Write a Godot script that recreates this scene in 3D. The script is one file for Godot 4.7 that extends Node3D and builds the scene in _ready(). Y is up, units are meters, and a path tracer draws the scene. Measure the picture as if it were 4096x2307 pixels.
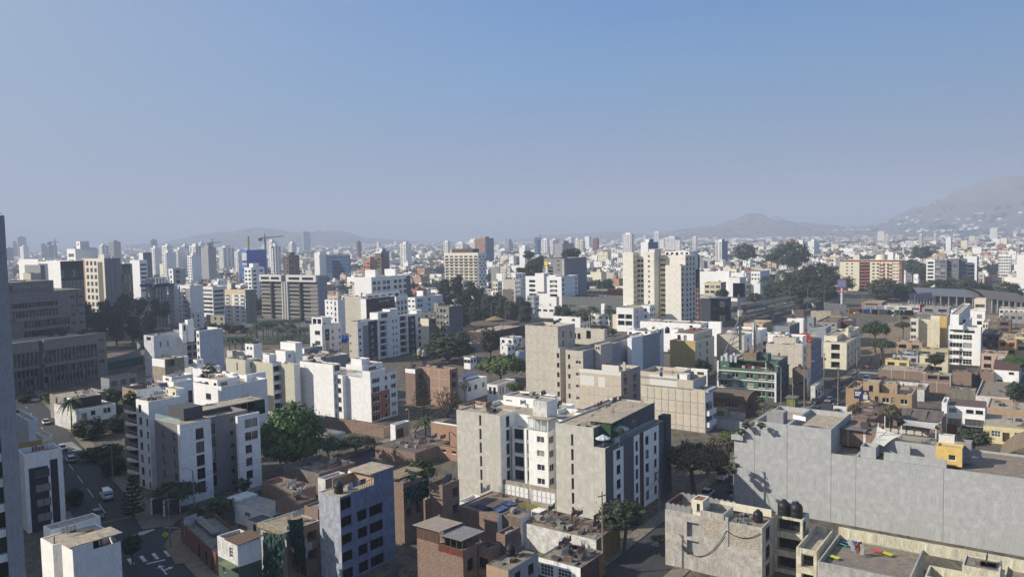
extends Node3D
# A city seen from a high window on a hazy winter afternoon. Units are metres, y is up, the street is y = 0.

var rng := RandomNumberGenerator.new()
var paints := {}
var pics := {}
var window_meshes := {}
var taken := []          # [x, z, radius] of what stands somewhere already
var street_lines := []   # [a, b, half width]
var masses := []         # footprints: [transform, ra, la]


func _ready():
	rng.seed = 7
	camera_sky_sun()
	ground_and_streets()
	near_buildings()
	mid_buildings()
	far_city()
	plants()
	street_things()
	small_things()


func camera_sky_sun():
	var cam := Camera3D.new()
	cam.name = "camera"
	cam.position = V(0,50,0)
	cam.rotation = V(-atan(205.0 / 3200.0),0,-0.02)
	cam.fov = rad_to_deg(2.0 * atan(1153.5 / 3200.0))
	cam.near = 0.5
	cam.far = 30000.0
	add_child(cam)
	var sun := DirectionalLight3D.new()
	sun.name = "sun"
	sun.light_energy = 1.55
	sun.light_angular_distance = 0.5
	sun.light_color = Color(1.0,0.965,0.905)
	sun.shadow_enabled = true
	sun.look_at_from_position(Vector3.ZERO,-heading(SUN_AZIMUTH) * cos(deg_to_rad(SUN_HEIGHT)) - V(0,sin(deg_to_rad(SUN_HEIGHT)),0))
	add_child(sun)
	var env := Environment.new()
	env.background_mode = Environment.BG_SKY
	env.tonemap_mode = Environment.TONE_MAPPER_LINEAR
	env.tonemap_exposure = 1.38
	env.sdfgi_enabled = true
	env.ssao_enabled = true
	env.ssil_enabled = true
	env.fog_enabled = true
	env.fog_density = HAZE
	env.fog_light_color = Color(0.84,0.885,0.97)
	var sky := Sky.new()
	var pano := PanoramaSkyMaterial.new()
	pano.panorama = sky_picture()
	sky.sky_material = pano
	env.sky = sky
	var we := WorldEnvironment.new()
	we.name = "world_environment"
	we.environment = env
	add_child(we)


const SUN_AZIMUTH := 262.0
const SUN_HEIGHT := 31.0
const HAZE := 0.00025


func sky_picture() -> ImageTexture:
	# clear hazy air: blue above, grey-blue at the horizon, paler towards the sun's side
	var w := 512
	var h := 256
	var im := Image.create(w,h,false,Image.FORMAT_RGBF)
	var n := FastNoiseLite.new()
	n.seed = 3
	n.frequency = 0.012
	var stops := [[0.0,Color(0.195,0.24,0.33)],[3.0,Color(0.19,0.255,0.36)],[9.7,Color(0.13,0.255,0.44)],[16.0,Color(0.09,0.212,0.44)],[30.0,Color(0.06,0.18,0.41)],[90.0,Color(0.05,0.135,0.33)]]
	var to_sun := heading(SUN_AZIMUTH) * cos(deg_to_rad(SUN_HEIGHT)) + V(0,sin(deg_to_rad(SUN_HEIGHT)),0)
	for y in h:
		var e := 90.0 - (y + 0.5) / h * 180.0
		var c:Color = stops[0][1]
		for i in stops.size() - 1:
			if e >= stops[i][0]:
				c = stops[i][1].lerp(stops[i + 1][1],clampf((e - stops[i][0]) / (stops[i + 1][0] - stops[i][0]),0.0,1.0))
		for x in w:
			# dust in the air scatters forward: paler round the sun, deeper away from it
			var a := (x + 0.5) / w * TAU
			var near_sun := (V(sin(a),0,-cos(a)) * cos(deg_to_rad(e)) + V(0,sin(deg_to_rad(e)),0)).dot(to_sun)
			var k := minf(0.85,0.6 * pow(maxf(0.0,(near_sun + 0.1) / 0.6),1.5))
			var smog := 1.0 + 0.02 * n.get_noise_2d(Vector2(sin(a),cos(a)).angle() * 60.0,e * 14.0)
			im.set_pixel(x,y,c.lerp(Color(0.34,0.385,0.45),k) * ((1.0 + 0.28 * minf(0.0,near_sun)) * smog))
	return ImageTexture.create_from_image(im)


func heading(a: float) -> Vector3:
	return V(sin(deg_to_rad(a)),0,-cos(deg_to_rad(a)))


# ---------------------------------------------------------------- geometry
class Geo:
	var v := PackedVector3Array()
	var n := PackedVector3Array()
	var t := PackedVector2Array()
	var c := PackedColorArray()
	var col := Color(1,1,1)

	func quad(a: Vector3,b: Vector3,cc: Vector3,d: Vector3,nn: Vector3,ua := Vector2(0,0),ub := Vector2(1,0),uc := Vector2(1,1),ud := Vector2(0,1)):
		# a bottom left, b bottom right, cc top right, d top left, seen from the front
		if (d - a).cross(cc - a).dot(nn) > 0.0:  # keep the winding on the side of the normal
			v.append_array([a,cc,d,a,b,cc])
			t.append_array([ua,uc,ud,ua,ub,uc])
		else:
			v.append_array([a,d,cc,a,cc,b])
			t.append_array([ua,ud,uc,ua,uc,ub])
		n.append_array([nn,nn,nn,nn,nn,nn])
		c.append_array([col,col,col,col,col,col])

	func tri(a: Vector3,b: Vector3,cc: Vector3,na: Vector3,nb: Vector3,nc: Vector3,ua := Vector2(0,0),ub := Vector2(1,0),uc := Vector2(0,1)):
		if (b - a).cross(cc - a).dot(na + nb + nc) > 0.0:
			v.append_array([a,cc,b])
			n.append_array([na,nc,nb])
			t.append_array([ua,uc,ub])
		else:
			v.append_array([a,b,cc])
			n.append_array([na,nb,nc])
			t.append_array([ua,ub,uc])
		c.append_array([col,col,col])

	func box(o: Vector3,x: Vector3,y: Vector3,z: Vector3):
		# corner o and three edge vectors (right-handed)
		if x.cross(y).dot(z) < 0.0:
			o += z
			z = -z
		var lx := x.length()
		var ly := y.length()
		var lz := z.length()
		var nx := x / maxf(lx,1e-6)
		var ny := y / maxf(ly,1e-6)
		var nz := z / maxf(lz,1e-6)
		quad(o + z,o + z + x,o + z + x + y,o + z + y,nz,Vector2(0,0),Vector2(lx,0),Vector2(lx,ly),Vector2(0,ly))
		quad(o + x,o,o + y,o + x + y,-nz,Vector2(0,0),Vector2(lx,0),Vector2(lx,ly),Vector2(0,ly))
		quad(o + x + z,o + x,o + x + y,o + x + y + z,nx,Vector2(0,0),Vector2(lz,0),Vector2(lz,ly),Vector2(0,ly))
		quad(o,o + z,o + z + y,o + y,-nx,Vector2(0,0),Vector2(lz,0),Vector2(lz,ly),Vector2(0,ly))
		quad(o + y + z,o + y + z + x,o + y + x,o + y,ny,Vector2(0,0),Vector2(lx,0),Vector2(lx,lz),Vector2(0,lz))
		quad(o,o + x,o + x + z,o + z,-ny,Vector2(0,0),Vector2(lx,0),Vector2(lx,lz),Vector2(0,lz))

	func cube(centre: Vector3,size: Vector3,turn := 0.0):
		var b := Basis(Vector3.UP,turn)
		box(centre - b * (size / 2.0),b.x * size.x,b.y * size.y,b.z * size.z)

	func tube(p: Vector3,q: Vector3,r0: float,r1: float,sides := 8,caps := true):
		var ax := (q - p).normalized()
		var s := ax.cross(Vector3(0.31,0.17,0.93)).normalized()
		var u := s.cross(ax)
		var l := (q - p).length()
		for i in sides:
			var a0 := TAU * i / sides
			var a1 := TAU * (i + 1) / sides
			var d0 := s * cos(a0) + u * sin(a0)
			var d1 := s * cos(a1) + u * sin(a1)
			tri(p + d0 * r0,q + d0 * r1,q + d1 * r1,d0,d0,d1,Vector2(a0,0),Vector2(a0,l),Vector2(a1,l))
			tri(p + d0 * r0,q + d1 * r1,p + d1 * r0,d0,d1,d1,Vector2(a0,0),Vector2(a1,l),Vector2(a1,0))
			if caps:
				tri(q,q + d1 * r1,q + d0 * r1,ax,ax,ax)
				tri(p,p + d0 * r0,p + d1 * r0,-ax,-ax,-ax)

	func lathe(base: Vector3,profile: Array,sides := 14):
		for k in profile.size() - 1:
			var a:Vector2 = profile[k]
			var b:Vector2 = profile[k + 1]
			var slope := Vector2(b.y - a.y,a.x - b.x).normalized()
			for i in sides:
				var a0 := TAU * i / sides
				var a1 := TAU * (i + 1) / sides
				var d0 := Vector3(cos(a0),0,sin(a0))
				var d1 := Vector3(cos(a1),0,sin(a1))
				var n0 := d0 * slope.x + Vector3.UP * slope.y
				var n1 := d1 * slope.x + Vector3.UP * slope.y
				tri(base + d0 * a.x + Vector3.UP * a.y,base + d0 * b.x + Vector3.UP * b.y,base + d1 * b.x + Vector3.UP * b.y,n0,n0,n1)
				tri(base + d0 * a.x + Vector3.UP * a.y,base + d1 * b.x + Vector3.UP * b.y,base + d1 * a.x + Vector3.UP * a.y,n0,n1,n1)

	func polygon(points: PackedVector2Array,y: float):
		var idx := Geometry2D.triangulate_polygon(points)
		for i in range(0,idx.size(),3):
			var p := points[idx[i]]
			var q := points[idx[i + 1]]
			var r := points[idx[i + 2]]
			var a := Vector3(p.x,y,p.y)
			var b := Vector3(q.x,y,q.y)
			var cc := Vector3(r.x,y,r.y)
			if (b - a).cross(cc - a).y > 0.0:
				var s := b
				b = cc
				cc = s
			tri(a,b,cc,Vector3.UP,Vector3.UP,Vector3.UP,Vector2(a.x,a.z),Vector2(b.x,b.z),Vector2(cc.x,cc.z))

	func mesh(m: Material = null,into: ArrayMesh = null) -> ArrayMesh:
		var am := into if into else ArrayMesh.new()
		if v.is_empty():
			return am
		var arr := []
		arr.resize(Mesh.ARRAY_MAX)
		arr[Mesh.ARRAY_VERTEX] = v
		arr[Mesh.ARRAY_NORMAL] = n
		arr[Mesh.ARRAY_TEX_UV] = t
		arr[Mesh.ARRAY_COLOR] = c
		am.add_surface_from_arrays(Mesh.PRIMITIVE_TRIANGLES,arr)
		if m:
			am.surface_set_material(am.get_surface_count() - 1,m)
		return am


var counts := {}
func numbered(called: String) -> String:
	counts[called] = counts.get(called,-1) + 1
	return called if counts[called] == 0 else "%s_%03d" % [called,counts[called]]


func tag(o: Node3D,label := "",category := "",group := "",kind := ""):
	if label:o.set_meta("label",label)
	if category:o.set_meta("category",category)
	if group:o.set_meta("group",group)
	if kind:o.set_meta("kind",kind)
	return o


func thing(called: String,label: String,category: String,at := Vector3.ZERO,turn := 0.0,group := "") -> Node3D:
	var o := Node3D.new()
	o.name = numbered(called)
	add_child(o)
	o.position = at
	o.rotation.y = turn
	tag(o,label,category,group)
	return o


func part(called: String,mesh: Mesh,m: Material,par: Node3D = null,t := Transform3D()) -> MeshInstance3D:
	var o := MeshInstance3D.new()
	o.mesh = mesh
	if m:o.material_override = m
	if par == null or par == self:
		o.name = numbered(called)
		add_child(o)
	else:
		o.name = called
		par.add_child(o,true)
	o.transform = t
	return o


func struct(called: String,g: Geo,m: Material) -> MeshInstance3D:
	var o := part(called,g.mesh(m),null)
	o.set_meta("kind","structure")
	return o


# ---------------------------------------------------------------- materials
func noise(s: int,f: float,oct := 4) -> FastNoiseLite:
	var n := FastNoiseLite.new()
	n.seed = s
	n.frequency = f
	n.fractal_octaves = oct
	return n


func pic(kind: String) -> ImageTexture:
	if pics.has(kind):
		return pics[kind]
	var w := 256
	var im := Image.create(w,w,false,Image.FORMAT_RGB8)
	var a := noise(11,0.02)
	var b := noise(12,0.11)
	var c := noise(13,0.35,2)
	a.domain_warp_enabled = true
	var r := RandomNumberGenerator.new()
	r.seed = kind.hash()
	var cell := {}
	for y in w:
		for x in w:
			# wrap-around sampling keeps the tile seamless
			var ax := x / float(w) * TAU
			var ay := y / float(w) * TAU
			var p := V(cos(ax) * 60,sin(ax) * 60,cos(ay) * 60 + sin(ay) * 37)
			var n1 := a.get_noise_3dv(p)
			var n2 := b.get_noise_3dv(p)
			var n3 := c.get_noise_2d(x * 3.0,y * 3.0)
			var k := 1.0
			var col := Color(1,1,1)
			match kind:
				"plaster":     # 12 m tile: faint blotches, rain streaks, patches
					var streak := b.get_noise_2d(x * 4.0,y * 0.35)
					k = 0.98 + n1 * 0.07 + n2 * 0.03 + n3 * 0.02 - maxf(0.0,streak - 0.12) * 0.3
				"dirty":       # 10 m tile: stained old paint
					var s2 := b.get_noise_2d(x * 3.0,y * 0.3)
					k = 0.9 + n1 * 0.2 + n2 * 0.12 + n3 * 0.05 - maxf(0.0,s2 - 0.05) * 0.28
				"concrete":    # 8 m x 8 m tile: boards, pours 2.6 m apart, streaks
					var row := int(y / 83.0)
					var colm := int((x + row * 37) / 32.0) % 8
					var key := row * 16 + colm
					if not cell.has(key):cell[key] = r.randf_range(-0.02,0.02)
					var s3 := b.get_noise_2d(x * 5.0,y * 0.3)
					k = 0.9 + cell[key] + n1 * 0.1 + n2 * 0.06 + n3 * 0.05 - maxf(0.0,s3 - 0.1) * 0.25
					if y % 83 < 2:k *= 0.82 if n2 > -0.2 else 1.04
					if (x + row * 37) % 32 == 0:k *= 0.9 if n1 + n3 > -0.1 else 1.05
				"bare":        # 11 m tile: rendered concrete, faint pours, drips, patches
					var s5 := b.get_noise_2d(x * 4.0,y * 0.25)
					k = 0.94 + n1 * 0.07 + n2 * 0.05 + n3 * 0.04 - maxf(0.0,s5 - 0.18) * 0.3
					if y % 64 < 1 and n2 > -0.1:k *= 0.9
					if n1 > 0.28:k *= 1.04
				"formwork":    # 6 m tile: rough vertical board marks
					var s4 := c.get_noise_2d(x * 2.2,y * 0.22)
					k = 0.9 + s4 * 0.22 + n1 * 0.1 + n2 * 0.08
					if y % 128 < 4:k *= 0.78
					if x % 64 < 2:k *= 0.82
				"brick":       # 2 m tile: 9 x 8 staggered bricks... 0.25 x 0.11 with joints
					var row2 := int(y / 11.64)
					var off := 16 if row2 % 2 == 1 else 0
					var cx := int((x + off) / 32.0) % 8
					var key2 := row2 * 16 + cx
					if not cell.has(key2):cell[key2] = [r.randf_range(0.72,1.12),r.randf()]
					k = cell[key2][0] + n2 * 0.12
					col = Color(1,1,1).lerp(Color(1.0,0.86,0.7),cell[key2][1] * 0.5)
					if fmod(y,11.64) < 2.2 or (x + off) % 32 < 2:col = Color(0.95,1.05,1.1); k = 0.92 + n3 * 0.1
				"block":       # 3.2 m tile: pale sand-lime blocks, dark joints
					var row3 := int(y / 16.0)
					var off3 := 16 if row3 % 2 == 1 else 0
					k = 0.98 + n2 * 0.05
					if y % 16 < 2 or (x + off3) % 32 < 2:k = 0.5
				"roof":        # 9 m tile: dust, cement screed patches, grit
					k = 0.9 + n1 * 0.28 + n2 * 0.2 + n3 * 0.12
					col = Color(1,1,1).lerp(Color(1.05,0.95,0.82),clampf(n1 * 2.0 + 0.5,0,1))
				"tin":         # 2.5 m tile: sheet with rust, light and shade of its corrugations painted in
					k = 0.85 + 0.2 * sin(x / 256.0 * TAU * 14.0) + n2 * 0.15
					col = Color(1,1,1).lerp(Color(0.9,0.66,0.48),clampf(n1 * 3.0,0,1))
				"asphalt":
					k = 0.9 + n1 * 0.25 + n3 * 0.18 + n2 * 0.1
				"soil":
					k = 0.85 + n1 * 0.5 + n2 * 0.3 + n3 * 0.2
					col = Color(1,1,1).lerp(Color(0.8,0.86,0.72),clampf(n1 * 3.0 - 0.2,0,1))
				"cloth":
					k = 0.85 + n1 * 0.25 + n3 * 0.15
			im.set_pixel(x,y,Color(clampf(col.r * k,0,1),clampf(col.g * k,0,1),clampf(col.b * k,0,1)))
	im.generate_mipmaps()
	pics[kind] = ImageTexture.create_from_image(im)
	return pics[kind]


const TILE := {"plaster":12.0,"dirty":10.0,"concrete":8.0,"bare":11.0,"formwork":6.0,"brick":2.0,"block":3.2,"roof":9.0,"tin":2.5,"asphalt":7.0,"soil":23.0,"cloth":4.0}


func paint(kind: String,c: Color,rough := 0.92) -> StandardMaterial3D:
	var key := "%s %s %s" % [kind,c.to_html(),rough]
	if paints.has(key):
		return paints[key]
	if kind in ["brick","plaster","dirty","roof","tin"]:  # sun-bleached, dusty paint
		var grey := c.get_luminance()
		c = c.lerp(Color(grey,grey,grey),0.38 if kind in ["brick","tin"] else 0.24)
	var m := StandardMaterial3D.new()
	m.resource_name = kind
	m.albedo_color = c
	m.roughness = rough
	if TILE.has(kind):
		m.albedo_texture = pic(kind)
		m.uv1_scale = V(1,1,1) / TILE[kind]
		if kind in ["brick","formwork","concrete","tin","block"]:
			m.heightmap_enabled = true
			m.heightmap_texture = pic(kind)
			m.heightmap_scale = 1.5
	paints[key] = m
	return m


func vertex_paint(called: String,rough := 0.9,light_through := 0.0) -> StandardMaterial3D:
	var key := "%s v%s" % [called,rough]
	if paints.has(key):
		return paints[key]
	var m := StandardMaterial3D.new()
	m.resource_name = called
	m.vertex_color_use_as_albedo = true
	m.roughness = rough
	if light_through > 0.0:
		m.backlight_enabled = true
		m.backlight = Color(light_through,light_through * 1.1,light_through * 0.4)
	paints[key] = m
	return m


func glass(kind := 0) -> StandardMaterial3D:
	var key := "glass%d" % kind
	if paints.has(key):
		return paints[key]
	var m := StandardMaterial3D.new()
	m.resource_name = "glass"
	m.albedo_color = [Color(0.1,0.11,0.13),Color(0.17,0.19,0.22),Color(0.55,0.55,0.52),Color(0.32,0.33,0.34),Color(0.16,0.27,0.42),Color(0.025,0.025,0.03)][kind]
	m.roughness = [0.08,0.1,0.35,0.25,0.1,0.4][kind]
	m.metallic_specular = [0.45,0.5,0.3,0.4,0.5,0.2][kind]
	paints[key] = m
	return m


func clear_glass() -> StandardMaterial3D:
	var key := "clear"
	if not paints.has(key):
		var m := StandardMaterial3D.new()
		m.resource_name = "clear_glass"
		m.transparency = BaseMaterial3D.TRANSPARENCY_ALPHA
		m.albedo_color = Color(0.75,0.85,0.85,0.22)
		m.roughness = 0.05
		paints[key] = m
	return paints[key]


func metal(c: Color,rough := 0.5) -> StandardMaterial3D:
	var key := "metal %s %s" % [c.to_html(),rough]
	if not paints.has(key):
		var m := StandardMaterial3D.new()
		m.resource_name = "metal"
		m.albedo_color = c
		m.roughness = rough
		m.metallic = 0.35
		paints[key] = m
	return paints[key]


var WHITE:Material
var WHITE2:Material
var CREAM:Material
var BEIGE:Material
var GREY:Material
var DARK:Material
var NAVY:Material
var BRICK:Material
var CONC:Material
var CONCL:Material
var FORM:Material
var BLOCK:Material
var ROOF:Material
var ROOF2:Material
var TAN:Material
var BLACK:Material

func std():
	WHITE = pl(0.91,0.905,0.895)
	WHITE2 = dy(0.86,0.85,0.83)
	CREAM = pl(0.86,0.82,0.7)
	BEIGE = paint("bare",Color(0.76,0.745,0.705))
	GREY = pl(0.55,0.55,0.56)
	DARK = pl(0.3,0.3,0.32)
	NAVY = pl(0.2,0.21,0.27)
	BRICK = br(0.6,0.45,0.37)
	CONC = paint("bare",Color(0.68,0.685,0.685))
	CONCL = cn(0.8,0.77,0.72)
	FORM = paint("formwork",Color(0.8,0.76,0.69))
	BLOCK = paint("block",Color(0.88,0.87,0.84))
	ROOF = rf(0.69,0.65,0.59)
	ROOF2 = rf(0.55,0.51,0.47)
	TAN = pl(0.68,0.56,0.42)
	BLACK = fl(0.06,0.06,0.065)


# ---------------------------------------------------------------- walls, windows, buildings
# A facade with openings cut out of it. holes: [x, y, w, h, depth]; zones: [x0, x1, y0, y1, material].
func facade(gs: Dictionary,m: Material,o: Vector3,u: Vector3,nn: Vector3,w: float,h: float,holes: Array,zones: Array):
	var xs := [0.0,w]
	var ys := [0.0,h]
	for k in holes:
		xs.append_array([k[0],k[0] + k[2]])
		ys.append_array([k[1],k[1] + k[3]])
	for z in zones:
		xs.append_array([clampf(z[0],0,w),clampf(z[1],0,w)])
		ys.append_array([clampf(z[2],0,h),clampf(z[3],0,h)])
	xs.sort()
	ys.sort()
	var up := Vector3.UP
	for i in xs.size() - 1:
		var x0:float = xs[i]
		var x1:float = xs[i + 1]
		if x1 - x0 < 0.002:continue
		var run_from := -1.0
		var run_mat:Material = null
		for j in range(ys.size()):
			var y0:float = ys[j]
			var here:Material = null
			if j < ys.size() - 1:
				var y1:float = ys[j + 1]
				if y1 - y0 < 0.002:continue
				var cx := (x0 + x1) / 2.0
				var cy := (y0 + y1) / 2.0
				here = m
				for z in zones:
					if cx > z[0] and cx < z[1] and cy > z[2] and cy < z[3]:here = z[4]
				for k in holes:
					if cx > k[0] and cx < k[0] + k[2] and cy > k[1] and cy < k[1] + k[3]:
						here = null
						break
			if here != run_mat:
				if run_mat != null:
					if not gs.has(run_mat):gs[run_mat] = Geo.new()
					var g:Geo = gs[run_mat]
					g.quad(o + u * x0 + up * run_from,o + u * x1 + up * run_from,o + u * x1 + up * y0,o + u * x0 + up * y0,nn,Vector2(x0,run_from),Vector2(x1,run_from),Vector2(x1,y0),Vector2(x0,y0))
				run_from = y0
				run_mat = here
	if not gs.has(m):gs[m] = Geo.new()
	var gm:Geo = gs[m]
	for k in holes:
		var a:Vector3 = o + u * k[0] + up * k[1]
		var b:Vector3 = a + u * k[2]
		var c:Vector3 = b + up * k[3]
		var d:Vector3 = a + up * k[3]
		var q:Vector3 = -nn * k[4]
		gm.quad(a,a + q,d + q,d,u,Vector2(0,0),Vector2(k[4],0),Vector2(k[4],k[3]),Vector2(0,k[3]))
		gm.quad(b + q,b,c,c + q,-u,Vector2(0,0),Vector2(k[4],0),Vector2(k[4],k[3]),Vector2(0,k[3]))
		gm.quad(a,b,b + q,a + q,up,Vector2(0,0),Vector2(k[2],0),Vector2(k[2],k[4]),Vector2(0,k[4]))
		gm.quad(d + q,c + q,c,d,-up,Vector2(0,0),Vector2(k[2],0),Vector2(k[2],k[4]),Vector2(0,k[4]))


const DEPTH := {"d":0.22,"w":0.22,"b":1.3,"B":1.3,"s":0.3,"o":2.2,"g":0.15,"n":0.6,"D":0.2,"k":0.2,"c":0.2,"l":0.2,"x":0.22}


func frame_mesh(w: float,h: float,style: String) -> ArrayMesh:
	var key := "%s %.2f %.2f" % [style,w,h]
	if window_meshes.has(key):
		return window_meshes[key]
	var g := Geo.new()
	var d:float = DEPTH[style]
	var z := -d + 0.03
	var f := 0.07
	var rows := 1
	var n := maxi(1,int(round(w / 0.95)))
	match style:
		"b","B":n = maxi(2,int(w / 1.1))
		"g":rows = maxi(1,int(h / 1.3))
		"D":n = 1
		"l":n = maxi(2,int(w / 0.5)); rows = maxi(2,int(h / 0.5))
	if style in ["d","w","c","l"] and h > 1.7:rows = 2
	g.box(V(0,0,z),V(w,0,0),V(0,f,0),V(0,0,0.07))
	g.box(V(0,h - f,z),V(w,0,0),V(0,f,0),V(0,0,0.07))
	for i in n + 1:
		g.box(V((w - f) * i / n,f,z + 0.004),V(f,0,0),V(0,h - 2 * f,0),V(0,0,0.06))
	for j in range(1,rows):
		g.box(V(f,h * j / rows,z + 0.002),V(w - 2 * f,0,0),V(0,f,0),V(0,0,0.05))
	if style in ["d","w","c"]:
		g.box(V(-0.06,-0.07,-0.1),V(w + 0.12,0,0),V(0,0.068,0),V(0,0,0.16))
	if style == "b":
		g.box(V(0,0.95,-0.1),V(w,0,0),V(0,0.06,0),V(0,0,0.06))
		var bars := maxi(4,int(w / 0.22))
		for i in bars:
			g.box(V(w * (i + 0.5) / bars,0.0,-0.08),V(0.03,0,0),V(0,0.95,0),V(0,0,0.03))
	if style == "B":
		g.box(V(-0.15,-0.2,0.003),V(w + 0.3,0,0),V(0,1.0,0),V(0,0,0.35))
	window_meshes[key] = g.mesh()
	return window_meshes[key]


func pane_mesh(w: float,h: float,d: float) -> ArrayMesh:
	var key := "pane %.2f %.2f %.2f" % [w,h,d]
	if not window_meshes.has(key):
		var g := Geo.new()
		g.box(V(0.003,0.003,-d - 0.02),V(w - 0.006,0,0),V(0,h - 0.006,0),V(0,0,0.03))
		window_meshes[key] = g.mesh()
	return window_meshes[key]


# rows of windows: [columns (a count or a list of fractions), top, pitch, rows, width, height, style]; a width below 0 is a share of the bay
func layout(spec: Array,fw: float,fh: float) -> Array:
	var out := []
	for s in spec:
		var cols := []
		if s[0] is int:
			for i in s[0]:cols.append((i + 0.5) / s[0])
		else:
			cols = s[0]
		var w:float = s[4] if s[4] > 0 else -s[4] * fw / maxi(1,cols.size())
		for r in s[3]:
			for cf in cols:
				var x:float = cf * fw - w / 2.0
				var y:float = fh - s[1] - r * s[2] - s[5]
				if x < 0.04 or x + w > fw - 0.04 or y < 0.05:continue
				var clash := false
				for q in out:
					if x < q[0] + q[2] and x + w > q[0] and y < q[1] + q[3] and y + s[5] > q[1]:clash = true
				if not clash:
					out.append([x,y,w,s[5],DEPTH[s[6]],s[6]])
	return out


func windows(par: Node3D,inv: Transform3D,t: Transform3D,o: Vector3,u: Vector3,nn: Vector3,holes: Array,near: bool,look: Material):
	var rest := {}
	for k in holes:
		var at := Transform3D(Basis(u,Vector3.UP,nn),o + u * k[0] + Vector3.UP * k[1])
		var style:String = k[5]
		var g := 0
		var roll := rng.randf()
		match style:
			"o","n":g = -1
			"c":g = 2 if roll < 0.6 else 3
			"x":g = 5
			"k":g = 4
			"b","B":g = 0 if roll < 0.6 else 1
			_:g = 0 if roll < 0.42 else (1 if roll < 0.66 else (3 if roll < 0.84 else 2))
		var pm:Material = glass(g) if g >= 0 else pl(0.62,0.61,0.59)
		if style == "D":pm = fl(0.3,0.2,0.15)
		var fm:Material = look if look else metal(Color(0.22,0.22,0.24),0.5)
		if style in ["w","l"]:fm = fl(0.85,0.85,0.83)
		if style == "B":fm = pl(0.84,0.83,0.8)
		if near:
			if style in ["o","n"]:
				part("opening",pane_mesh(k[2],k[3],k[4]),pm,par,inv * t * at)
			elif style == "s":
				part("window",pane_mesh(k[2],k[3],k[4]),pm,par,inv * t * at)
			else:
				var f := part("window",frame_mesh(k[2],k[3],style),fm,par,inv * t * at)
				part("pane",pane_mesh(k[2],k[3],k[4]),pm,f)
		else:
			for pair in [[pm,pane_mesh(k[2],k[3],k[4])],[fm,frame_mesh(k[2],k[3],style) if not style in ["o","n","s"] else null]]:
				if pair[1] == null:continue
				if not rest.has(pair[0]):rest[pair[0]] = SurfaceTool.new()
				var st:SurfaceTool = rest[pair[0]]
				st.append_from(pair[1],0,inv * t * at)
	if not rest.is_empty():
		var am := ArrayMesh.new()
		for mm in rest:
			rest[mm].set_material(mm)
			rest[mm].commit(am)
		var o2 := part("windows",am,null,par)
		o2.set_meta("kind","stuff")


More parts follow.
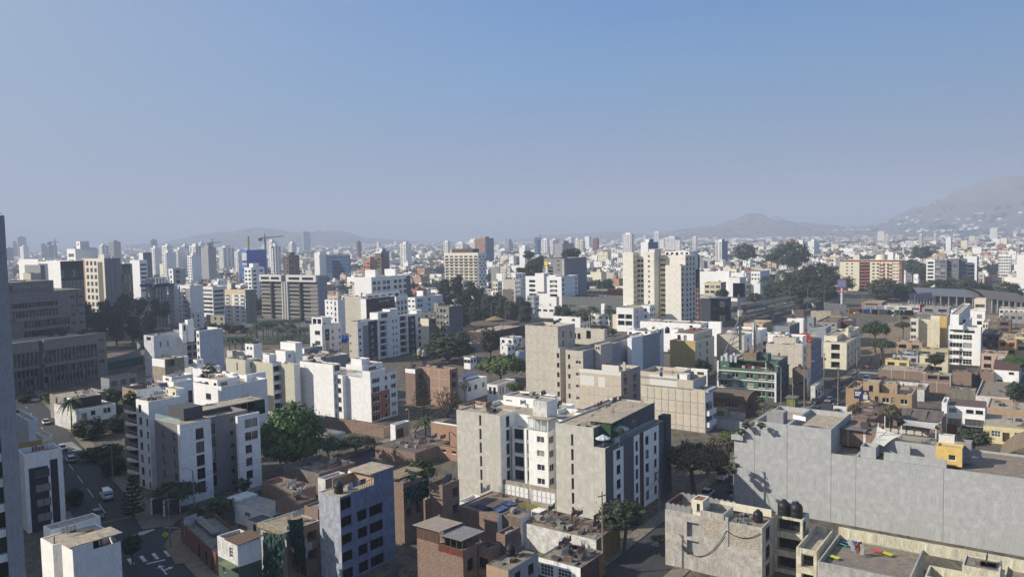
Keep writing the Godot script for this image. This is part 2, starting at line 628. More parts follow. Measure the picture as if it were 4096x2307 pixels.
# sp: [x, z, bearing of the right face, left face length, right face length, top]. Local x runs along the right face, local -z along the left one.
func mass(par: Node3D,sp: Array,y0: float,o: Dictionary):
	var t := Transform3D(Basis(Vector3.UP,deg_to_rad(90.0 - sp[2])),V(sp[0],0,sp[1]))
	var inv := undo(par)
	var la:float = sp[3]
	var ra:float = sp[4]
	var top:float = sp[5]
	var hh := top - y0
	var ml:Material = o.get("l",WHITE)
	var mr:Material = o.get("r",ml)
	var mback:Material = o.get("b",ml)
	var near:bool = o.get("near",Vector2(sp[0],sp[1]).length() < 300.0)
	var holes_l := layout(o.get("wl",[]),la,hh)
	var holes_r := layout(o.get("wr",[]),ra,hh)
	var zl := []
	for z in o.get("zl",[]):zl.append([z[0] * la,z[1] * la,hh - z[3],hh - z[2],z[4]])
	var zr := []
	for z in o.get("zr",[]):zr.append([z[0] * ra,z[1] * ra,hh - z[3],hh - z[2],z[4]])
	var gs := {}
	var ol := V(0,y0,-la)
	var orr := V(0,y0,0)
	facade(gs,ml,ol,V(0,0,1),V(-1,0,0),la,hh,holes_l,zl)
	facade(gs,mr,orr,V(1,0,0),V(0,0,1),ra,hh,holes_r,zr)
	facade(gs,mback,V(ra,y0,0),V(0,0,-1),V(1,0,0),la,hh,[],[])
	facade(gs,mback,V(ra,y0,-la),V(-1,0,0),V(0,0,-1),ra,hh,[],[])
	var p:float = o.get("par",0.45)
	var tk := minf(0.2,minf(la,ra) * 0.2)
	var i0 := V(tk,top,-la + tk)
	var i1 := V(tk,top,-tk)
	var i2 := V(ra - tk,top,-tk)
	var i3 := V(ra - tk,top,-la + tk)
	var e0 := V(0,top,-la)
	var e1 := V(0,top,0)
	var e2 := V(ra,top,0)
	var e3 := V(ra,top,-la)
	var cop:Geo = Geo.new()
	for q in [[e0,e1,i1,i0],[e1,e2,i2,i1],[e2,e3,i3,i2],[e3,e0,i0,i3]]:
		cop.quad(q[0],q[1],q[2],q[3],Vector3.UP,Vector2(0,0),Vector2(8,0),Vector2(8,tk),Vector2(0,tk))
	var dn := V(0,-p,0)
	for q in [[i1,i0,V(1,0,0)],[i2,i1,V(0,0,-1)],[i3,i2,V(-1,0,0)],[i0,i3,V(0,0,1)]]:
		var ln:float = (q[1] - q[0]).length()
		cop.quad(q[0] + dn,q[1] + dn,q[1],q[0],q[2],Vector2(0,0),Vector2(ln,0),Vector2(ln,p),Vector2(0,p))
	if o.get("cop"):
		gs[o.cop] = cop
	else:
		var gw:Geo = gs[ml]
		gw.v.append_array(cop.v); gw.n.append_array(cop.n); gw.t.append_array(cop.t); gw.c.append_array(cop.c)
	for m in gs:
		if not gs[m].v.is_empty():
			part("wall",gs[m].mesh(),m,par,inv * t)
	var rf := Geo.new()
	var off := Vector2(sp[0],sp[1])
	rf.quad(i1 + dn,i2 + dn,i3 + dn,i0 + dn,Vector3.UP,off,off + Vector2(ra,0),off + Vector2(ra,la),off + Vector2(0,la))
	part("roof",rf.mesh(),o.get("roof",ROOF),par,inv * t)
	windows(par,inv,t,ol,V(0,0,1),V(-1,0,0),holes_l,near,o.get("frame"))
	windows(par,inv,t,orr,V(1,0,0),V(0,0,1),holes_r,near,o.get("frame"))
	if y0 < 2.0:
		masses.append([t,ra,la])
	var n := int(o.get("bits",0) * 1.7)
	for i in n:  # vents, hatches, boards and boxes on the roof
		var s := V(rng.randf_range(0.3,1.4),rng.randf_range(0.15,0.8),rng.randf_range(0.3,1.5))
		if s.x > ra * 0.4 or s.z > la * 0.4:continue
		var g := Geo.new()
		var c := V(rng.randf_range(s.x,ra - s.x),top - p + s.y / 2 + 0.01,-rng.randf_range(s.z,la - s.z))
		if rng.randf() < 0.35:s.y = 0.06; c.y = top - p + 0.04; s.x *= 1.6; s.z *= 1.5
		g.cube(c,s,rng.randf_range(-0.3,0.3))
		var cl:Color = [Color(0.5,0.49,0.47),Color(0.3,0.28,0.27),Color(0.62,0.6,0.56),Color(0.45,0.36,0.3)][rng.randi() % 4]
		if near and i % 4 == 3:
			var gr := Geo.new()
			for k in 4:gr.tube(c + V((k % 2) * 0.35,0,(k / 2) * 0.35),c + V((k % 2) * 0.35 + rng.randf_range(-0.1,0.1),rng.randf_range(0.9,1.6),(k / 2) * 0.35),0.03,0.03,4,false)
			part("rebar_stub",gr.mesh(),fl(0.3,0.2,0.15),par,inv * t)
			continue
		if near and i % 5 == 2:
			var gw2 := Geo.new()
			for k in 4:gw2.box(c + V(0.5 * k,0.5,0),V(0.42,0,0.05),V(0,rng.randf_range(0.6,1.0),0),V(0,0,0.03))
			gw2.tube(c + V(-0.2,1.4,0.02),c + V(2.3,1.4,0.02),0.03,0.03,4,false)
			part("washing_line",gw2.mesh(),paint("cloth",[Color(0.75,0.75,0.75),Color(0.4,0.42,0.5),Color(0.6,0.45,0.42)][rng.randi() % 3]),par,inv * t)
			continue
		part("roof_board" if s.y < 0.1 else "roof_box",g.mesh(),paint("dirty",cl),par,inv * t)


func bld(called: String,label: String,category: String,sp: Array,o: Dictionary,group := "") -> Node3D:
	var r := thing(called,label,category,V(sp[0],o.get("y0",0.0),sp[1]),deg_to_rad(90.0 - sp[2]),group)
	mass(r,sp,o.get("y0",0.0),o)
	return r


# local helpers on a building: t turns its own metres (x along the right face, -z along the left one) into its parent's space
func on(sp: Array) -> Transform3D:
	return Transform3D(Basis(Vector3.UP,deg_to_rad(90.0 - sp[2])),V(sp[0],0,sp[1]))


func slab(par: Node3D,called: String,sp: Array,a: Vector3,b: Vector3,m: Material,tilt := 0.0):
	# a box between the corners a and b given in the building's own metres
	var g := Geo.new()
	var lo := V(minf(a.x,b.x),minf(a.y,b.y),minf(a.z,b.z))
	var hi := V(maxf(a.x,b.x),maxf(a.y,b.y),maxf(a.z,b.z))
	var d := hi - lo
	g.box(lo,V(d.x,tilt,0),V(0,d.y,0),V(0,0,d.z))
	return part(called,g.mesh(),m,par,undo(par) * on(sp))


# a sub-box on a building placed by its own metres: x0..x1 along the right face, l0..l1 along the left face, y0..y1
func sub(sp: Array,x0: float,x1: float,l0: float,l1: float,top: float) -> Array:
	var c := on(sp) * V(x0,0,-l0)
	return [c.x,c.z,sp[2],l1 - l0,x1 - x0,top]


func tank(at: Vector3,label: String,c := Color(0.09,0.09,0.1),s := 1.0):
	var o := thing("water_tank",label,"water tank",at,0.0,"rooftop water tanks")
	var g := Geo.new()
	g.lathe(Vector3.ZERO,[Vector2(0,0),Vector2(0.55,0),Vector2(0.6,0.1),Vector2(0.6,0.5),Vector2(0.57,0.54),Vector2(0.6,0.58),Vector2(0.6,0.95),Vector2(0.57,0.99),Vector2(0.58,1.05),Vector2(0.5,1.25),Vector2(0.25,1.4),Vector2(0.22,1.42)])
	part("body",g.mesh(),paint("flat",c,0.55),o).scale = V(s,s,s)
	g = Geo.new()
	g.lathe(Vector3.ZERO,[Vector2(0.24,1.4),Vector2(0.24,1.5),Vector2(0.2,1.54),Vector2(0,1.55)])
	part("lid",g.mesh(),paint("flat",c * 1.3,0.55),o).scale = V(s,s,s)


# ---------------------------------------------------------------- ground and streets
func ribbon(called: String,a: Vector3,b: Vector3,width: float,y: float,thick: float,m: Material) -> MeshInstance3D:
	var d := (b - a).normalized()
	var s := V(-d.z,0,d.x)
	var g := Geo.new()
	var l := (b - a).length()
	if thick <= 0.0:
		var p := a - s * width / 2.0 + V(0,y,0)
		var q := b - s * width / 2.0 + V(0,y,0)
		g.quad(p,p + s * width,q + s * width,q,Vector3.UP,Vector2(0,0),Vector2(width,0),Vector2(width,l),Vector2(0,l))
	else:
		g.box(a - s * width / 2.0,s * width,V(0,y,0),d * l)
	return struct(called,g,m)


func street(a: Vector3,b: Vector3,width: float,pave := 2.6,sides := [1,-1]):
	var d := (b - a).normalized()
	var s := V(-d.z,0,d.x)
	ribbon("road",a,b,width,0.004 + 0.004 * street_lines.size(),0.0,paint("asphalt",Color(0.235,0.235,0.24)))
	street_lines.append([a,b,width / 2.0 + pave])
	for k in sides:
		var off:Vector3 = s * k * (width / 2.0 + pave / 2.0)
		ribbon("pavement",a + off,b + off,pave,0.13,1.0,rf(0.5,0.48,0.45))


func ground_and_streets():
	std()
	var g := Geo.new()
	g.quad(V(-9000,0,300),V(9000,0,300),V(9000,0,-12000),V(-9000,0,-12000),Vector3.UP,Vector2(0,0),Vector2(18000,0),Vector2(18000,12300),Vector2(0,12300))
	struct("ground",g,paint("soil",Color(0.42,0.38,0.33)))
	street(V(-74,0,-143),V(-185,0,-290),10.5)          # the avenue on the left, beyond the crossing
	street(V(-30,0,-84),V(-62,0,-126.5),10.5)          # and this side of it
	street(V(-59,0,-138),V(28,0,-291),8.0)             # the cross street behind the big tree
	street(V(14,0,-111),V(175,0,-352),9.0,2.4)        # the street on the right
	var apron := Geo.new()
	apron.cube(V(-66,-0.49,-134),V(24,1.0,22),deg_to_rad(37))
	struct("road",apron,paint("asphalt",Color(0.235,0.235,0.24)))
	# painted markings: zebra crossings, stop line, arrow, centre lines
	var wp := dy(0.8,0.8,0.78)
	var z := thing("zebra_crossing","worn white zebra crossing in front of the turn arrow","road marking",V(-61,0,-122.5))
	for i in 8:
		var gg := Geo.new()
		var p := V(-66.6,0.016,-120.2) + (V(-54.5,0,-128.2) - V(-66.6,0,-120.2)) * ((i + 0.5) / 8.0)
		gg.cube(p,V(0.55,0.01,3.0),deg_to_rad(37))
		part("stripe",gg.mesh(),wp,z,undo(z))
	var z2 := thing("zebra_crossing","short zebra crossing beside the brown kerb corner across the junction","road marking",V(-63,0,-142))
	for i in 5:
		var gg := Geo.new()
		gg.cube(V(-65.6,0,-134.9) + (V(-64.8,0,-137) - V(-65.6,0,-134.9)) * (i / 4.0) + V(0,0.02,0),V(2.6,0.01,0.5),deg_to_rad(37))
		part("stripe",gg.mesh(),wp,z2,undo(z2))
	var z3 := thing("zebra_crossing","far zebra crossing on the avenue near the parked estate car","road marking",V(-112.4,0,-198.6))
	for i in 7:
		var gg := Geo.new()
		gg.cube(V(-114.4,0,-200.8) + (V(-108.2,0,-193.6) - V(-114.4,0,-200.8)) * (i / 6.0) + V(0,0.02,0),V(0.6,0.01,3.0),deg_to_rad(-53))
		part("stripe",gg.mesh(),wp,z3,undo(z3))
	var sl := Geo.new()
	var p0 := V(-58.3,0,-122.6)
	var p1 := V(-56,0,-124.1)
	sl.cube((p0 + p1) / 2 + V(0,0.018,0),V((p1 - p0).length(),0.01,0.45),atan2(-(p1 - p0).z,(p1 - p0).x))
	tag(part("stop_line",sl.mesh(),wp),"white stop line across the lane by the turn arrow","road marking")
	var ar := thing("turn_arrow","white straight and right turn arrow painted on the asphalt","road marking",V(-54.6,0,-120.1),deg_to_rad(37))
	var ga := Geo.new()
	ga.polygon(PackedVector2Array([Vector2(-0.12,2.2),Vector2(0.12,2.2),Vector2(0.12,0.5),Vector2(0.9,0.1),Vector2(0.9,0.45),Vector2(1.6,-0.2),Vector2(0.9,-0.75),Vector2(0.9,-0.35),Vector2(0.12,0.0),Vector2(0.12,-1.2),Vector2(0.55,-1.2),Vector2(0,-2.4),Vector2(-0.55,-1.2),Vector2(-0.12,-1.2)]),0.024)
	part("arrow",ga.mesh(),wp,ar)
	for i in 11:
		var t := i / 11.0
		var gl := Geo.new()
		gl.cube(V(-79,0.018,-149.5).lerp(V(-160,0,-257),t) + V(0,0.01,0),V(0.14,0.008,3.0 if i > 3 else 7.0),deg_to_rad(37))
		tag(part("centre_line",gl.mesh(),wp),"faded white centre line dash on the left avenue","road marking","centre line dashes on the left avenue")
	# dirt lot and wide avenue at the right, seen edge on
	var dl := Geo.new()
	dl.polygon(PackedVector2Array([Vector2(118,-292),Vector2(150,-285),Vector2(330,-410),Vector2(260,-470),Vector2(190,-420)]),0.02)
	struct("dirt_lot",dl,paint("soil",Color(0.6,0.5,0.4)))
	street(V(190.5,0,-527.9),V(261.9,0,-396.9),14.0)
	street(V(-221.2,0,-472.5),V(-89.1,0,-449.5),22.0,3.0)
	var lawn := Geo.new()
	lawn.polygon(PackedVector2Array([Vector2(-190,-380),Vector2(-95,-392),Vector2(-100,-430),Vector2(-200,-424)]),0.03)
	struct("lawn",lawn,paint("soil",Color(0.22,0.27,0.17)))
	var lot := Geo.new()
	lot.polygon(PackedVector2Array([Vector2(-190,-330),Vector2(-95,-330),Vector2(-90,-378),Vector2(-190,-376)]),0.03)
	struct("dirt_lot",lot,paint("soil",Color(0.5,0.43,0.37)))
	var park := Geo.new()
	park.polygon(PackedVector2Array([Vector2(-75,-425),Vector2(40,-425),Vector2(60,-560),Vector2(-85,-560)]),0.03)
	struct("park_ground",park,paint("soil",Color(0.24,0.24,0.18)))


# ---------------------------------------------------------------- buildings in the foreground
func near_buildings():
	var s := []
	var r:Node3D
	# --- the tower at the left edge, standing taller than the viewpoint
	s = [-86.55,-55.99,47,10,44,52.9]
	r = bld("apartment_tower","tall grey tower cut by the left edge of the view, air conditioners under its windows","tower",s,{"l":GREY,"r":WHITE,"wr":[[11,1.2,2.75,19,-0.82,1.75,"d"]],"bits":4})
	slab(r,"corner_pier",s,V(s[4] - 1.5,0,0.0),V(s[4] + 0.02,53.4,0.55),pl(0.6,0.6,0.62))
	for i in 16:
		slab(r,"air_conditioner",s,V(s[4] - 4.4,6.4 + i * 2.75,0.02),V(s[4] - 3.5,7.0 + i * 2.75,0.4),fl(0.75,0.75,0.74))
	# --- a tower block just outside the frame on the left, whose shadow lies over the avenue and the grey block
	s = [-120.5,-105.0,55.0,82.0,26.0,45.0]
	bld("apartment_tower","long grey tower block outside the view on the left, shading the avenue","tower",s,{"l":GREY,"wr":[[8,1.2,2.8,15,1.8,1.4,"d"]],"near":false})
	# --- white building with navy panels
	s = [-85.54,-137,46,5.39,6.03,13.96]
	var u := pl(0.19,0.2,0.24)
	r = bld("apartment_building","white five-storey block with two tall navy panels beside the left avenue","apartment building",s,{"l":WHITE,"r":WHITE,"zr":[[0.1,0.6,2.6,20.0,u],[0.66,0.86,1.7,20.0,u]],"wr":[[[0.45],3.1,2.62,5,2.3,1.35,"c"],[[0.95],2.3,2.62,5,0.55,1.6,"w"]],"par":0.8,"bits":3})
	mass(r,[-89.35,-141,46,0.36,4.12,14.89],14.0,{"l":TAN,"r":pl(0.66,0.5,0.24),"wr":[[[0.15,0.85],0.7,3,1,1.4,1.6,"d"]],"par":0.1})
	mass(r,[-87.45,-146,46,4.84,1.66,14.95],14.0,{"l":CREAM,"r":CREAM,"wr":[[[0.5],0.5,3,1,0.8,1.8,"D"]],"par":0.15})
	s = [-105.97,-172,46,17.93,1.93,12.29]
	bld("house","white house with flat roofs behind the navy panelled block","house",s,{"bits":3,"wr":[[2,1.0,2.7,1,1.2,1.2,"d"]]})
	# --- sunlit white house at the bottom left
	s = [-59.2,-104,40,3.61,6.28,8.88]
	r = bld("house","sunlit white house with a covered roof terrace at the lower left","house",s,{"l":WHITE,"r":WHITE,"par":0.9,"bits":0,"zr":[]})
	slab(r,"terrace_floor",s,V(0.3,s[5] - 0.89,-s[3] + 0.3),V(s[4] - 0.3,s[5] - 0.86,-0.25),ROOF2)
	slab(r,"terrace_roof",s,V(-0.3,s[5] + 1.0,-s[3] - 0.4),V(s[4] + 0.4,s[5] + 1.15,-0.2),ROOF)
	slab(r,"terrace_wall",s,V(0.0,s[5],-s[3]),V(s[4] * 0.42,s[5] + 1.0,-0.02),WHITE)
	for k in [0.62,0.97]:
		slab(r,"post",s,V(s[4] * k - 0.12,s[5] - 0.85,-0.45),V(s[4] * k + 0.05,s[5] + 1.0,-0.28),DARK)
	slab(r,"brown_screen",s,V(s[4] * 0.43,s[5] - 0.8,-s[3] * 0.75),V(s[4] * 0.7,s[5] + 0.95,-s[3] * 0.72),fl(0.25,0.15,0.1))
	var s2 := [-64.18,-108,40,4.36,7.45,8.84]
	mass(r,s2,0.0,{"l":WHITE,"r":WHITE,"par":0.12,"bits":2,"wr":[[[0.3],0.4,3.3,3,0.9,2.2,"d"]]})
	mass(r,[-67.91,-114,40,2.8,7.03,8.82],0.0,{"l":WHITE,"r":WHITE,"par":0.1})
	slab(r,"roof_pipe",s2,V(0.5,s2[5] - 0.1,-0.9),V(0.6,s2[5] + 0.9,-0.8),BLACK)
	# --- brick-red house with grey roof, right of the crossing
	s = [-45.46,-117.6,52,18.29,5.72,3.41]
	r = bld("house","low brick-red house with flat grey roof on the street corner by the yellow sign","house",s,{"l":br(0.58,0.3,0.22),"r":br(0.58,0.3,0.22),"roof":rf(0.5,0.5,0.5),"wl":[[[0.55,0.75,0.9],1.0,3,1,0.9,2.3,"D"]],"bits":6,"par":0.5})
	slab(r,"roof_slab",s,V(2,s[5],-s[3] * 0.98),V(s[4] * 0.6,s[5] + 0.25,-s[3] * 0.45),rf(0.53,0.53,0.53))
	slab(r,"roof_slab",s,V(3,s[5],-s[3] * 0.4),V(s[4] * 0.7,s[5] + 0.2,-s[3] * 0.08),rf(0.55,0.55,0.56))
	# --- green and white house
	s = [-39.74,-111,42,5.78,3.62,7.16]
	var gn := dy(0.27,0.38,0.33)
	r = bld("house","narrow house, white above and green below, rusty tin roof, beside the draped net","house",s,{"l":WHITE2,"r":WHITE,"zl":[[0,1,3.0,20,gn]],"zr":[[0,1,3.2,20,gn]],"wl":[[[0.68],0.8,3.0,1,1.0,1.5,"l"],[[0.3],3.6,3.0,2,1.0,1.5,"d"]],"wr":[[[0.75],0.5,3.0,1,2.3,1.6,"d"]],"roof":ROOF2})
	slab(r,"tin_roof",s,V(-0.15,s[5] + 0.05,-s[3] * 0.6),V(s[4] + 0.3,s[5] + 0.13,0.35),tn(0.5,0.37,0.25),0.25)
	slab(r,"green_ledge",s,V(-1.1,s[5] - 3.3,-s[3] * 0.62),V(-0.003,s[5] - 3.05,0.0),dy(0.45,0.5,0.35))
	# --- unfinished frame under the green net
	s = [-33.64,-114,40,6.64,5.95,7.86]
	r = bld("unfinished_house","unfinished concrete and brick house half wrapped in a torn green net","house",s,{"l":CONC,"r":BRICK,"roof":rf(0.6,0.55,0.47),"wr":[[[0.3,0.75],1.2,2.8,2,1.8,1.6,"o"]],"par":0.1,"bits":3,"zr":[[0.55,0.75,2.0,5.0,CONC]]})
	slab(r,"slab_edge",s,V(-0.6,s[5] - 0.5,-s[3]),V(-0.003,s[5] + 0.05,0.3),dy(0.62,0.55,0.43))
	for k in 9:
		slab(r,"floor_block",s,V(-0.55,s[5] - 0.75,-s[3] * (0.1 + k * 0.095)),V(-0.2,s[5] - 0.52,-s[3] * (0.1 + k * 0.095) + 0.28),br(0.5,0.3,0.2))
	net(V(-36.69,8.37,-113),V(-32.62,8.87,-110.5),8.2,"large dark green net hanging torn over the unfinished house",5)
	net(V(-33.31,9.68,-114),V(-31.67,9.3,-116),9.6,"smaller green net strip draped beside the blue building",9)
	mass(r,[-30.93,-122,40,3.57,2.87,8.26],0.0,{"l":BRICK,"r":BRICK,"par":0.3,"bits":3})
	# --- blue painted building
	s = [-25.64,-114,36,4.62,11.1,12.82]
	var bl := dy(0.42,0.49,0.64)
	r = bld("apartment_building","narrow five-storey building with worn blue paint and black window openings","apartment building",s,{"l":dy(0.66,0.69,0.74),"r":bl,"wr":[[[0.1],0.35,2.7,1,2.0,1.75,"x"],[[0.1],3.1,2.62,5,2.0,1.5,"x"],[[0.38],3.1,2.62,5,1.9,1.6,"x"],[[0.64],3.1,2.62,5,2.8,1.6,"x"]],"frame":BLACK,"par":0.1,"cop":ROOF,"bits":1})
	mass(r,sub(s,s[4] * 0.62,s[4],0.02,s[3],s[5] + 1.7),s[5] - 0.05,{"l":pl(0.7,0.58,0.46),"r":bl,"par":0.05,"wr":[[[0.12],0.25,2,1,1.0,1.2,"d"]]})
	slab(r,"roof_slab",s,V(s[4] * 0.55,s[5] + 1.7,-s[3] - 0.2),V(s[4] + 0.1,s[5] + 1.86,0.08),ROOF)
	slab(r,"parapet_wall",s,V(s[4] * 0.24,s[5],-s[3]),V(s[4] * 0.62,s[5] + 1.3,-s[3] + 0.15),pl(0.62,0.5,0.4))
	for k in 9:
		slab(r,"railing_post",s,V(s[4] * (0.24 + k * 0.042),s[5],-0.1),V(s[4] * (0.24 + k * 0.042) + 0.05,s[5] + 0.95,-0.05),DARK)
	slab(r,"railing",s,V(s[4] * 0.24,s[5] + 0.95,-0.12),V(s[4] * 0.6,s[5] + 1.02,-0.04),DARK)
	tank(on(s) * V(s[4] * 0.13,s[5],-s[3] * 0.4),"black water tank standing on the roof of the blue painted building",Color(0.1,0.1,0.11),1.15)
	for k in 6:
		var gl := Geo.new()
		gl.cube(on(s) * V(s[4] * (0.27 + 0.05 * k),s[5] + 0.75,-0.9),V(0.6,0.8,0.03),0.6 + 0.1 * k)
		tag(part("laundry",gl.mesh(),paint("cloth",[Color(0.75,0.75,0.85),Color(0.3,0.35,0.6),Color(0.7,0.5,0.5),Color(0.85,0.85,0.85),Color(0.25,0.25,0.3),Color(0.5,0.4,0.5)][k])),["white shirt","blue towel","pink cloth","white sheet","dark trousers","mauve cloth"][k] + " drying on the line on the blue building's roof","laundry","laundry on the blue building")
	# --- brick house with debris on the roof, left of the blue building
	s = [-39.82,-143,36,10.47,4.23,4.63]
	r = bld("house","unplastered brick house with heaps of white sacks on its roof behind the white-roofed house","house",s,{"l":BRICK,"r":BRICK,"bits":12,"par":0.7,"wl":[[[0.82],0.8,3,1,1.0,2.4,"o"]],"roof":ROOF2})
	for i in 26:
		var g := Geo.new()
		g.cube(on(s) * V(rng.randf_range(1.0,s[4] - 1),s[5] - 0.45 + rng.randf() * 0.35,-rng.randf_range(1.0,s[3] * 0.6)),V(0.7,0.45,0.5),rng.randf() * 3.0)
		part("sack",g.mesh(),cl(0.72,0.73,0.74),r,undo(r))
	mass(r,[-38.29,-153,36,10.99,9.46,4.84],0.0,{"l":dy(0.5,0.46,0.42),"r":BRICK,"par":1.2,"bits":14,"roof":ROOF2})
	mass(r,[-33.72,-139,36,1.99,4.8,7.91],0.0,{"l":WHITE2,"r":BRICK,"par":1.0,"bits":4})
	mass(r,[-28.72,-140,36,1.74,6.37,8.77],0.0,{"l":WHITE,"r":dy(0.45,0.38,0.33),"par":0.2,"bits":2,"roof":tn(0.4,0.36,0.33)})
	s = [-41.7,-134,36,10.86,5.32,3.35]
	r = bld("house","low white house with a large pale flat roof and small side window","house",s,{"l":WHITE,"r":dy(0.55,0.5,0.46),"roof":rf(0.66,0.66,0.66),"wl":[[[0.35],0.8,3,1,1.6,0.6,"d"]],"par":0.06,"cop":rf(0.66,0.66,0.66),"bits":0})
	slab(r,"side_shed",s,V(0.4,s[5] - 1.5,-s[3] - 3.2),V(5,s[5] + 0.5,-s[3] - 0.01),WHITE2)
	for k in 5:
		slab(r,"roof_rod",s,V(s[4] * (0.2 + k * 0.18),s[5],-0.4),V(s[4] * (0.2 + k * 0.18) + 0.06,s[5] + 1.3,-0.34),BLACK)
	s = [-41.86,-126,36,2.48,2.91,5.04]
	bld("roof_hut","small cream hut with dark roof in front of the white-roofed house","hut",s,{"l":CREAM,"r":CREAM,"roof":DARK,"y0":0.0,"wl":[[[0.75],0.4,3,1,0.8,1.2,"d"]],"par":0.05,"cop":DARK})
	s = [-37.29,-133,36,5.66,4.16,5.43]
	bld("house","low house under a maroon tin roof between the brick and blue buildings","house",s,{"l":BRICK,"r":BRICK,"roof":tn(0.42,0.33,0.31),"par":0.05,"cop":tn(0.42,0.33,0.31),"bits":4})
	# --- brick block with green netting, right of the blue building
	s = [-12,-128,36,2.83,4.26,9.82]
	r = bld("brick_house","brick three-storey house with a ragged roof terrace against the beige block","house",s,{"l":BRICK,"r":BRICK,"wr":[[[0.75],1.2,2.8,2,1.4,1.5,"o"]],"par":0.8,"bits":8,"roof":ROOF2})
	mass(r,[-15.57,-134,36,6.47,6.23,5.52],0.0,{"l":BRICK,"r":BRICK,"par":0.5,"bits":8,"wr":[[[0.3,0.7],1.2,2.8,2,1.2,1.5,"o"]],"zr":[[0.3,0.45,0.5,9,CONC]]})
	mass(r,[-18.38,-128,36,2.94,4.69,10.28],0.0,{"l":BRICK,"r":BRICK,"par":0.6,"bits":5,"wr":[[2,1.5,2.8,2,1.2,1.5,"o"]]})
	net(V(-18.2,10.01,-126),V(-14.85,9.63,-133),3.4,"dark green safety net fence on the brick house roof",3)
	net(V(-18.32,12.01,-131),V(-15.89,12.26,-128),1.6,"short green net sagging over the roof beams",4)
	for k in 10:
		var g := Geo.new()
		g.box(V(-18.78,11.42,-127) + heading(36) * (k * 0.62),heading(-54) * 4.0,V(0,0.12,0),heading(36) * 0.14)
		part("roof_beam",g.mesh(),dy(0.66,0.58,0.45),r,undo(r))
	# --- houses along the bottom, centre
	s = [-7.5,-107.6,36,8.56,3.15,7.09]
	r = bld("brick_house","brick house with tin-roofed attic and red railing at the bottom of the view","house",s,{"l":BRICK,"r":BRICK,"zl":[[0.48,1.0,0.0,1.0,dy(0.5,0.2,0.14)]],"wr":[[[0.5],1.6,2.8,2,1.3,1.7,"d"]],"par":1.0,"bits":6})
	slab(r,"tin_roof",s,V(-0.4,s[5] + 1.9,-s[3] - 0.4),V(4.8,s[5] + 2.0,-s[3] * 0.45),tn(0.68,0.64,0.57),-0.3)
	slab(r,"tin_roof",s,V(-0.5,s[5] + 1.5,-s[3] * 0.44),V(4.6,s[5] + 1.6,0.3),tn(0.55,0.57,0.6),-0.2)
	slab(r,"attic_wall",s,V(0.0,s[5],-s[3]),V(0.12,s[5] + 1.9,-s[3] * 0.52),dy(0.4,0.27,0.2))
	for k in 5:
		slab(r,"post",s,V(0.0,s[5],-s[3] * 0.5 * k / 4.0 - 0.1),V(0.12,s[5] + 1.5,-s[3] * 0.5 * k / 4.0),DARK)
	s = [-3.72,-109,36,2.54,2.21,6.71]
	bld("brick_house","small brick house with a dark window beside the tin-roofed attic","house",s,{"l":BRICK,"r":BRICK,"wl":[[[0.5],1.6,2.8,2,1.6,1.5,"d"]],"bits":5,"par":0.5})
	s = [-1.26,-104.3,36,3.72,7.1,5.52]
	r = bld("house","grey concrete house with stained roof slab and black water tank","house",s,{"l":TAN,"r":pl(0.62,0.62,0.63),"wr":[[[0.3,0.75],0.9,2.8,2,1.4,1.5,"d"]],"par":0.08,"cop":ROOF2,"roof":ROOF2,"bits":5})
	tank(on(s) * V(s[4] * 0.62,s[5],-s[3] * 0.75),"black water tank on the stained grey roof slab",Color(0.08,0.08,0.1),1.1)
	s = [-1.74,-114,36,1.6,3.78,6.73]
	bld("brick_house","ragged brick upper storey with a small white awning behind the tank","house",s,{"l":BRICK,"r":dy(0.5,0.4,0.35),"bits":6,"par":0.4,"roof":ROOF2})
	s = [-3.1,-126.6,36,8.4,9.6,5.2]
	r = bld("house","low house with earth-brown roof and blue tarpaulin in front of the beige block","house",s,{"l":BRICK,"r":WHITE,"bits":6,"par":0.15,"roof":ROOF2})
	var tp := Geo.new()
	cloth_sheet(tp,on(s) * V(1.0,s[5] + 0.35,-s[3] * 0.75),heading(36) * 5.0,heading(126) * 6.0,0.25,6)
	tag(part("tarpaulin",tp.mesh(),paint("cloth",Color(0.3,0.38,0.56),0.6)),"crumpled blue tarpaulin weighed down with planks on the brown roof","tarpaulin")
	for k in 7:
		var g := Geo.new()
		g.box(on(s) * V(1.3 + k * 0.62,s[5] + 0.62,-s[3] * 0.72),heading(126) * 4.2,V(0,0.06,0),heading(36) * 0.32)
		tag(part("plank",g.mesh(),dy(0.5,0.43,0.34)),"grey plank weighing down the blue tarpaulin","plank","planks on the blue tarpaulin")
	s = [-8.82,-135,36,1.79,4.53,4.52]
	bld("house","small white courtyard house at the foot of the beige block","house",s,{"l":WHITE,"r":WHITE,"wl":[[[0.5],0.9,3,1,1.3,1.6,"D"]],"bits":1,"roof":ROOF2,"par":1.2})
	s = [0.7,-125.4,36,9.5,3,5]
	r = bld("house","low house with flat earth roof and a yellow cloth drying on it","house",s,{"l":dy(0.5,0.42,0.36),"r":WHITE,"bits":5,"par":0.1,"roof":ROOF2,"wr":[[[0.6],0.8,3,1,0.8,1.6,"D"]]})
	var yc := Geo.new()
	cloth_sheet(yc,on(s) * V(4.2,s[5] + 0.12,-s[3] * 0.62),heading(36) * 2.2,heading(126) * 5.2,0.08,5)
	tag(part("yellow_cloth",yc.mesh(),cl(0.52,0.49,0.14)),"yellow cloth spread flat on the earth roof","cloth")
	s = [8.83,-109.6,36,7.11,6.98,3.44]
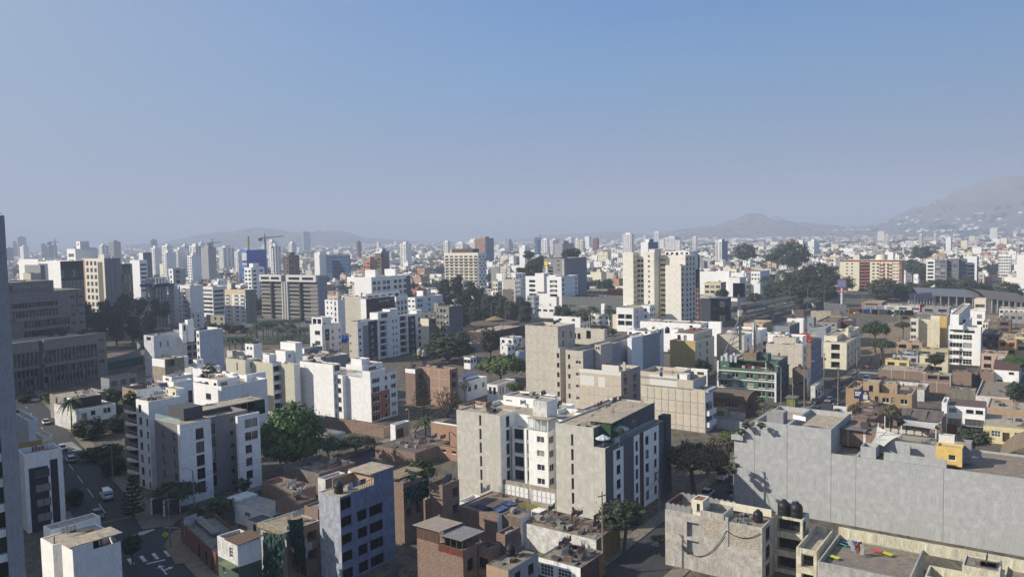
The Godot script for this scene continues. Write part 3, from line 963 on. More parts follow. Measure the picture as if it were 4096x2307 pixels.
	r = bld("house","long low house with a patched dirt roof and two barred white windows","house",s,{"l":WHITE,"r":dy(0.4,0.27,0.27),"zl":[[0,1,2.6,9,dy(0.45,0.24,0.18)]],"wl":[[[0.2,0.62],0.9,3,1,2.2,1.6,"l"]],"zr":[[0.75,1.0,0.2,9,dy(0.6,0.45,0.18)]],"bits":22,"par":0.08,"cop":ROOF2,"roof":ROOF2})
	s = [11.95,-118,36,13.86,7.5,4.16]
	r = bld("house","low house roofed with loose boards along the foot of the beige block","house",s,{"l":WHITE2,"r":dy(0.5,0.4,0.2),"bits":26,"par":0.08,"cop":ROOF2,"roof":ROOF2})
	for k in 16:
		var g := Geo.new()
		g.cube(on(s) * V(rng.randf_range(1.5,s[4] - 1.5),s[5] + 0.02 + k * 0.012,-rng.randf_range(1.5,s[3] - 2)),V(rng.randf_range(0.8,1.4),0.04,rng.randf_range(1.8,3.2)),deg_to_rad(54) + rng.randf_range(-0.2,0.2))
		part("roof_sheet",g.mesh(),paint("tin",[Color(0.5,0.43,0.37),Color(0.42,0.37,0.33),Color(0.58,0.5,0.42)][k % 3]),r,undo(r))
	central()
	right_corner()
	left_blocks()
	right_houses()


func cloth_sheet(g: Geo,o: Vector3,a: Vector3,b: Vector3,bump: float,n: int):
	var q := noise(int(o.x * 7),0.35,3)
	var p := func(i:int,j:int) -> Vector3:
		var w:Vector3 = o + a * (i / float(n)) + b * (j / float(n))
		return w + V(0,q.get_noise_2d(w.x * 3,w.z * 3) * bump * 2.0,0) + a.normalized() * (q.get_noise_2d(j * 9.0,3) * 0.5 if i == 0 or i == n else 0.0)
	for i in n:
		for j in n:
			var p0:Vector3 = p.call(i,j)
			var p1:Vector3 = p.call(i + 1,j)
			var p2:Vector3 = p.call(i + 1,j + 1)
			var p3:Vector3 = p.call(i,j + 1)
			var nn := (p1 - p0).cross(p3 - p0).normalized()
			if nn.y < 0:nn = -nn
			g.quad(p0,p1,p2,p3,nn,Vector2(i,j),Vector2(i + 1,j),Vector2(i + 1,j + 1),Vector2(i,j + 1))


func net(a: Vector3,b: Vector3,drop: float,label: String,s: int):
	# hanging cloth with folds, torn lower edge
	var q := noise(s,0.2,3)
	var nx := 22
	var ny := 14
	var along := b - a
	var out := V(along.z,0,-along.x).normalized()
	if out.z < 0:out = -out
	var g := Geo.new()
	var p := func(i:int,j:int) -> Vector3:
		var f := i / float(nx)
		var h := j / float(ny)
		var cut := drop * (0.8 + 0.35 * q.get_noise_1d(i * 6.0))
		var sag := 0.5 * sin(f * PI) * (1.0 - h)
		var fold := sin(i * 1.25 + q.get_noise_2d(i * 3.0,j * 5.0) * 4.0) * (0.12 + 0.3 * h) + q.get_noise_2d(i * 5.0,j * 9.0) * 0.7 * h
		var squeeze := (0.5 - f) * 0.25 * h
		return a + along * (f + squeeze) + V(0,-h * cut - sag * 0.35,0) + out * (fold + 0.5 * h)
	for i in nx:
		for j in ny:
			var p0:Vector3 = p.call(i,j)
			var p1:Vector3 = p.call(i + 1,j)
			var p2:Vector3 = p.call(i + 1,j + 1)
			var p3:Vector3 = p.call(i,j + 1)
			var nn := (p1 - p0).cross(p3 - p0).normalized()
			g.quad(p3,p2,p1,p0,nn,Vector2(i,j),Vector2(i + 1,j),Vector2(i + 1,j + 1),Vector2(i,j + 1))
	tag(part("safety_net",g.mesh(),cl(0.16,0.3,0.26)),label,"net","green nets on the roofs")


func central():
	# --- the white and beige block in the middle: two beige party walls with slit windows, a white court between them
	var s := [13.31,-133.5,35,7.55,24.17,17.51]
	var h:float = s[5]
	var lw := pl(0.93,0.92,0.9)
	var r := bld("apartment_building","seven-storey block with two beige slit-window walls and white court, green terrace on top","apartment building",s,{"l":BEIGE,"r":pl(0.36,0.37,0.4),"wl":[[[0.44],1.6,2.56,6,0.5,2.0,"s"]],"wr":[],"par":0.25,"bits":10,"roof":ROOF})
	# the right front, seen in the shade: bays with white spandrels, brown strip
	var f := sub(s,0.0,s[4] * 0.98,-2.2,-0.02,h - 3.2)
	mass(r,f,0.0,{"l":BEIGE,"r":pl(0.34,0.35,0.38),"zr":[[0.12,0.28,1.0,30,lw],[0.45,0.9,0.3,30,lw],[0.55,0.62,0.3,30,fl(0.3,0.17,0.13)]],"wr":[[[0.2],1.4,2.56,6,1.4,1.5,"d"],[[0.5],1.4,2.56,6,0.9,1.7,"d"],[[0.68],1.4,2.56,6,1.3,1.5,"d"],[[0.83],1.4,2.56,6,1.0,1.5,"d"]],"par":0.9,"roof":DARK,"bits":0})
	# sloping roof over the top terrace
	slab(r,"terrace_canopy",s,V(s[4] * 0.15,h + 0.2,-s[3] * 0.5),V(s[4] * 0.8,h + 0.3,1.6),ROOF,0.5)
	slab(r,"green_wall",s,V(s[4] * 0.1,h - 2.8,-0.6),V(s[4] * 0.12,h + 0.2,2.0),fl(0.14,0.27,0.16))
	slab(r,"green_wall",s,V(s[4] * 0.12,h - 2.8,0.05),V(s[4] * 0.45,h + 0.1,0.1),fl(0.17,0.34,0.19))
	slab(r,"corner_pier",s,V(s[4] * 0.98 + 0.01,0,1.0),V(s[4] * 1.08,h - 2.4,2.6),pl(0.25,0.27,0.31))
	# left beige wing
	var c := [-2.65,-144,35,10.22,5.3,17.57]
	mass(r,c,0.0,{"l":BEIGE,"r":lw,"wl":[[[0.55],0.4,2.56,7,0.5,2.0,"s"]],"wr":[[[0.45],0.5,2.56,7,1.1,2.0,"d"]],"par":0.25,"bits":5,"zl":[]})
	# white court behind, with bay windows and balconies
	var q := sub(c,5.0,14.0,-13.0,c[3],c[5] - 0.6)
	mass(r,q,0.0,{"l":lw,"r":lw,"par":0.8,"bits":4,"roof":ROOF,"wl":[]})
	var bay := sub(c,3.0,5.0,-3.6,-0.4,c[5] - 2.6)
	mass(r,bay,0.0,{"l":lw,"r":lw,"wl":[[[0.5],0.25,2.56,6,2.0,1.8,"d"]],"wr":[[[0.5],0.25,2.56,6,1.2,1.8,"d"]],"par":0.2})
	var bay2 := sub(c,2.6,5.0,-8.6,-4.4,c[5] - 2.6)
	mass(r,bay2,0.0,{"l":lw,"r":lw,"wl":[[[0.62],0.9,2.56,6,1.6,1.15,"w"]],"wr":[[[0.5],0.9,2.56,6,1.6,1.3,"w"]],"par":0.2})
	slab(r,"glazed_porch",bay2,V(0.1,bay2[5] - 0.2,-bay2[3] + 0.1),V(2.2,bay2[5] + 2.2,-0.1),clear_glass())
	slab(r,"porch_roof",bay2,V(-0.2,bay2[5] + 2.21,-bay2[3] - 0.1),V(3.2,bay2[5] + 2.36,0.2),ROOF)
	for k in [0.0,0.33,0.66,1.0]:
		slab(r,"porch_post",bay2,V(0.0,bay2[5],-bay2[3] * k - 0.05),V(0.1,bay2[5] + 2.2,-bay2[3] * k + 0.05),WHITE)
	for k in 4:
		slab(r,"drain_pipe",q,V(-0.16,1.0,-0.5 - k * 0.9),V(-0.02,q[5] - 0.2,-0.38 - k * 0.9),fl(0.8,0.8,0.8))
	# stair and water box on the roof, big and white
	mass(r,[5.87,-143,35,3.03,3.61,20.18],14.0,{"l":WHITE2,"r":lw,"par":0.1,"roof":ROOF})
	mass(r,[5.64,-158,35,9.64,5.7,17.42],10.0,{"l":lw,"r":lw,"par":0.25,"roof":ROOF,"bits":6,"wl":[[[0.15,0.3],0.8,3,1,1.6,1.5,"d"]]})
	mass(r,[8.27,-150,35,4.35,6.35,17.1],8.0,{"l":lw,"r":lw,"par":0.4,"roof":ROOF,"bits":3})
	mass(r,[15.79,-146,35,5.89,14.48,16.79],8.0,{"l":lw,"r":lw,"par":0.2,"roof":rf(0.45,0.38,0.36),"bits":8})
	# low wall of pale blocks that closes the court
	var w := sub(s,0.0,0.25,s[3],s[3] + 12.0,5.6)
	mass(r,w,0.0,{"l":dy(0.68,0.63,0.55),"r":BEIGE,"zl":[[0.03,0.48,0.7,2.9,dy(0.78,0.78,0.77)],[0.52,0.98,0.7,2.9,dy(0.8,0.79,0.77)],[0.0,1.0,3.8,5.6,BLOCK]],"par":0.02})
	for k in 12:
		for j in 2:
			if k == 6:continue
			slab(r,"plaster_panel",w,V(-0.06,2.9 + j * 1.0,-12.0 + 0.45 + k * 0.95),V(-0.003,3.75 + j * 1.0,-12.0 + 1.2 + k * 0.95),WHITE)
	slab(r,"foot_wall",s,V(-0.5,0,-s[3] * 2.2),V(-0.02,1.3,0),WHITE)
	# things on the terrace
	parasol(on(s) * V(s[4] * 0.3,h - 3.3,1.2),Color(0.75,0.82,0.8),"pale grey parasol open on the green terrace of the middle block",1.7)
	parasol(on(s) * V(s[4] * 0.04,h - 3.6,1.3),Color(0.8,0.84,0.86),"smaller pale parasol at the chamfered corner of the green terrace",1.3)
	var rk := thing("drying_rack","white folding drying rack hung with clothes on the green terrace","drying rack",on(s) * V(s[4] * 0.2,h - 4.0,1.75),0.5)
	var g := Geo.new()
	for k in 6:
		g.tube(V(-0.5 + k * 0.2,0,0),V(-0.5 + k * 0.2,1.6,0.3),0.03,0.03,5)
		g.tube(V(-0.5 + k * 0.2,0,0.4),V(-0.5 + k * 0.2,1.6,0.1),0.03,0.03,5)
	part("frame",g.mesh(),fl(0.85,0.85,0.85),rk)
	for k in 4:
		g = Geo.new()
		g.cube(V(-0.4 + k * 0.27,1.2,0.32),V(0.24,0.7 + 0.1 * (k % 2),0.04))
		part("shirt",g.mesh(),cl(0.85,0.85,0.88),rk)


func parasol(at: Vector3,c: Color,label: String,rad: float):
	var o := thing("parasol",label,"parasol",at)
	var g := Geo.new()
	g.tube(Vector3.ZERO,V(0,2.4,0),0.035,0.03,6)
	part("pole",g.mesh(),metal(Color(0.7,0.7,0.7)),o)
	g = Geo.new()
	for i in 8:
		var a0 := TAU * i / 8
		var a1 := TAU * (i + 1) / 8
		var d0 := V(cos(a0),0,sin(a0)) * rad
		var d1 := V(cos(a1),0,sin(a1)) * rad
		var t := V(0,2.5,0)
		var p := d0 + V(0,1.9,0)
		var q := d1 + V(0,1.9,0)
		var m := (p + q) / 2 - V(0,0.0,0) - (p + q) * 0.02
		var n1 := (m - t).cross(p - t).normalized()
		var n2 := (q - t).cross(m - t).normalized()
		g.tri(t,p,m,n1,n1,n1)
		g.tri(t,m,q,n2,n2,n2)
		g.quad(p - V(0,0.2,0),q - V(0,0.2,0),q,p,(d0 + d1).normalized())
	part("canopy",g.mesh(),paint("cloth",c),o)


func right_corner():
	# --- worn concrete building with the scalloped roof fence, bottom right
	var s := [34.52,-110,35,14.71,5.78,8.51]
	var h:float = s[5]
	var rough := dy(0.74,0.71,0.66)
	var r := bld("apartment_building","worn concrete building with light well and scalloped fence round its red roof terrace","apartment building",s,{"l":rough,"r":rough,"wr":[[[0.45],0.6,2.7,3,2.0,1.9,"d"]],"zl":[[0.42,0.6,0.3,2.9,br(0.72,0.65,0.57)],[0.66,0.97,0.4,3.4,br(0.72,0.65,0.57)]],"par":0.4,"bits":6,"wl":[[[0.3],1.2,2.75,3,1.9,2.3,"n"]],"roof":ROOF2})
	slab(r,"concrete_pier",s,V(-0.12,h - 3.6,-s[3] * 0.36),V(-0.003,h + 0.6,-s[3] * 0.33),rough)
	# raised part and parapets on the roof
	mass(r,sub(s,0.05,s[4] * 0.7,s[3] * 0.38,s[3] * 0.62,h + 0.9),h - 0.5,{"l":rough,"r":CREAM,"par":0.7,"roof":ROOF2})
	mass(r,sub(s,0.3,s[4] * 0.5,s[3] * 0.6,s[3] * 0.72,h + 2.2),h - 0.5,{"l":CREAM,"r":CREAM,"par":0.1,"wl":[[[0.6],0.5,2,1,0.5,1.1,"d"]],"roof":rf(0.62,0.38,0.3)})
	slab(r,"red_parapet",s,V(0.25,h - 0.1,-s[3] + 0.2),V(s[4] - 0.3,h + 0.9,-s[3] + 0.35),dy(0.5,0.18,0.13))
	slab(r,"cream_parapet",s,V(s[4] * 0.9,h - 0.1,-s[3] * 0.55),V(s[4] * 0.95,h + 0.95,-0.3),CREAM)
	var fm := metal(Color(0.62,0.62,0.62),0.45)
	var n1 := int(s[4] / 0.55)
	var n2 := int(s[3] * 0.62 / 0.9)
	for k in n1 + n2 + 5:
		var g := Geo.new()
		var at := V(0.12 + k * 0.55,h,-s[3] + 0.12)
		var dirn := V(1,0,0)
		var w := 0.52
		if k >= n1 + n2:at = V(0.12,h,-s[3] + 0.1 + (k - n1 - n2) * 0.8); dirn = V(0,0,1); w = 0.76
		elif k >= n1:at = V(s[4] - 0.1,h,-s[3] + 0.1 + (k - n1) * 0.9); dirn = V(0,0,1); w = 0.86
		for a in 6:  # rounded top of each panel
			var a0 := PI * a / 6
			var a1 := PI * (a + 1) / 6
			g.quad(at + dirn * (w / 2 + w / 2 * cos(a1)),at + dirn * (w / 2 + w / 2 * cos(a0)),at + dirn * (w / 2 + w / 2 * cos(a0)) + V(0,0.75 + 0.4 * sin(a0),0),at + dirn * (w / 2 + w / 2 * cos(a1)) + V(0,0.75 + 0.4 * sin(a1),0),dirn.cross(Vector3.UP))
		g.tube(at,at + V(0,1.0,0),0.04,0.04,5)
		part("fence_panel",g.mesh(),fm,r,undo(r) * on(s))
	# cables slung over the facade
	for q in [[V(-0.15,h - 1.3,-s[3] * 0.345),V(-0.15,h - 5.0,-s[3] * 0.82),2.6],[V(-0.15,h - 1.3,-s[3] * 0.345),V(-0.15,h - 0.7,-0.2),0.9]]:
		cable(on(s) * q[0],on(s) * q[1],q[2],"black cable sagging across the worn concrete facade",0.05)
	tank(on(s) * V(s[4] * 0.55,h - 0.35,-1.6),"single black water tank among rubble on the worn concrete roof",Color(0.07,0.07,0.08),1.15)
	for i in 24:
		var g := Geo.new()
		g.cube(on(s) * V(rng.randf_range(0.6,s[4] - 0.8),h - 0.3 + rng.randf() * 0.3,-rng.randf_range(2.6,s[3] * 0.34)),V(rng.randf_range(0.2,0.7),rng.randf_range(0.1,0.5),rng.randf_range(0.2,0.6)),rng.randf() * 3)
		part("rubble_piece",g.mesh(),dy(0.5,0.5,0.49),r,undo(r))
	# --- cream building with open balconies and roof terrace
	s = [41.31,-113,35,4.01,3.49,8.44]
	h = s[5]
	var cr := dy(0.84,0.81,0.68)
	r = bld("apartment_building","cream building with open balconies below twin black tanks, in front of the grey wall","apartment building",s,{"l":cr,"r":cr,"wl":[[[0.5],0.35,2.8,4,-0.82,1.9,"b"]],"wr":[[[0.3],0.5,2.8,3,1.4,1.6,"d"]],"par":0.2,"bits":2})
	for k in 2:
		tank(on(s) * V(1.2,h - 0.15,-s[3] * (0.75 - 0.45 * k)),["left","right"][k] + " one of the twin black tanks above the cream balconies",Color(0.08,0.08,0.1),1.5)
	var s3 := [41.05,-107,35,2.74,10,6.23]
	mass(r,s3,0.0,{"l":cr,"r":cr,"wl":[[[0.55],0.7,2.8,3,-0.6,1.9,"b"]],"par":0.9})
	# roof terrace deck with cream parapets
	var deck := [49.2,-97.8,35,11.1,12,6]
	mass(r,deck,0.0,{"l":dy(0.7,0.69,0.66),"r":cr,"b":cr,"par":0.8,"roof":rf(0.52,0.49,0.46),"wl":[]})
	mass(r,sub(deck,1.0,5.0,-5.5,-1.6,6.6),0.0,{"l":cr,"r":cr,"par":1.6,"roof":DARK})
	mass(r,sub(deck,1.5,5.5,-9.6,-5.6,8.7),0.0,{"l":cr,"r":cr,"par":0.15,"roof":ROOF2,"bits":2})
	mass(r,sub(deck,0.0,12.0,-22.0,-9.7,5.9),0.0,{"l":cr,"r":cr,"par":0.5,"roof":ROOF2,"bits":3})
	slab(r,"back_parapet",deck,V(11.7,5.4,-deck[3]),V(12.02,7.0,22.0),cr)
	# things lying on the terrace
	var mats := [[V(9.5,0,-16.5),Color(0.2,0.62,0.55),"green-blue foam mat lying by the terrace parapet"],[V(9.7,0,-13.2),Color(0.16,0.36,0.7),"blue foam mat between the two teal mats"],[V(9.3,0,-5.4),Color(0.75,0.22,0.25),"red foam mat on the terrace"],[V(9.0,0,-4.1),Color(0.7,0.7,0.15),"yellow foam mat beside the red one"],[V(4.0,0,-14.6),Color(0.72,0.72,0.2),"yellow foam mat alone near the light well"]]
	for q in mats:
		var g := Geo.new()
		var p:Vector3 = q[0]
		g.cube(on(deck) * V(clampf(p.x,1,10.5),5.53,clampf(p.z,-deck[3] + 1.2,-0.8)),V(1.5,0.05,0.75),deg_to_rad(-55))
		tag(part("foam_mat",g.mesh(),paint("flat",q[1])),q[2],"mat","foam mats on the terrace")
	var lr := thing("clothes_airer","umbrella clothes airer hung with white, blue and orange clothes on the cream terrace","clothes airer",on(deck) * V(6.5,5.5,-deck[3] * 0.7))
	var ga := Geo.new()
	ga.tube(Vector3.ZERO,V(0,1.9,0),0.03,0.03,6)
	for k in 4:
		ga.tube(V(0,1.2,0),V(cos(k * PI / 2) * 1.0,1.9,sin(k * PI / 2) * 1.0),0.02,0.02,5)
	part("frame",ga.mesh(),metal(Color(0.75,0.75,0.75)),lr)
	for k in 6:
		var g := Geo.new()
		cloth_sheet(g,V(-0.7 + k * 0.24,1.85 - (0.3 if k % 2 else 0.0),-0.3 + 0.15 * k),V(0.5,0,0.1),V(0.05,-1.0 - 0.1 * k,0.1),0.05,4)
		part("garment",g.mesh(),paint("cloth",[Color(0.85,0.85,0.88),Color(0.8,0.8,0.85),Color(0.3,0.4,0.75),Color(0.75,0.35,0.12),Color(0.4,0.15,0.2),Color(0.85,0.84,0.8)][k]),lr)
	# --- the big grey party wall
	s = [54.12,-134.7,35,17,16,11.97]
	var c0 := on(s) * Vector3.ZERO
	var low := [c0.x + heading(125).x * 36.0,c0.z + heading(125).z * 36.0,35.0,36.0,15.0,12.0]
	r = thing("concrete_building","huge blank grey concrete party wall crossed by thin dark joints","building",V(low[0],0,low[1]),deg_to_rad(55))
	# separate pours with open joints between them
	var cuts := [0.0,4.0,17.1,36.0]
	for k in 3:
		mass(r,sub(low,0.0,15.0,36.0 - cuts[k + 1] + 0.05,36.0 - cuts[k],12.0),0.0,{"l":CONC,"r":CONC,"par":0.35,"roof":ROOF2})
	var hi := [c0.x,c0.z,35.0,15.3,15.0,16.1]
	mass(r,sub(hi,0.0,15.0,0.06,7.4,16.1),0.0,{"l":CONC,"r":CONC,"par":0.9,"roof":ROOF})
	mass(r,sub(hi,0.0,15.0,7.46,13.2,16.1),0.0,{"l":CONC,"r":CONC,"par":0.9,"roof":ROOF})
	mass(r,sub(hi,0.0,13.0,13.25,15.2,14.9),0.0,{"l":CONC,"r":CONC,"par":0.5,"roof":ROOF})
	mass(r,sub(hi,-0.5,0.0,15.2,17.4,13.2),12.3,{"l":CONC,"r":CONC,"par":0.3})
	mass(r,sub(hi,0.0,13.0,15.2,17.0,13.2),0.0,{"l":CONC,"r":CONC,"par":0.3})
	mass(r,sub(hi,3.0,5.6,9.0,12.0,17.4),15.0,{"l":GREY,"r":GREY,"par":0.1})
	# ivy on the far end of the wall
	# brick room, grey parapets, terrace and yellow stair box behind the wall's top
	var bw := sub(low,6.5,14.0,30.0,36.0,15.0)
	mass(r,bw,12.0,{"l":BRICK,"r":BRICK,"par":0.2,"roof":tn(0.6,0.52,0.46),"zl":[[0.63,0.7,0,5,WHITE2],[0.2,0.23,0,5,CONC]],"bits":3})
	slab(r,"tin_roof",bw,V(-0.8,15.1,-6.2),V(3.0,15.2,-1.6),tn(0.5,0.5,0.5),-0.15)
	mass(r,sub(low,0.3,3.4,29.0,31.4,13.8),12.0,{"l":CONC,"r":CONC,"par":0.6})
	mass(r,sub(low,0.3,0.9,18.6,27.8,13.2),12.0,{"l":CONC,"r":CONC,"par":0.1})
	mass(r,sub(low,2.6,3.6,24.2,25.2,14.2),12.0,{"l":CONC,"r":CONC,"par":0.1})
	mass(r,sub(low,4.4,12.0,20.4,30.0,14.4),12.0,{"l":CONC,"r":CONC,"par":0.3,"roof":ROOF,"bits":2})
	var yb := sub(low,2.0,4.8,16.6,20.3,15.0)
	mass(r,yb,12.0,{"l":pl(0.86,0.7,0.33),"r":GREY,"b":GREY,"par":0.3,"wl":[[[0.62],1.2,3,1,1.0,0.9,"w"]]})
	mass(r,sub(low,4.8,6.2,18.0,20.3,16.2),12.0,{"l":BLOCK,"r":GREY,"par":0.1})
	mass(r,sub(low,4.8,7.0,15.6,18.0,15.4),12.0,{"l":GREY,"r":GREY,"par":0.3})
	var deck2 := sub(low,5.0,11.5,20.6,29.8,14.4)
	for k in 30:
		slab(r,"balustrade_bar",deck2,V(0.0,14.4,-5.4 + k * 0.18),V(0.05,15.4,-5.4 + k * 0.18 + 0.06),metal(Color(0.55,0.55,0.55)))
	slab(r,"handrail",deck2,V(-0.02,15.4,-9.2),V(0.07,15.47,0.1),metal(Color(0.6,0.6,0.6)))
	for p in [[0.1,-9.0],[0.1,-0.2],[6.0,-9.0],[6.0,-0.2],[0.1,-5.4]]:
		slab(r,"terrace_post",deck2,V(p[0],14.2,p[1]),V(p[0] + 0.12,17.0,p[1] + 0.12),fl(0.82,0.82,0.82))
	for k in 7:
		slab(r,"flower_box",deck2,V(5.4,14.4,-9.0 + k * 1.25),V(6.0,15.0,-8.0 + k * 1.25),CONCL)
	sail(on(deck2) * V(0.1,16.9,-0.2),on(deck2) * V(6.0,16.8,-0.2),on(deck2) * V(6.0,16.8,-6.0),on(deck2) * V(0.1,17.1,-5.2),"grey shade sail stretched over the planted terrace on the concrete roof")
	sail(on(deck2) * V(0.0,15.5,-5.2),on(deck2) * V(2.8,15.8,-9.6),on(deck2) * V(-1.8,13.6,-9.8),on(deck2) * V(-2.4,13.7,-7.6),"white shade sail slung low beside the planted terrace")
	var sg := Geo.new()
	sg.cube(on(sub(hi,3,5,5.0,6.0,0.0)) * V(-0.6,17.0,-1.0),V(2.6,0.75,0.1),deg_to_rad(-55))
	tag(part("name_board",sg.mesh(),fl(0.86,0.86,0.86)),"white board on the roof of the grey concrete building","sign board")
	cable(V(47.58,1.23,-128),V(51.17,0.61,-122),1.0,"thin cable across the foot of the grey wall",0.03)


func sail(a: Vector3,b: Vector3,c: Vector3,d: Vector3,label: String):
	var g := Geo.new()
	var n := 8
	var p := func(i:int,j:int) -> Vector3:
		var u := i / float(n)
		var v := j / float(n)
		var w:Vector3 = a.lerp(b,u).lerp(d.lerp(c,u),v)
		var mid:Vector3 = (a + b + c + d) / 4.0
		var k:float = 0.16 * (sin(u * PI) * (1.0 if j == 0 or j == n else 0.0) + sin(v * PI) * (1.0 if i == 0 or i == n else 0.0))
		return w.lerp(mid,k) - V(0,0.35 * sin(u * PI) * sin(v * PI),0)
	for i in n:
		for j in n:
			var p0:Vector3 = p.call(i,j)
			var p1:Vector3 = p.call(i + 1,j)
			var p2:Vector3 = p.call(i + 1,j + 1)
			var p3:Vector3 = p.call(i,j + 1)
			var nn := (p1 - p0).cross(p3 - p0).normalized()
			if nn.y < 0:nn = -nn
			g.quad(p0,p1,p2,p3,nn)
	tag(part("shade_sail",g.mesh(),cl(0.8,0.79,0.76)),label,"shade sail","shade sails")


func cable(a: Vector3,b: Vector3,sag: float,label: String,rad := 0.03):
	var g := Geo.new()
	var last := a
	for i in range(1,15):
		var f := i / 14.0
		var p := a.lerp(b,f) - V(0,sag * 4.0 * f * (1.0 - f),0)
		g.tube(last,p,rad,rad,5,false)
		last = p
	tag(part("cable",g.mesh(),BLACK),label,"cable","cables")


func left_blocks():
	# --- grey and white block by the avenue (seven storeys)
	var s := [-74.07,-160,38,5.06,6.93,18.27]
	var h:float = s[5]
	var wh := WHITE
	var gy := pl(0.5,0.49,0.5)
	var r := bld("apartment_building","grey and white seven-storey block with curved peach balconies beside the left avenue","apartment building",s,{"l":wh,"r":wh,"wl":[[[0.3],1.0,2.6,7,1.2,1.5,"d"],[[0.84],3.6,2.6,6,0.7,1.4,"d"]],"par":0.3,"bits":5})
	# curved balcony stack on the avenue side
	var a := [-79.13,-166,38,6.32,5.18,19.61]
	mass(r,a,0.0,{"l":pl(0.62,0.53,0.44),"r":wh,"par":0.9,"bits":4,"roof":ROOF2,"wl":[[[0.6],1.8,2.6,6,-0.6,1.9,"b"]]})
	for k in 6:
		var g := Geo.new()
		var y := 1.6 + k * 2.6
		for i in 8:
			var a0 := -PI / 2 + PI * i / 8
			var a1 := -PI / 2 + PI * (i + 1) / 8
			var p0 := V(-0.02 - 1.1 * cos(a0),y,-a[3] * 0.42 + sin(a0) * a[3] * 0.36)
			var p1 := V(-0.02 - 1.1 * cos(a1),y,-a[3] * 0.42 + sin(a1) * a[3] * 0.36)
			var nn := V(-cos((a0 + a1) / 2),0,sin((a0 + a1) / 2))
			g.quad(p0,p1,p1 + V(0,0.35,0),p0 + V(0,0.35,0),nn)
			g.tri(V(0,y + 0.35,-a[3] * 0.42),p0 + V(0,0.35,0),p1 + V(0,0.35,0),Vector3.UP,Vector3.UP,Vector3.UP)
			g.tri(V(0,y,-a[3] * 0.42),p0,p1,Vector3.DOWN,Vector3.DOWN,Vector3.DOWN)
		var b := part("balcony",g.mesh(),wh,r,undo(r) * on(a))
		g = Geo.new()
		for i in 8:
			var a0 := -PI / 2 + PI * i / 8
			var a1 := -PI / 2 + PI * (i + 1) / 8
			g.tube(V(-0.08 - 1.05 * cos(a0),y + 1.3,-a[3] * 0.42 + sin(a0) * a[3] * 0.35),V(-0.08 - 1.05 * cos(a1),y + 1.3,-a[3] * 0.42 + sin(a1) * a[3] * 0.35),0.04,0.04,5)
		part("railing",g.mesh(),DARK,b)
	# lower grey wing with white corner bay
	var c := [-63.68,-150,38,9.43,6.46,15.67]
	mass(r,c,0.0,{"l":gy,"r":wh,"wl":[[[0.35,0.78],1.9,2.62,6,1.0,1.2,"c"]],"wr":[[[0.62],1.4,2.62,6,1.7,2.1,"d"]],"zl":[[0.9,1.0,0.0,30,wh]],"par":0.15,"cop":ROOF,"bits":0,"roof":ROOF})
	slab(r,"glass_rail",c,V(0.2,c[5],-c[3]),V(0.24,c[5] + 1.1,-0.2),clear_glass())
	var d := sub(c,c[4] - 0.5,c[4] + 9.5,1.9,c[3],c[5] - 0.2)
	mass(r,d,0.0,{"l":gy,"r":gy,"wr":[[[0.16],1.3,2.62,6,1.7,2.1,"d"],[[0.62,0.86],1.0,2.62,6,0.8,0.7,"d"]],"par":0.9,"bits":1})
	var e := [-55.46,-158,38,0.69,5.09,15.32]
	mass(r,e,0.0,{"l":wh,"r":wh,"wr":[[[0.45],1.0,2.62,6,1.5,1.6,"d"],[[0.75],1.0,2.62,2,1.4,1.6,"d"]],"par":0.9,"bits":1})
	# penthouse with a flat canopy and trellis
	var p := [-65.7,-164,38,2.87,14.64,15.54]
	mass(r,p,12.0,{"l":wh,"r":pl(0.78,0.78,0.7),"wr":[[[0.12,0.32],0.6,3,1,3.2,2.0,"g"],[[0.62,0.74],0.6,3,1,1.6,2.0,"d"]],"par":0.1,"roof":ROOF,"bits":3})
	slab(r,"canopy",p,V(-1.0,p[5] + 0.01,-p[3]),V(p[4] * 0.98,p[5] + 0.2,2.2),ROOF)
	slab(r,"glass_box",p,V(p[4] * 0.8,p[5] - 3.0,0.2),V(p[4] * 0.99,p[5],2.4),glass(1))
	for k in 18:
		slab(r,"trellis_bar",p,V(p[4] * (0.3 + k * 0.027),p[5] - 3.1,2.5),V(p[4] * (0.3 + k * 0.027) + 0.08,p[5] - 2.0,2.56),fl(0.7,0.7,0.7))
	slab(r,"trellis_rail",p,V(p[4] * 0.3,p[5] - 2.0,2.48),V(p[4] * 0.8,p[5] - 1.92,2.58),fl(0.7,0.7,0.7))
	slab(r,"dark_pergola",c,V(2.5,c[5],-c[3] * 0.9),V(6.5,c[5] + 2.3,-c[3] * 0.3),DARK)
	# stair towers and roof boxes
	mass(r,[-70.96,-166,38,4.11,2.07,19.55],14.0,{"l":CREAM,"r":wh,"wl":[[[0.8],0.6,3,1,0.8,1.6,"d"],[[0.15],0.4,3,1,0.5,0.6,"d"]],"par":0.1})
	mass(r,[-73.08,-170,38,2.04,4.39,20.45],14.0,{"l":wh,"r":wh,"par":0.2,"wr":[[[0.85],2.4,3,1,1.0,2.6,"d"]]})
	mass(r,[-79.31,-176,38,4.15,2.09,17.24],12.0,{"l":wh,"r":wh,"par":0.1,"roof":ROOF2,"bits":2})
	mass(r,[-85.9,-182,38,4.6,6.5,17.5],10.0,{"l":wh,"r":wh,"par":0.1,"bits":4})
	s = [-81.2,-188,38,4.1,5.4,18.5]
	bld("apartment_building","white stepped roof block with small arches behind the grey and white block","apartment building",s,{"l":wh,"r":WHITE,"wl":[[[0.5],0.4,3,1,1.6,0.5,"d"]],"wr":[[[0.3],2.0,3,1,1.4,1.2,"d"],[[0.78],1.6,3,1,1.0,0.8,"d"]],"bits":2})
	# --- long white block with a blank wall, behind it
	s = [-72.1,-195,36,12.4,13.5,14.7]
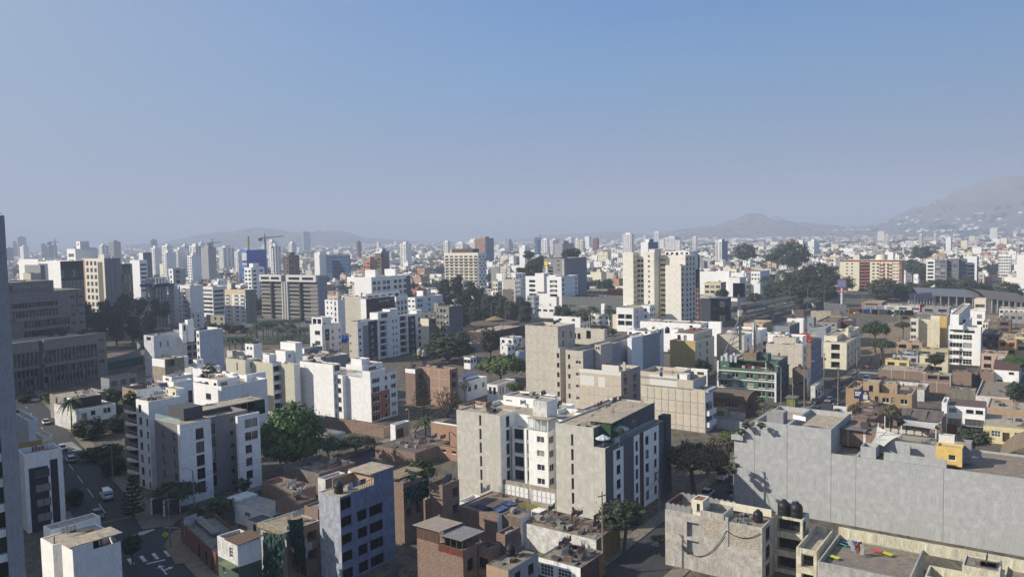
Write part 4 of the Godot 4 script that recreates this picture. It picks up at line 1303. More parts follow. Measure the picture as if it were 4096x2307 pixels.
	r = bld("apartment_building","white block with long blank shaded wall and set-back terrace flat","apartment building",s,{"l":WHITE,"r":WHITE,"wl":[[[0.55],2.2,2.7,5,2.2,1.5,"d"]],"par":0.9,"bits":2})
	mass(r,[-74.9,-200,36,10.2,6.1,15.5],10.0,{"l":WHITE,"r":WHITE,"wl":[[[0.55,0.9],0.8,3,1,1.2,1.6,"d"]],"wr":[[[0.3,0.6],0.7,3,1,2.0,1.3,"d"]],"bits":4})
	mass(r,[-69.8,-207,36,1,6,15.5],10.0,{"l":WHITE,"r":WHITE,"par":0.5})
	mass(r,[-78.7,-222,36,19.5,1.6,13.4],10.0,{"l":WHITE,"r":WHITE,"bits":7})
	tank(V(-81.41,14.07,-207),"black tank lying on the white terrace flat's roof",Color(0.13,0.13,0.14),1.3)
	# --- beige building with open balconies
	s = [-78.5,-232,36,9.5,4.6,15.7]
	var be := pl(0.74,0.72,0.63)
	r = bld("apartment_building","beige building with a column of open shaded balconies next to the bright white wall","apartment building",s,{"l":be,"r":WHITE,"wl":[[[0.58],1.0,3.4,2,0.6,2.4,"s"]],"wr":[[[0.6],1.0,3.6,2,2.2,1.4,"d"]],"bits":4})
	var b2 := [-69.3,-228,36,11.2,3.2,15.2]
	mass(r,b2,0.0,{"l":be,"r":WHITE,"wr":[[[0.5],0.9,2.7,6,-0.8,1.7,"b"]],"par":0.4,"bits":3})
	mass(r,[-62.6,-226,36,5.6,2.1,15],0.0,{"l":be,"r":WHITE,"par":0.3,"bits":3})
	mass(r,[-64.7,-236,36,7,2.5,19.9],12.0,{"l":WHITE,"r":WHITE,"par":0.2})
	mass(r,[-67.2,-234,36,4.6,3.7,17.8],12.0,{"l":WHITE,"r":WHITE,"wr":[[[0.4],1.0,3,1,0.9,0.9,"d"]],"par":0.2})
	mass(r,[-70.8,-230,36,2.9,2.5,17.4],12.0,{"l":WHITE,"r":WHITE,"par":0.2})
	s = [-69,-262,36,1.9,7.7,14.7]
	bld("house","grey rendered wall house with reddish roof boards behind the bright white wall","house",s,{"l":WHITE,"r":pl(0.5,0.5,0.52),"bits":8,"par":0.3,"roof":rf(0.55,0.42,0.38)})
	s = [-58.9,-245,36,13,10.5,14]
	bld("house","low flat-roofed house covered with boards and pale vents above the bright white wall","house",s,{"l":WHITE2,"r":GREY,"bits":16,"par":0.3})
	# --- the bright white building with orange panel
	s = [-50.6,-222,35,13.9,2.8,15.4]
	r = bld("apartment_building","bright white six-storey building with blank walls and a terracotta panel on its street front","apartment building",s,{"l":WHITE,"r":WHITE,"wr":[[[0.55],0.35,2.65,6,2.0,1.5,"d"]],"par":0.2,"bits":8})
	mass(r,sub(s,2.0,9.0,-0.6,14.0,s[5] - 2.4),0.0,{"l":WHITE,"r":WHITE,"wl":[],"par":0.2,"bits":3})
	var q := [-39.3,-217,35,9.4,10.5,12.7]
	q[5] += 0.0
	var orange := pl(0.72,0.4,0.29)
	mass(r,q,0.0,{"l":WHITE,"r":WHITE,"wr":[[[0.2],0.5,2.62,6,2.9,1.6,"w"],[[0.58],0.7,2.62,6,1.1,1.2,"w"],[[0.86],0.7,2.62,6,2.0,1.3,"w"]],"zr":[[0.02,0.7,4.6,12.2,orange]],"zl":[],"par":0.9,"bits":1})
	mass(r,sub(q,0.0,6.0,0.06,q[3],q[5] + 1.4),q[5] - 0.6,{"l":WHITE,"r":WHITE,"par":0.3})
	var pent := sub(q,3.0,q[4] - 1.0,3.2,q[3] + 2.0,q[5] + 2.5)
	mass(r,sub(q,0.0,8.0,3.0,q[3],q[5] + 2.7),q[5] - 0.6,{"l":WHITE,"r":WHITE,"wr":[[[0.5],0.7,3,1,3.0,1.8,"w"]],"par":0.2,"bits":2})
	mass(r,sub(q,1.0,4.2,4.2,8.4,q[5] + 4.3),q[5] + 2.0,{"l":WHITE,"r":WHITE,"par":0.3})
	slab(r,"glass_rail",q,V(0.4,q[5],-0.12),V(q[4] * 0.5,q[5] + 0.9,-0.08),clear_glass())
	mass(r,sub(q,-1.5,2.5,q[3],q[3] + 3.2,q[5] - 0.2),0.0,{"l":WHITE,"r":WHITE,"wl":[[[0.6],1.0,2.65,6,1.3,1.4,"d"]],"par":0.2})
	# low walls and yard at its foot
	s = [-33.1,-199.2,35,26.3,2.3,2.6]
	bld("yard_wall","low brick yard wall and shed roof at the foot of the bright white building","wall",s,{"l":BRICK,"r":pl(0.72,0.6,0.5),"bits":5,"par":0.6,"roof":ROOF2})
	s = [-45.8,-187.8,35,16.4,7.2,3.2]
	bld("house","low blue-grey walled house with flat dusty roof behind the big round tree","house",s,{"l":pl(0.4,0.46,0.56),"r":WHITE2,"bits":8,"par":0.3,"roof":ROOF2})
	s = [-29.4,-194.1,35,1.7,5.4,4.5]
	bld("garage","white-framed garage with dark gates beside the street behind the pine","garage",s,{"l":WHITE,"r":pl(0.7,0.66,0.6),"wr":[[[0.3,0.72],1.2,3,1,2.6,2.6,"D"]],"bits":1})
	# brick house right of it
	s = [-29.6,-238,36,4.1,4.4,11]
	r = bld("brick_house","brick four-storey house with laundry on its roof behind the tall pine","house",s,{"l":BRICK,"r":BRICK,"par":0.3,"bits":4,"wr":[[[0.5],1.6,2.8,3,1.6,1.5,"d"]],"zl":[[0.0,1.0,0.0,1.3,WHITE]]})
	mass(r,[-18.9,-234,36,13,3.7,11.4],0.0,{"l":br(0.72,0.52,0.41),"r":BRICK,"zl":[[0.33,0.35,0,20,CONC],[0.66,0.68,0,20,CONC],[0,1,3.0,3.15,CONC],[0,1,6.0,6.15,CONC]],"wr":[[[0.5],1.2,2.8,3,1.8,1.5,"b"]],"bits":8,"par":0.4})
	tank(V(-28.35,15.02,-240),"beige water tank on the brick house behind the pine",Color(0.62,0.57,0.48),1.3)
	tank(V(-27.38,14.39,-242),"pale grey water tank beside the beige one behind the pine",Color(0.6,0.6,0.6),1.2)
	s = [-23.4,-240,36,1.5,2.9,10.5]
	bld("roof_hut","white hut on the roofs beside the brick house behind the pine","hut",s,{"l":WHITE,"r":WHITE,"par":0.1})
	# white and blue house right of the brick one
	s = [-14.4,-243,30,3.5,11.7,5.9]
	r = bld("house","pale two-storey house with blue-painted roof terrace and arched doors","house",s,{"l":WHITE,"r":WHITE,"wr":[[[0.12,0.42,0.8],1.6,2.8,1,1.7,1.4,"d"],[[0.18,0.55],4.2,2.8,1,1.6,1.8,"d"]],"roof":rf(0.3,0.42,0.6),"par":0.5,"bits":2})
	mass(r,[-5,-240,30,3.7,11,5.4],0.0,{"l":WHITE,"r":WHITE,"wl":[[[0.3,0.7],0.8,3,1,1.0,2.2,"s"]],"wr":[[[0.15,0.3,0.5,0.65,0.8],0.9,3,1,0.8,2.4,"s"]],"roof":ROOF2,"par":0.2})
	slab(r,"blue_canopy",s,V(1.0,s[5] + 1.2,-s[3]),V(9.0,s[5] + 1.3,-s[3] * 0.5),fl(0.12,0.28,0.6))
	# walls and sheds between pine and middle block
	s = [-13.7,-189.4,35,8.5,1.2,5]
	bld("brick_house","low bare brick wall house directly left of the beige middle block","house",s,{"l":br(0.74,0.52,0.38),"r":BRICK,"bits":1,"par":0.9,"cop":WHITE})
	s = [-12.6,-176.3,35,14.7,1.3,3]
	bld("brick_house","long low brick house with small white windows and dark tin roof","house",s,{"l":br(0.72,0.5,0.36),"r":BRICK,"wl":[[[0.7,0.9],0.7,3,1,1.3,0.7,"w"]],"roof":tn(0.34,0.32,0.3),"par":0.1,"bits":10})
	s = [-22.1,-173.5,35,12.2,12.1,3]
	bld("house","low house with patched grey tin roof in front of the street lamp","house",s,{"l":BRICK,"r":BRICK,"roof":tn(0.45,0.41,0.38),"par":0.08,"bits":14})
	s = [-4,-185.9,35,11.7,6.2,9.5]
	bld("brick_house","bare brick house with yellowish mat on its roof behind the middle block","house",s,{"l":br(0.74,0.54,0.4),"r":BRICK,"bits":6,"par":0.6,"roof":ROOF})


func right_houses():
	var s := []
	var r:Node3D
	var tan := pl(0.66,0.53,0.37)
	# --- tan house with a poster
	s = [103.7,-206,33,13,11.5,6.8]
	r = bld("house","tan two-storey house with yellow balconies and a political style poster on its corner","house",s,{"l":tan,"r":tan,"wl":[[[0.2,0.52,0.86],1.2,2.8,2,1.7,1.3,"w"],[[0.35,0.66],1.0,2.8,2,0.9,1.9,"d"]],"par":0.6,"bits":6,"roof":ROOF})
	for k in [0.18,0.55]:
		slab(r,"yellow_balcony",s,V(-1.0,s[5] - 3.5,-s[3] * (1.0 - k) - 1.6),V(-0.003,s[5] - 2.6,-s[3] * (1.0 - k) + 1.4),pl(0.74,0.66,0.33))
	mass(r,sub(s,1.0,6.0,s[3] * 0.62,s[3] * 0.92,s[5] + 2.4),s[5] - 0.6,{"l":TAN,"r":TAN,"wl":[[[0.5],0.8,3,1,1.0,1.6,"d"]],"par":0.2})
	mass(r,sub(s,3.0,8.0,s[3] * 0.3,s[3] * 0.6,s[5] + 1.9),s[5] - 0.6,{"l":TAN,"r":TAN,"par":0.2,"bits":2})
	r = bld("house","narrow tan house wing with rooftop laundry left of the yellow balconies","house",[92.5,-212,33,3.3,12.9,7.6],{"l":tan,"r":tan,"wl":[[[0.8],1.4,2.8,2,1.2,1.3,"w"]],"bits":3,"par":0.9})
	# --- long brick wall with roofed rooms
	s = [135.1,-262,34,13.3,19.7,2.8]
	r = bld("brick_house","long unplastered brick house front with concrete columns behind the tan house","house",s,{"l":BRICK,"r":BRICK,"zl":[[0.3,0.315,0,9,CONC],[0.6,0.615,0,9,CONC],[0,1,2.9,3.05,CONC]],"bits":6,"par":0.3,"cop":ROOF})
	s = [132.6,-240,34,8.3,4.5,5.5]
	r = bld("brick_house","two-storey brick house with two open attic windows","house",s,{"l":BRICK,"r":BRICK,"wl":[[[0.4,0.78],0.35,3,1,2.6,1.2,"o"]],"zl":[[0.12,0.14,0,9,CONC],[0.97,1.0,0,9,CONC],[0.53,0.55,2,9,CONC],[0,1,2.3,2.45,CONC]],"par":0.05,"cop":ROOF,"bits":3})
	s = [141.7,-245,34,5.2,3.8,5.4]
	bld("brick_house","brick house with a green net fence along its roof edge","house",s,{"l":BRICK,"r":BRICK,"par":0.8,"bits":5})
	s = [146.3,-248,34,2.5,3.3,4]
	bld("house","narrow stacked house with small white rooms between two brick houses","house",s,{"l":dy(0.4,0.36,0.33),"r":BRICK,"wl":[[[0.5],0.4,2.6,3,2.2,1.3,"o"]],"bits":4})
	s = [148.2,-244,34,3.7,5.4,5.4]
	bld("brick_house","plain brick house left of the white house with maroon roof","house",s,{"l":BRICK,"r":BRICK,"bits":6})
	s = [154.5,-242,34,6.5,27.9,6.3]
	r = bld("house","white two-storey house with maroon roof over brick ground floor at the right edge","house",s,{"l":WHITE,"r":WHITE2,"zl":[[0,1,4.2,12,BRICK]],"wl":[[[0.7],0.7,3,1,1.4,0.7,"d"],[[0.25],3.2,3,1,1.5,0.9,"d"]],"par":0.05})
	slab(r,"maroon_roof",s,V(-0.3,s[5] + 0.02,-s[3] - 0.3),V(9.0,s[5] + 0.14,0.2),tn(0.47,0.28,0.25),1.6)
	# lower yards in front of the brick houses
	s = [119.1,-229.4,34,9.3,11.5,3.4]
	bld("yard_wall","white-washed rough yard wall in front of the brick houses","wall",s,{"l":WHITE2,"r":BRICK,"bits":4,"par":1.0,"roof":ROOF2})
	s = [136.7,-218,34,8.1,36.4,3]
	bld("yard_wall","stained white yard wall with brown top beside the dark shrub","wall",s,{"l":WHITE2,"r":BRICK,"bits":3,"par":0.5,"roof":ROOF2})
	s = [133.2,-228.1,34,6.7,4.7,3.2]
	bld("house","low house with a pale strip roof and shaded carport below the brick houses","house",s,{"l":dy(0.5,0.47,0.43),"r":BRICK,"wl":[[[0.5],0.6,3,1,7.0,1.3,"o"]],"bits":8,"par":0.2})
	s = [135.5,-199.8,34,13.6,14,3]
	bld("house","long low tan house with earth roof at the right edge","house",s,{"l":TAN,"r":TAN,"bits":12,"par":0.25,"roof":ROOF})
	# --- white modern house
	s = [113.3,-190,33,8.3,9.1,6.7]
	r = bld("house","white modern two-storey house with wide black windows and maroon roof","house",s,{"l":WHITE,"r":WHITE,"wl":[[[0.18,0.62,0.86],0.7,3,1,1.6,0.9,"d"],[[0.74],3.0,3,1,4.0,1.6,"d"],[[0.2],3.2,3,1,3.2,1.9,"d"],[[0.5],3.0,3,1,0.9,0.6,"d"]],"par":0.1,"cop":rf(0.47,0.33,0.31),"roof":tn(0.47,0.36,0.34),"bits":0})
	slab(r,"balustrade",s,V(-0.9,s[5] - 5.6,-s[3] * 0.58),V(-0.85,s[5] - 4.6,-0.2),glass(0))
	slab(r,"gate",s,V(-1.6,0.0,-s[3] * 0.95),V(-1.5,2.4,-s[3] * 0.68),fl(0.42,0.22,0.12))
	for k in 8:
		slab(r,"gate_slat",s,V(-1.68,0.2 + k * 0.28,-s[3] * 0.95),V(-1.603,0.36 + k * 0.28,-s[3] * 0.68),fl(0.5,0.28,0.15))
	s = [105.2,-192,33,1.1,7.1,7.8]
	bld("roof_hut","small white pier with blue door at the left of the white modern house","hut",s,{"l":WHITE,"r":WHITE})
	# --- old house with corrugated roof behind the grey wall
	s = [99,-182.7,33,10.3,13.2,5.2]
	r = bld("house","old house with collapsing corrugated roof behind the planted terrace","house",s,{"l":BRICK,"r":BRICK,"roof":ROOF2,"par":0.1,"bits":6,"wl":[[[0.2,0.5],0.8,3,1,2.4,1.2,"o"]]})
	for k in 9:
		slab(r,"roof_sheet",s,V(-0.6,s[5] + 0.06 + 0.03 * (k % 2),-s[3] * (1.0 - k * 0.11)),V(6.0,s[5] + 0.1 + 0.03 * (k % 2),-s[3] * (1.0 - k * 0.11) + s[3] * 0.12),paint("tin",[Color(0.46,0.42,0.38),Color(0.52,0.47,0.41)][k % 2]),1.0 + 0.2 * (k % 3))
	s = [87,-190.6,33,7.4,24.5,4.2]
	bld("house","low house with patched reddish roof just behind the grey wall","house",s,{"l":BRICK,"r":BRICK,"bits":14,"par":0.1,"roof":tn(0.55,0.4,0.34)})
	# --- yellow low house and brick cube at the right edge
	s = [121.4,-176.4,33,14.2,14,4]
	bld("house","low pale yellow house with red door at the right edge","house",s,{"l":pl(0.84,0.78,0.55),"r":CREAM,"wl":[[[0.18,0.5],1.0,3,1,1.8,1.4,"l"],[[0.32],1.2,3,1,1.4,2.2,"D"]],"par":0.05,"cop":ROOF,"roof":ROOF,"bits":6})
	s = [86.21,-142,35,3.3,3.42,8.68]
	bld("brick_house","brick cube house with sloping brown roof behind the grey wall's right part","house",s,{"l":br(0.68,0.5,0.38),"r":BRICK,"par":0.05,"cop":TAN,"roof":rf(0.55,0.48,0.41)})
	# arched shed roof
	var o := thing("arched_shed","tan vaulted shed roof with steel trusses at the right edge","shed",V(104.2,0,-165.7))
	var g := Geo.new()
	var base := V(85.88,7.93,-138)
	for i in 10:
		var a0 := PI * (0.15 + 0.7 * i / 10.0)
		var a1 := PI * (0.15 + 0.7 * (i + 1) / 10.0)
		var p0 := base + heading(125) * (-8.0 * cos(a0) + 6.0) + V(0,7.0 * sin(a0) - 2.4,0)
		var p1 := base + heading(125) * (-8.0 * cos(a1) + 6.0) + V(0,7.0 * sin(a1) - 2.4,0)
		var nn := (heading(125) * (-cos(a0)) + Vector3.UP * sin(a0)).normalized()
		g.quad(p0,p1,p1 + heading(35) * 14.0,p0 + heading(35) * 14.0,nn,Vector2(i,0),Vector2(i + 1,0),Vector2(i + 1,14),Vector2(i,14))
		g.quad(p0 - V(0,0.2,0),p1 - V(0,0.2,0),p1,p0,-heading(35))
	part("vault",g.mesh(),tn(0.56,0.49,0.36),o,undo(o))
	g = Geo.new()
	for i in 9:
		var x := base + heading(125) * (-5.0 + i * 1.8)
		g.tube(x + V(0,-0.8,0),x + V(0,1.4,0) + heading(125) * (0.9 if i % 2 else -0.9),0.09,0.09,5)
	g.tube(base + heading(125) * -6.0 + V(0,-0.8,0),base + heading(125) * 11.0 + V(0,-0.8,0),0.12,0.12,5)
	part("truss",g.mesh(),metal(Color(0.6,0.6,0.58)),o,undo(o))
	g = Geo.new()
	g.cube(base + heading(125) * 3.0 + V(0,-5.0,0) + heading(35) * 7.0,V(17,8,13),deg_to_rad(-35))
	part("wall",g.mesh(),br(0.6,0.36,0.28),o,undo(o))


# ---------------------------------------------------------------- buildings in the middle distance
func quick(called: String,label: String,cat: String,sp: Array,l: Material,r: Material,wl: Array,wr: Array,extra := {}) -> Node3D:
	var o := {"l":l,"r":r,"wl":wl,"wr":wr,"bits":5}
	o.merge(extra,true)
	return bld(called,label,cat,sp,o)


func mid_buildings():
	var r:Node3D
	var s := []
	var shade := WHITE
	var ap := "apartment_building"
	var apc := "apartment building"
	# --- the tall concrete block with party walls, centre right
	s = [13,-230,35,11.4,9.8,23.9]
	r = bld(ap,"tall pale concrete party-wall block with a stepped top, centre right",apc,s,{"l":CONCL,"r":CONCL,"wr":[[[0.3],1.5,2.8,7,0.7,1.8,"d"],[[0.75],2.0,2.8,1,1.0,1.8,"d"]],"zl":[],"par":1.0,"bits":6,"b":CONCL})
	var q := [19.5,-222,35,5.7,51.1,17.8]
	mass(r,q,0.0,{"l":CONCL,"r":cn(0.66,0.67,0.7),"wl":[[[0.2],1.2,2.8,6,0.7,1.2,"d"],[[0.72],2.8,3.4,5,1.6,0.9,"w"]],"par":0.9,"bits":5,"b":CONCL})
	mass(r,[13.4,-228,35,1.3,4.9,18],0.0,{"l":CONCL,"r":CONCL,"wl":[[[0.5],1.5,2.8,7,0.8,1.3,"d"]],"par":0.5})
	mass(r,[28.3,-246,35,12.4,2,20.9],10.0,{"l":CONCL,"r":CONCL,"wl":[[[0.14,0.27],1.6,3.0,1,1.1,1.7,"d"],[[0.55],0.6,3.0,1,1.6,2.4,"d"],[[0.3],5.0,3,1,5.0,1.7,"o"]],"par":0.7,"bits":5})
	mass(r,[24.9,-226,35,1.9,7.1,18.9],12.0,{"l":CONCL,"r":CONCL,"wl":[[[0.3,0.7],0.6,3,1,0.5,0.6,"d"]],"par":0.1})
	mass(r,[35.9,-240,35,1.5,7.6,18.9],0.0,{"l":WHITE,"r":WHITE,"par":0.8})
	# --- pale-block and formwork buildings in front of it
	s = [29,-214,35,13,11.6,13.1]
	r = bld("unfinished_building","unfinished building with pale block parapet and balconies left of the ribbed formwork wall","building",s,{"l":FORM,"r":GREY,"wr":[[[0.22,0.72],1.9,2.75,4,-0.36,2.0,"b"]],"zl":[[0.02,0.36,1.8,4.6,BLOCK],[0.46,0.62,1.8,4.6,BLOCK],[0,1,0,1.1,BLOCK]],"par":1.2,"cop":CONCL,"bits":6,"frame":CONC})
	slab(r,"wall_stub",s,V(0.0,s[5],-s[3] * 0.45),V(0.3,s[5] + 1.6,-s[3] * 0.05),BLOCK)
	slab(r,"wall_stub",s,V(3.0,s[5] - 1.0,-1.0),V(3.3,s[5] + 2.2,-0.2),CONCL)
	s = [47.9,-198,35,17.8,5.3,10.9]
	r = bld("unfinished_building","ribbed raw concrete formwork wall with white block infill and corner balconies","building",s,{"l":FORM,"r":WHITE,"wr":[[[0.5],3.4,2.9,4,-0.8,2.2,"b"]],"par":0.5,"bits":4})
	form_panels(r,s,9,4,3.1,0.4)
	var up := sub(s,0.0,9.0,3.2,s[3],s[5] + 2.1)
	mass(r,up,s[5] - 0.4,{"l":FORM,"r":WHITE2,"zl":[[0.18,0.7,0.4,2.4,BLOCK]],"par":0.9,"bits":3})
	mass(r,sub(s,0.0,9.0,s[3] * 0.42,s[3],s[5] + 3.4),s[5] + 1.6,{"l":FORM,"r":WHITE2,"zl":[[0.24,1.0,0.6,2.4,BLOCK]],"par":1.0,"bits":3})
	mass(r,sub(s,0.4,2.4,s[3] * 0.28,s[3] * 0.4,s[5] + 3.4),s[5],{"l":WHITE,"r":WHITE,"par":0.1})
	slab(r,"slab_edge",s,V(-0.05,s[5] - 0.6,-0.3),V(s[4] + 0.8,s[5],0.9),pl(0.62,0.64,0.68))
	for k in 4:
		slab(r,"balcony_wall",s,V(0.3,s[5] - 6.6 - k * 2.9,0.003),V(s[4],s[5] - 5.4 - k * 2.9,0.9),WHITE)
	# white rooms with dusty roofs behind it
	s = [54.3,-222,35,9.9,1.1,11.8]
	bld("house","dusty flat-roofed white rooms behind the ribbed formwork wall","house",s,{"l":WHITE,"r":BRICK,"wl":[[[0.2,0.5,0.8],0.7,3,1,2.0,1.6,"D"]],"bits":6,"par":0.3})
	# --- white block with long shaded wall, further back
	s = [45.4,-262,35,6.8,10.3,18.1]
	r = bld(ap,"white building with shaded blank wall and a strip of recessed balconies, behind the concrete block",apc,s,{"l":WHITE,"r":WHITE,"wl":[[[0.8],3.2,2.75,5,2.6,1.5,"b"]],"wr":[[[0.65],0.5,3,1,3.2,1.0,"d"]],"par":0.9,"bits":3})
	s = [38.7,-256,35,1.6,7.2,17.4]
	bld(ap,"blue-grey blank wall building stepped down in front of the white balconies strip",apc,s,{"l":WHITE,"r":WHITE,"par":0.9,"bits":3})
	# --- yellow party wall
	s = [61.5,-268,35,9.2,17.5,13.6]
	r = bld(ap,"building with a yellow plastered party wall and cream bay windows",apc,s,{"l":cn(0.78,0.68,0.46),"r":CREAM,"wl":[[[0.06],1.6,2.7,5,1.8,1.6,"b"]],"wr":[[[0.25],1.2,2.7,5,0.8,1.6,"d"],[[0.62],1.2,2.7,5,1.6,1.4,"d"]],"bits":5,"par":0.5})
	mass(r,[62.3,-274,35,7.6,17.6,15.5],12.0,{"l":WHITE,"r":CREAM,"roof":rf(0.5,0.35,0.31),"wl":[[[0.3,0.6],0.6,3,1,1.2,1.8,"d"]],"par":0.1,"bits":4})
	mass(r,[59,-284,35,2.7,5.2,16],12.0,{"l":WHITE,"r":CREAM,"wl":[[[0.85],0.6,3,1,1.0,1.8,"D"]],"par":0.1})
	tank(V(52.48,16.47,-270),"dark tank at the corner of the yellow walled building",Color(0.16,0.16,0.17),1.4)
	# --- long white roof
	s = [78,-330,35,27.6,9.8,12.5]
	quick(ap,"long low white building with a flat dusty roof in front of the white tower",apc,s,WHITE,shade,[[[0.85],0.8,2.8,1,1.5,1.2,"d"]],[[2,1.2,2.8,3,1.4,1.6,"d"]],{"bits":10,"par":0.3})
	mass(r,[84.3,-322,35,5.2,1.7,14],0.0,{"l":WHITE,"r":shade,"bits":1})
	s = [52.7,-330,35,5.7,3.6,10.7]
	quick("house","white stepped houses with a roof stair left of the long white roof","house",s,WHITE,shade,[[2,1.2,2.8,3,1.3,1.3,"d"]],[])
	# --- cream wall blocks behind the green building
	s = [82.1,-282,35,10.1,8.7,13.5]
	r = quick(ap,"pale cream blank wall with stepped white rooms, left of the antenna masts",apc,s,CONCL,shade,[],[[[0.5],1.2,2.8,4,1.2,1.5,"d"]],{"par":0.4})
	mass(r,[90.1,-296,35,10.5,14.9,13],8.0,{"l":WHITE,"r":shade,"bits":3,"par":0.8})
	s = [99.3,-300,35,8.1,11.3,10.7]
	quick(ap,"white recessed building with dark windows seen between the antenna masts",apc,s,WHITE,shade,[[[0.5,0.75],2.2,2.8,2,1.5,1.4,"d"]],[],{"par":0.6})
	s = [98.5,-270,35,12.4,5,11.3]
	r = quick(ap,"large pale cream blank wall right of the antenna masts",apc,s,CONCL,shade,[],[[[0.6],1.2,2.8,4,1.4,1.8,"d"]],{"par":0.6})
	mass(r,[98.3,-276,35,8,4.7,13.1],8.0,{"l":CONCL,"r":shade,"par":0.5,"bits":3})
	mass(r,[98.5,-288,35,6.1,6.3,12.8],8.0,{"l":WHITE,"r":shade,"par":0.5,"bits":3})
	s = [106.5,-292,35,6.5,5.4,11.5]
	quick("house","white walled roof terrace with stepped parapet behind the cream blank wall","house",s,WHITE,shade,[],[],{"par":1.2})
	# --- green building with masts
	green_building()
	# --- brick house with barrel roof
	s = [60.7,-207.2,35,10,10.4,5.4]
	var o := thing("barrel_roof_house","red brick house with a barrel vaulted sheet roof beside the green building","house",V(s[0],0,s[1]),deg_to_rad(55))
	mass(o,s,0.0,{"l":br(0.7,0.47,0.36),"r":br(0.55,0.27,0.22),"wl":[[[0.6],0.3,3,1,3.4,1.3,"w"]],"wr":[[[0.3],0.4,3,1,1.2,1.6,"d"]],"zl":[[0.35,1.0,2.6,9,WHITE2]],"par":0.05})
	var g := Geo.new()
	for i in 8:
		var a0 := PI * i / 8.0
		var a1 := PI * (i + 1) / 8.0
		var p0 := V(s[4] / 2 - s[4] * 0.54 * cos(a0),5.3 + 2.3 * sin(a0),0.4)
		var p1 := V(s[4] / 2 - s[4] * 0.54 * cos(a1),5.3 + 2.3 * sin(a1),0.4)
		var back := V(0,0,-s[3] - 0.8)
		g.quad(p0,p1,p1 + back,p0 + back,V(-cos(a0),sin(a0),0),Vector2(i,0),Vector2(i + 1,0),Vector2(i + 1,s[3]),Vector2(i,s[3]))
	part("vault_roof",g.mesh(),tn(0.46,0.4,0.34),o,undo(o) * on(s))
	g = Geo.new()
	for i in 8:
		var a0 := PI * i / 8.0
		var a1 := PI * (i + 1) / 8.0
		g.tri(V(s[4] / 2,5.3,-0.02),V(s[4] / 2 - s[4] * 0.5 * cos(a0),5.3 + 2.2 * sin(a0),-0.02),V(s[4] / 2 - s[4] * 0.5 * cos(a1),5.3 + 2.2 * sin(a1),-0.02),V(0,0,1),V(0,0,1),V(0,0,1),Vector2(1,1),Vector2(0,0),Vector2(0,1))
	part("gable",g.mesh(),br(0.55,0.27,0.22),o,undo(o) * on(s))
	s = [55.7,-206.8,35,4.8,1.9,4]
	bld("house","small pale yellow house with dark flat roof in front of the barrel roof","house",s,{"l":pl(0.78,0.72,0.45),"r":pl(0.6,0.58,0.42),"wl":[[[0.6],0.8,3,1,2.4,1.3,"d"]],"roof":ROOF2,"par":0.05,"cop":ROOF2})
	s = [58.4,-198.1,35,9.1,3.8,2.4]
	bld("yard_wall","grey yard wall with bare ground behind, below the barrel roof house","wall",s,{"l":CONC,"r":CONC,"par":2.2,"roof":paint("soil",Color(0.4,0.38,0.36))})
	# --- brown and blue-grey building and its neighbours on the right-hand street
	s = [94.6,-252,33,1.3,15.2,14.6]
	quick(ap,"blue-grey building with brown side wall on the right-hand street",apc,s,dy(0.6,0.46,0.36),pl(0.48,0.52,0.6),[],[[[0.2,0.55,0.85],1.6,2.8,4,1.2,1.5,"w"]],{"par":0.6})
	s = [88.3,-238,33,4.4,4.2,8.6]
	quick("house","unplastered brown building with rubble on its flat roof beside the green building","house",s,br(0.5,0.41,0.36),WHITE2,[[[0.3,0.6],4.0,3,1,1.0,0.5,"d"]],[[[0.5],1.2,2.8,3,1.6,1.4,"w"]],{"par":0.5,"bits":10})
	s = [88.6,-232.6,33,1.3,11.5,4.5]
	quick("house","low shop row with a flat roof on posts along the right-hand street","house",s,WHITE2,CREAM,[],[[3,1.4,3,1,2.0,2.4,"D"]],{"par":0.1})
	s = [119.8,-285,33,7.9,28.2,9.7]
	r = quick(ap,"cream building with dark louvred balconies on the right-hand street corner",apc,s,CREAM,CREAM,[[[0.2],0.6,3.2,3,4.2,2.2,"g"],[[0.52],0.6,3.2,3,3.0,2.2,"b"]],[[4,1.2,3.0,3,1.6,1.5,"d"]],{"par":0.3})
	mass(r,[119.2,-292,33,4.5,24.2,11.3],6.0,{"l":CREAM,"r":CREAM,"bits":3,"par":0.4})
	mass(r,[127.2,-300,33,2.2,21,11.5],6.0,{"l":CREAM,"r":CREAM,"par":0.4})
	mass(r,[126.7,-300,33,0.9,8.6,13.3],6.0,{"l":CREAM,"r":CREAM,"par":0.2})
	s = [124.5,-316,33,6.4,9.5,11.5]
	quick("house","blue-grey house with white window frames and shaded balcony behind the cream louvred building","house",s,pl(0.52,0.55,0.6),pl(0.52,0.55,0.6),[[[0.25],1.2,2.8,2,2.2,2.0,"w"]],[],{"par":0.2})
	s = [123.2,-325,33,2.6,3.6,14.8]
	quick("stair_tower","slim blue-grey stair tower with a round dark opening","tower",s,pl(0.5,0.53,0.57),pl(0.42,0.44,0.48),[[[0.5],2.4,3,1,0.9,0.9,"d"]],[],{"bits":0})
	s = [113.2,-325,33,6,16.9,11.4]
	quick("house","blue-grey house under brown roof sheets with a red awning beside it","house",s,pl(0.5,0.53,0.58),pl(0.42,0.44,0.5),[[[0.6],2.4,3,1,1.6,1.4,"w"]],[],{"bits":4,"roof":rf(0.5,0.42,0.35)})
	s = [119.7,-320.8,33,7.1,1.7,9]
	var rg := Geo.new()
	cloth_sheet(rg,V(106.85,10.78,-305),V(111.89,11.66,-300) - V(106.85,10.78,-305),V(0.5,-2.4,1.5),0.25,8)
	tag(part("awning",rg.mesh(),cl(0.62,0.1,0.1)),"bright red awning stretched between the blue-grey houses","awning")
	s = [138.8,-340,33,9,28.1,10.8]
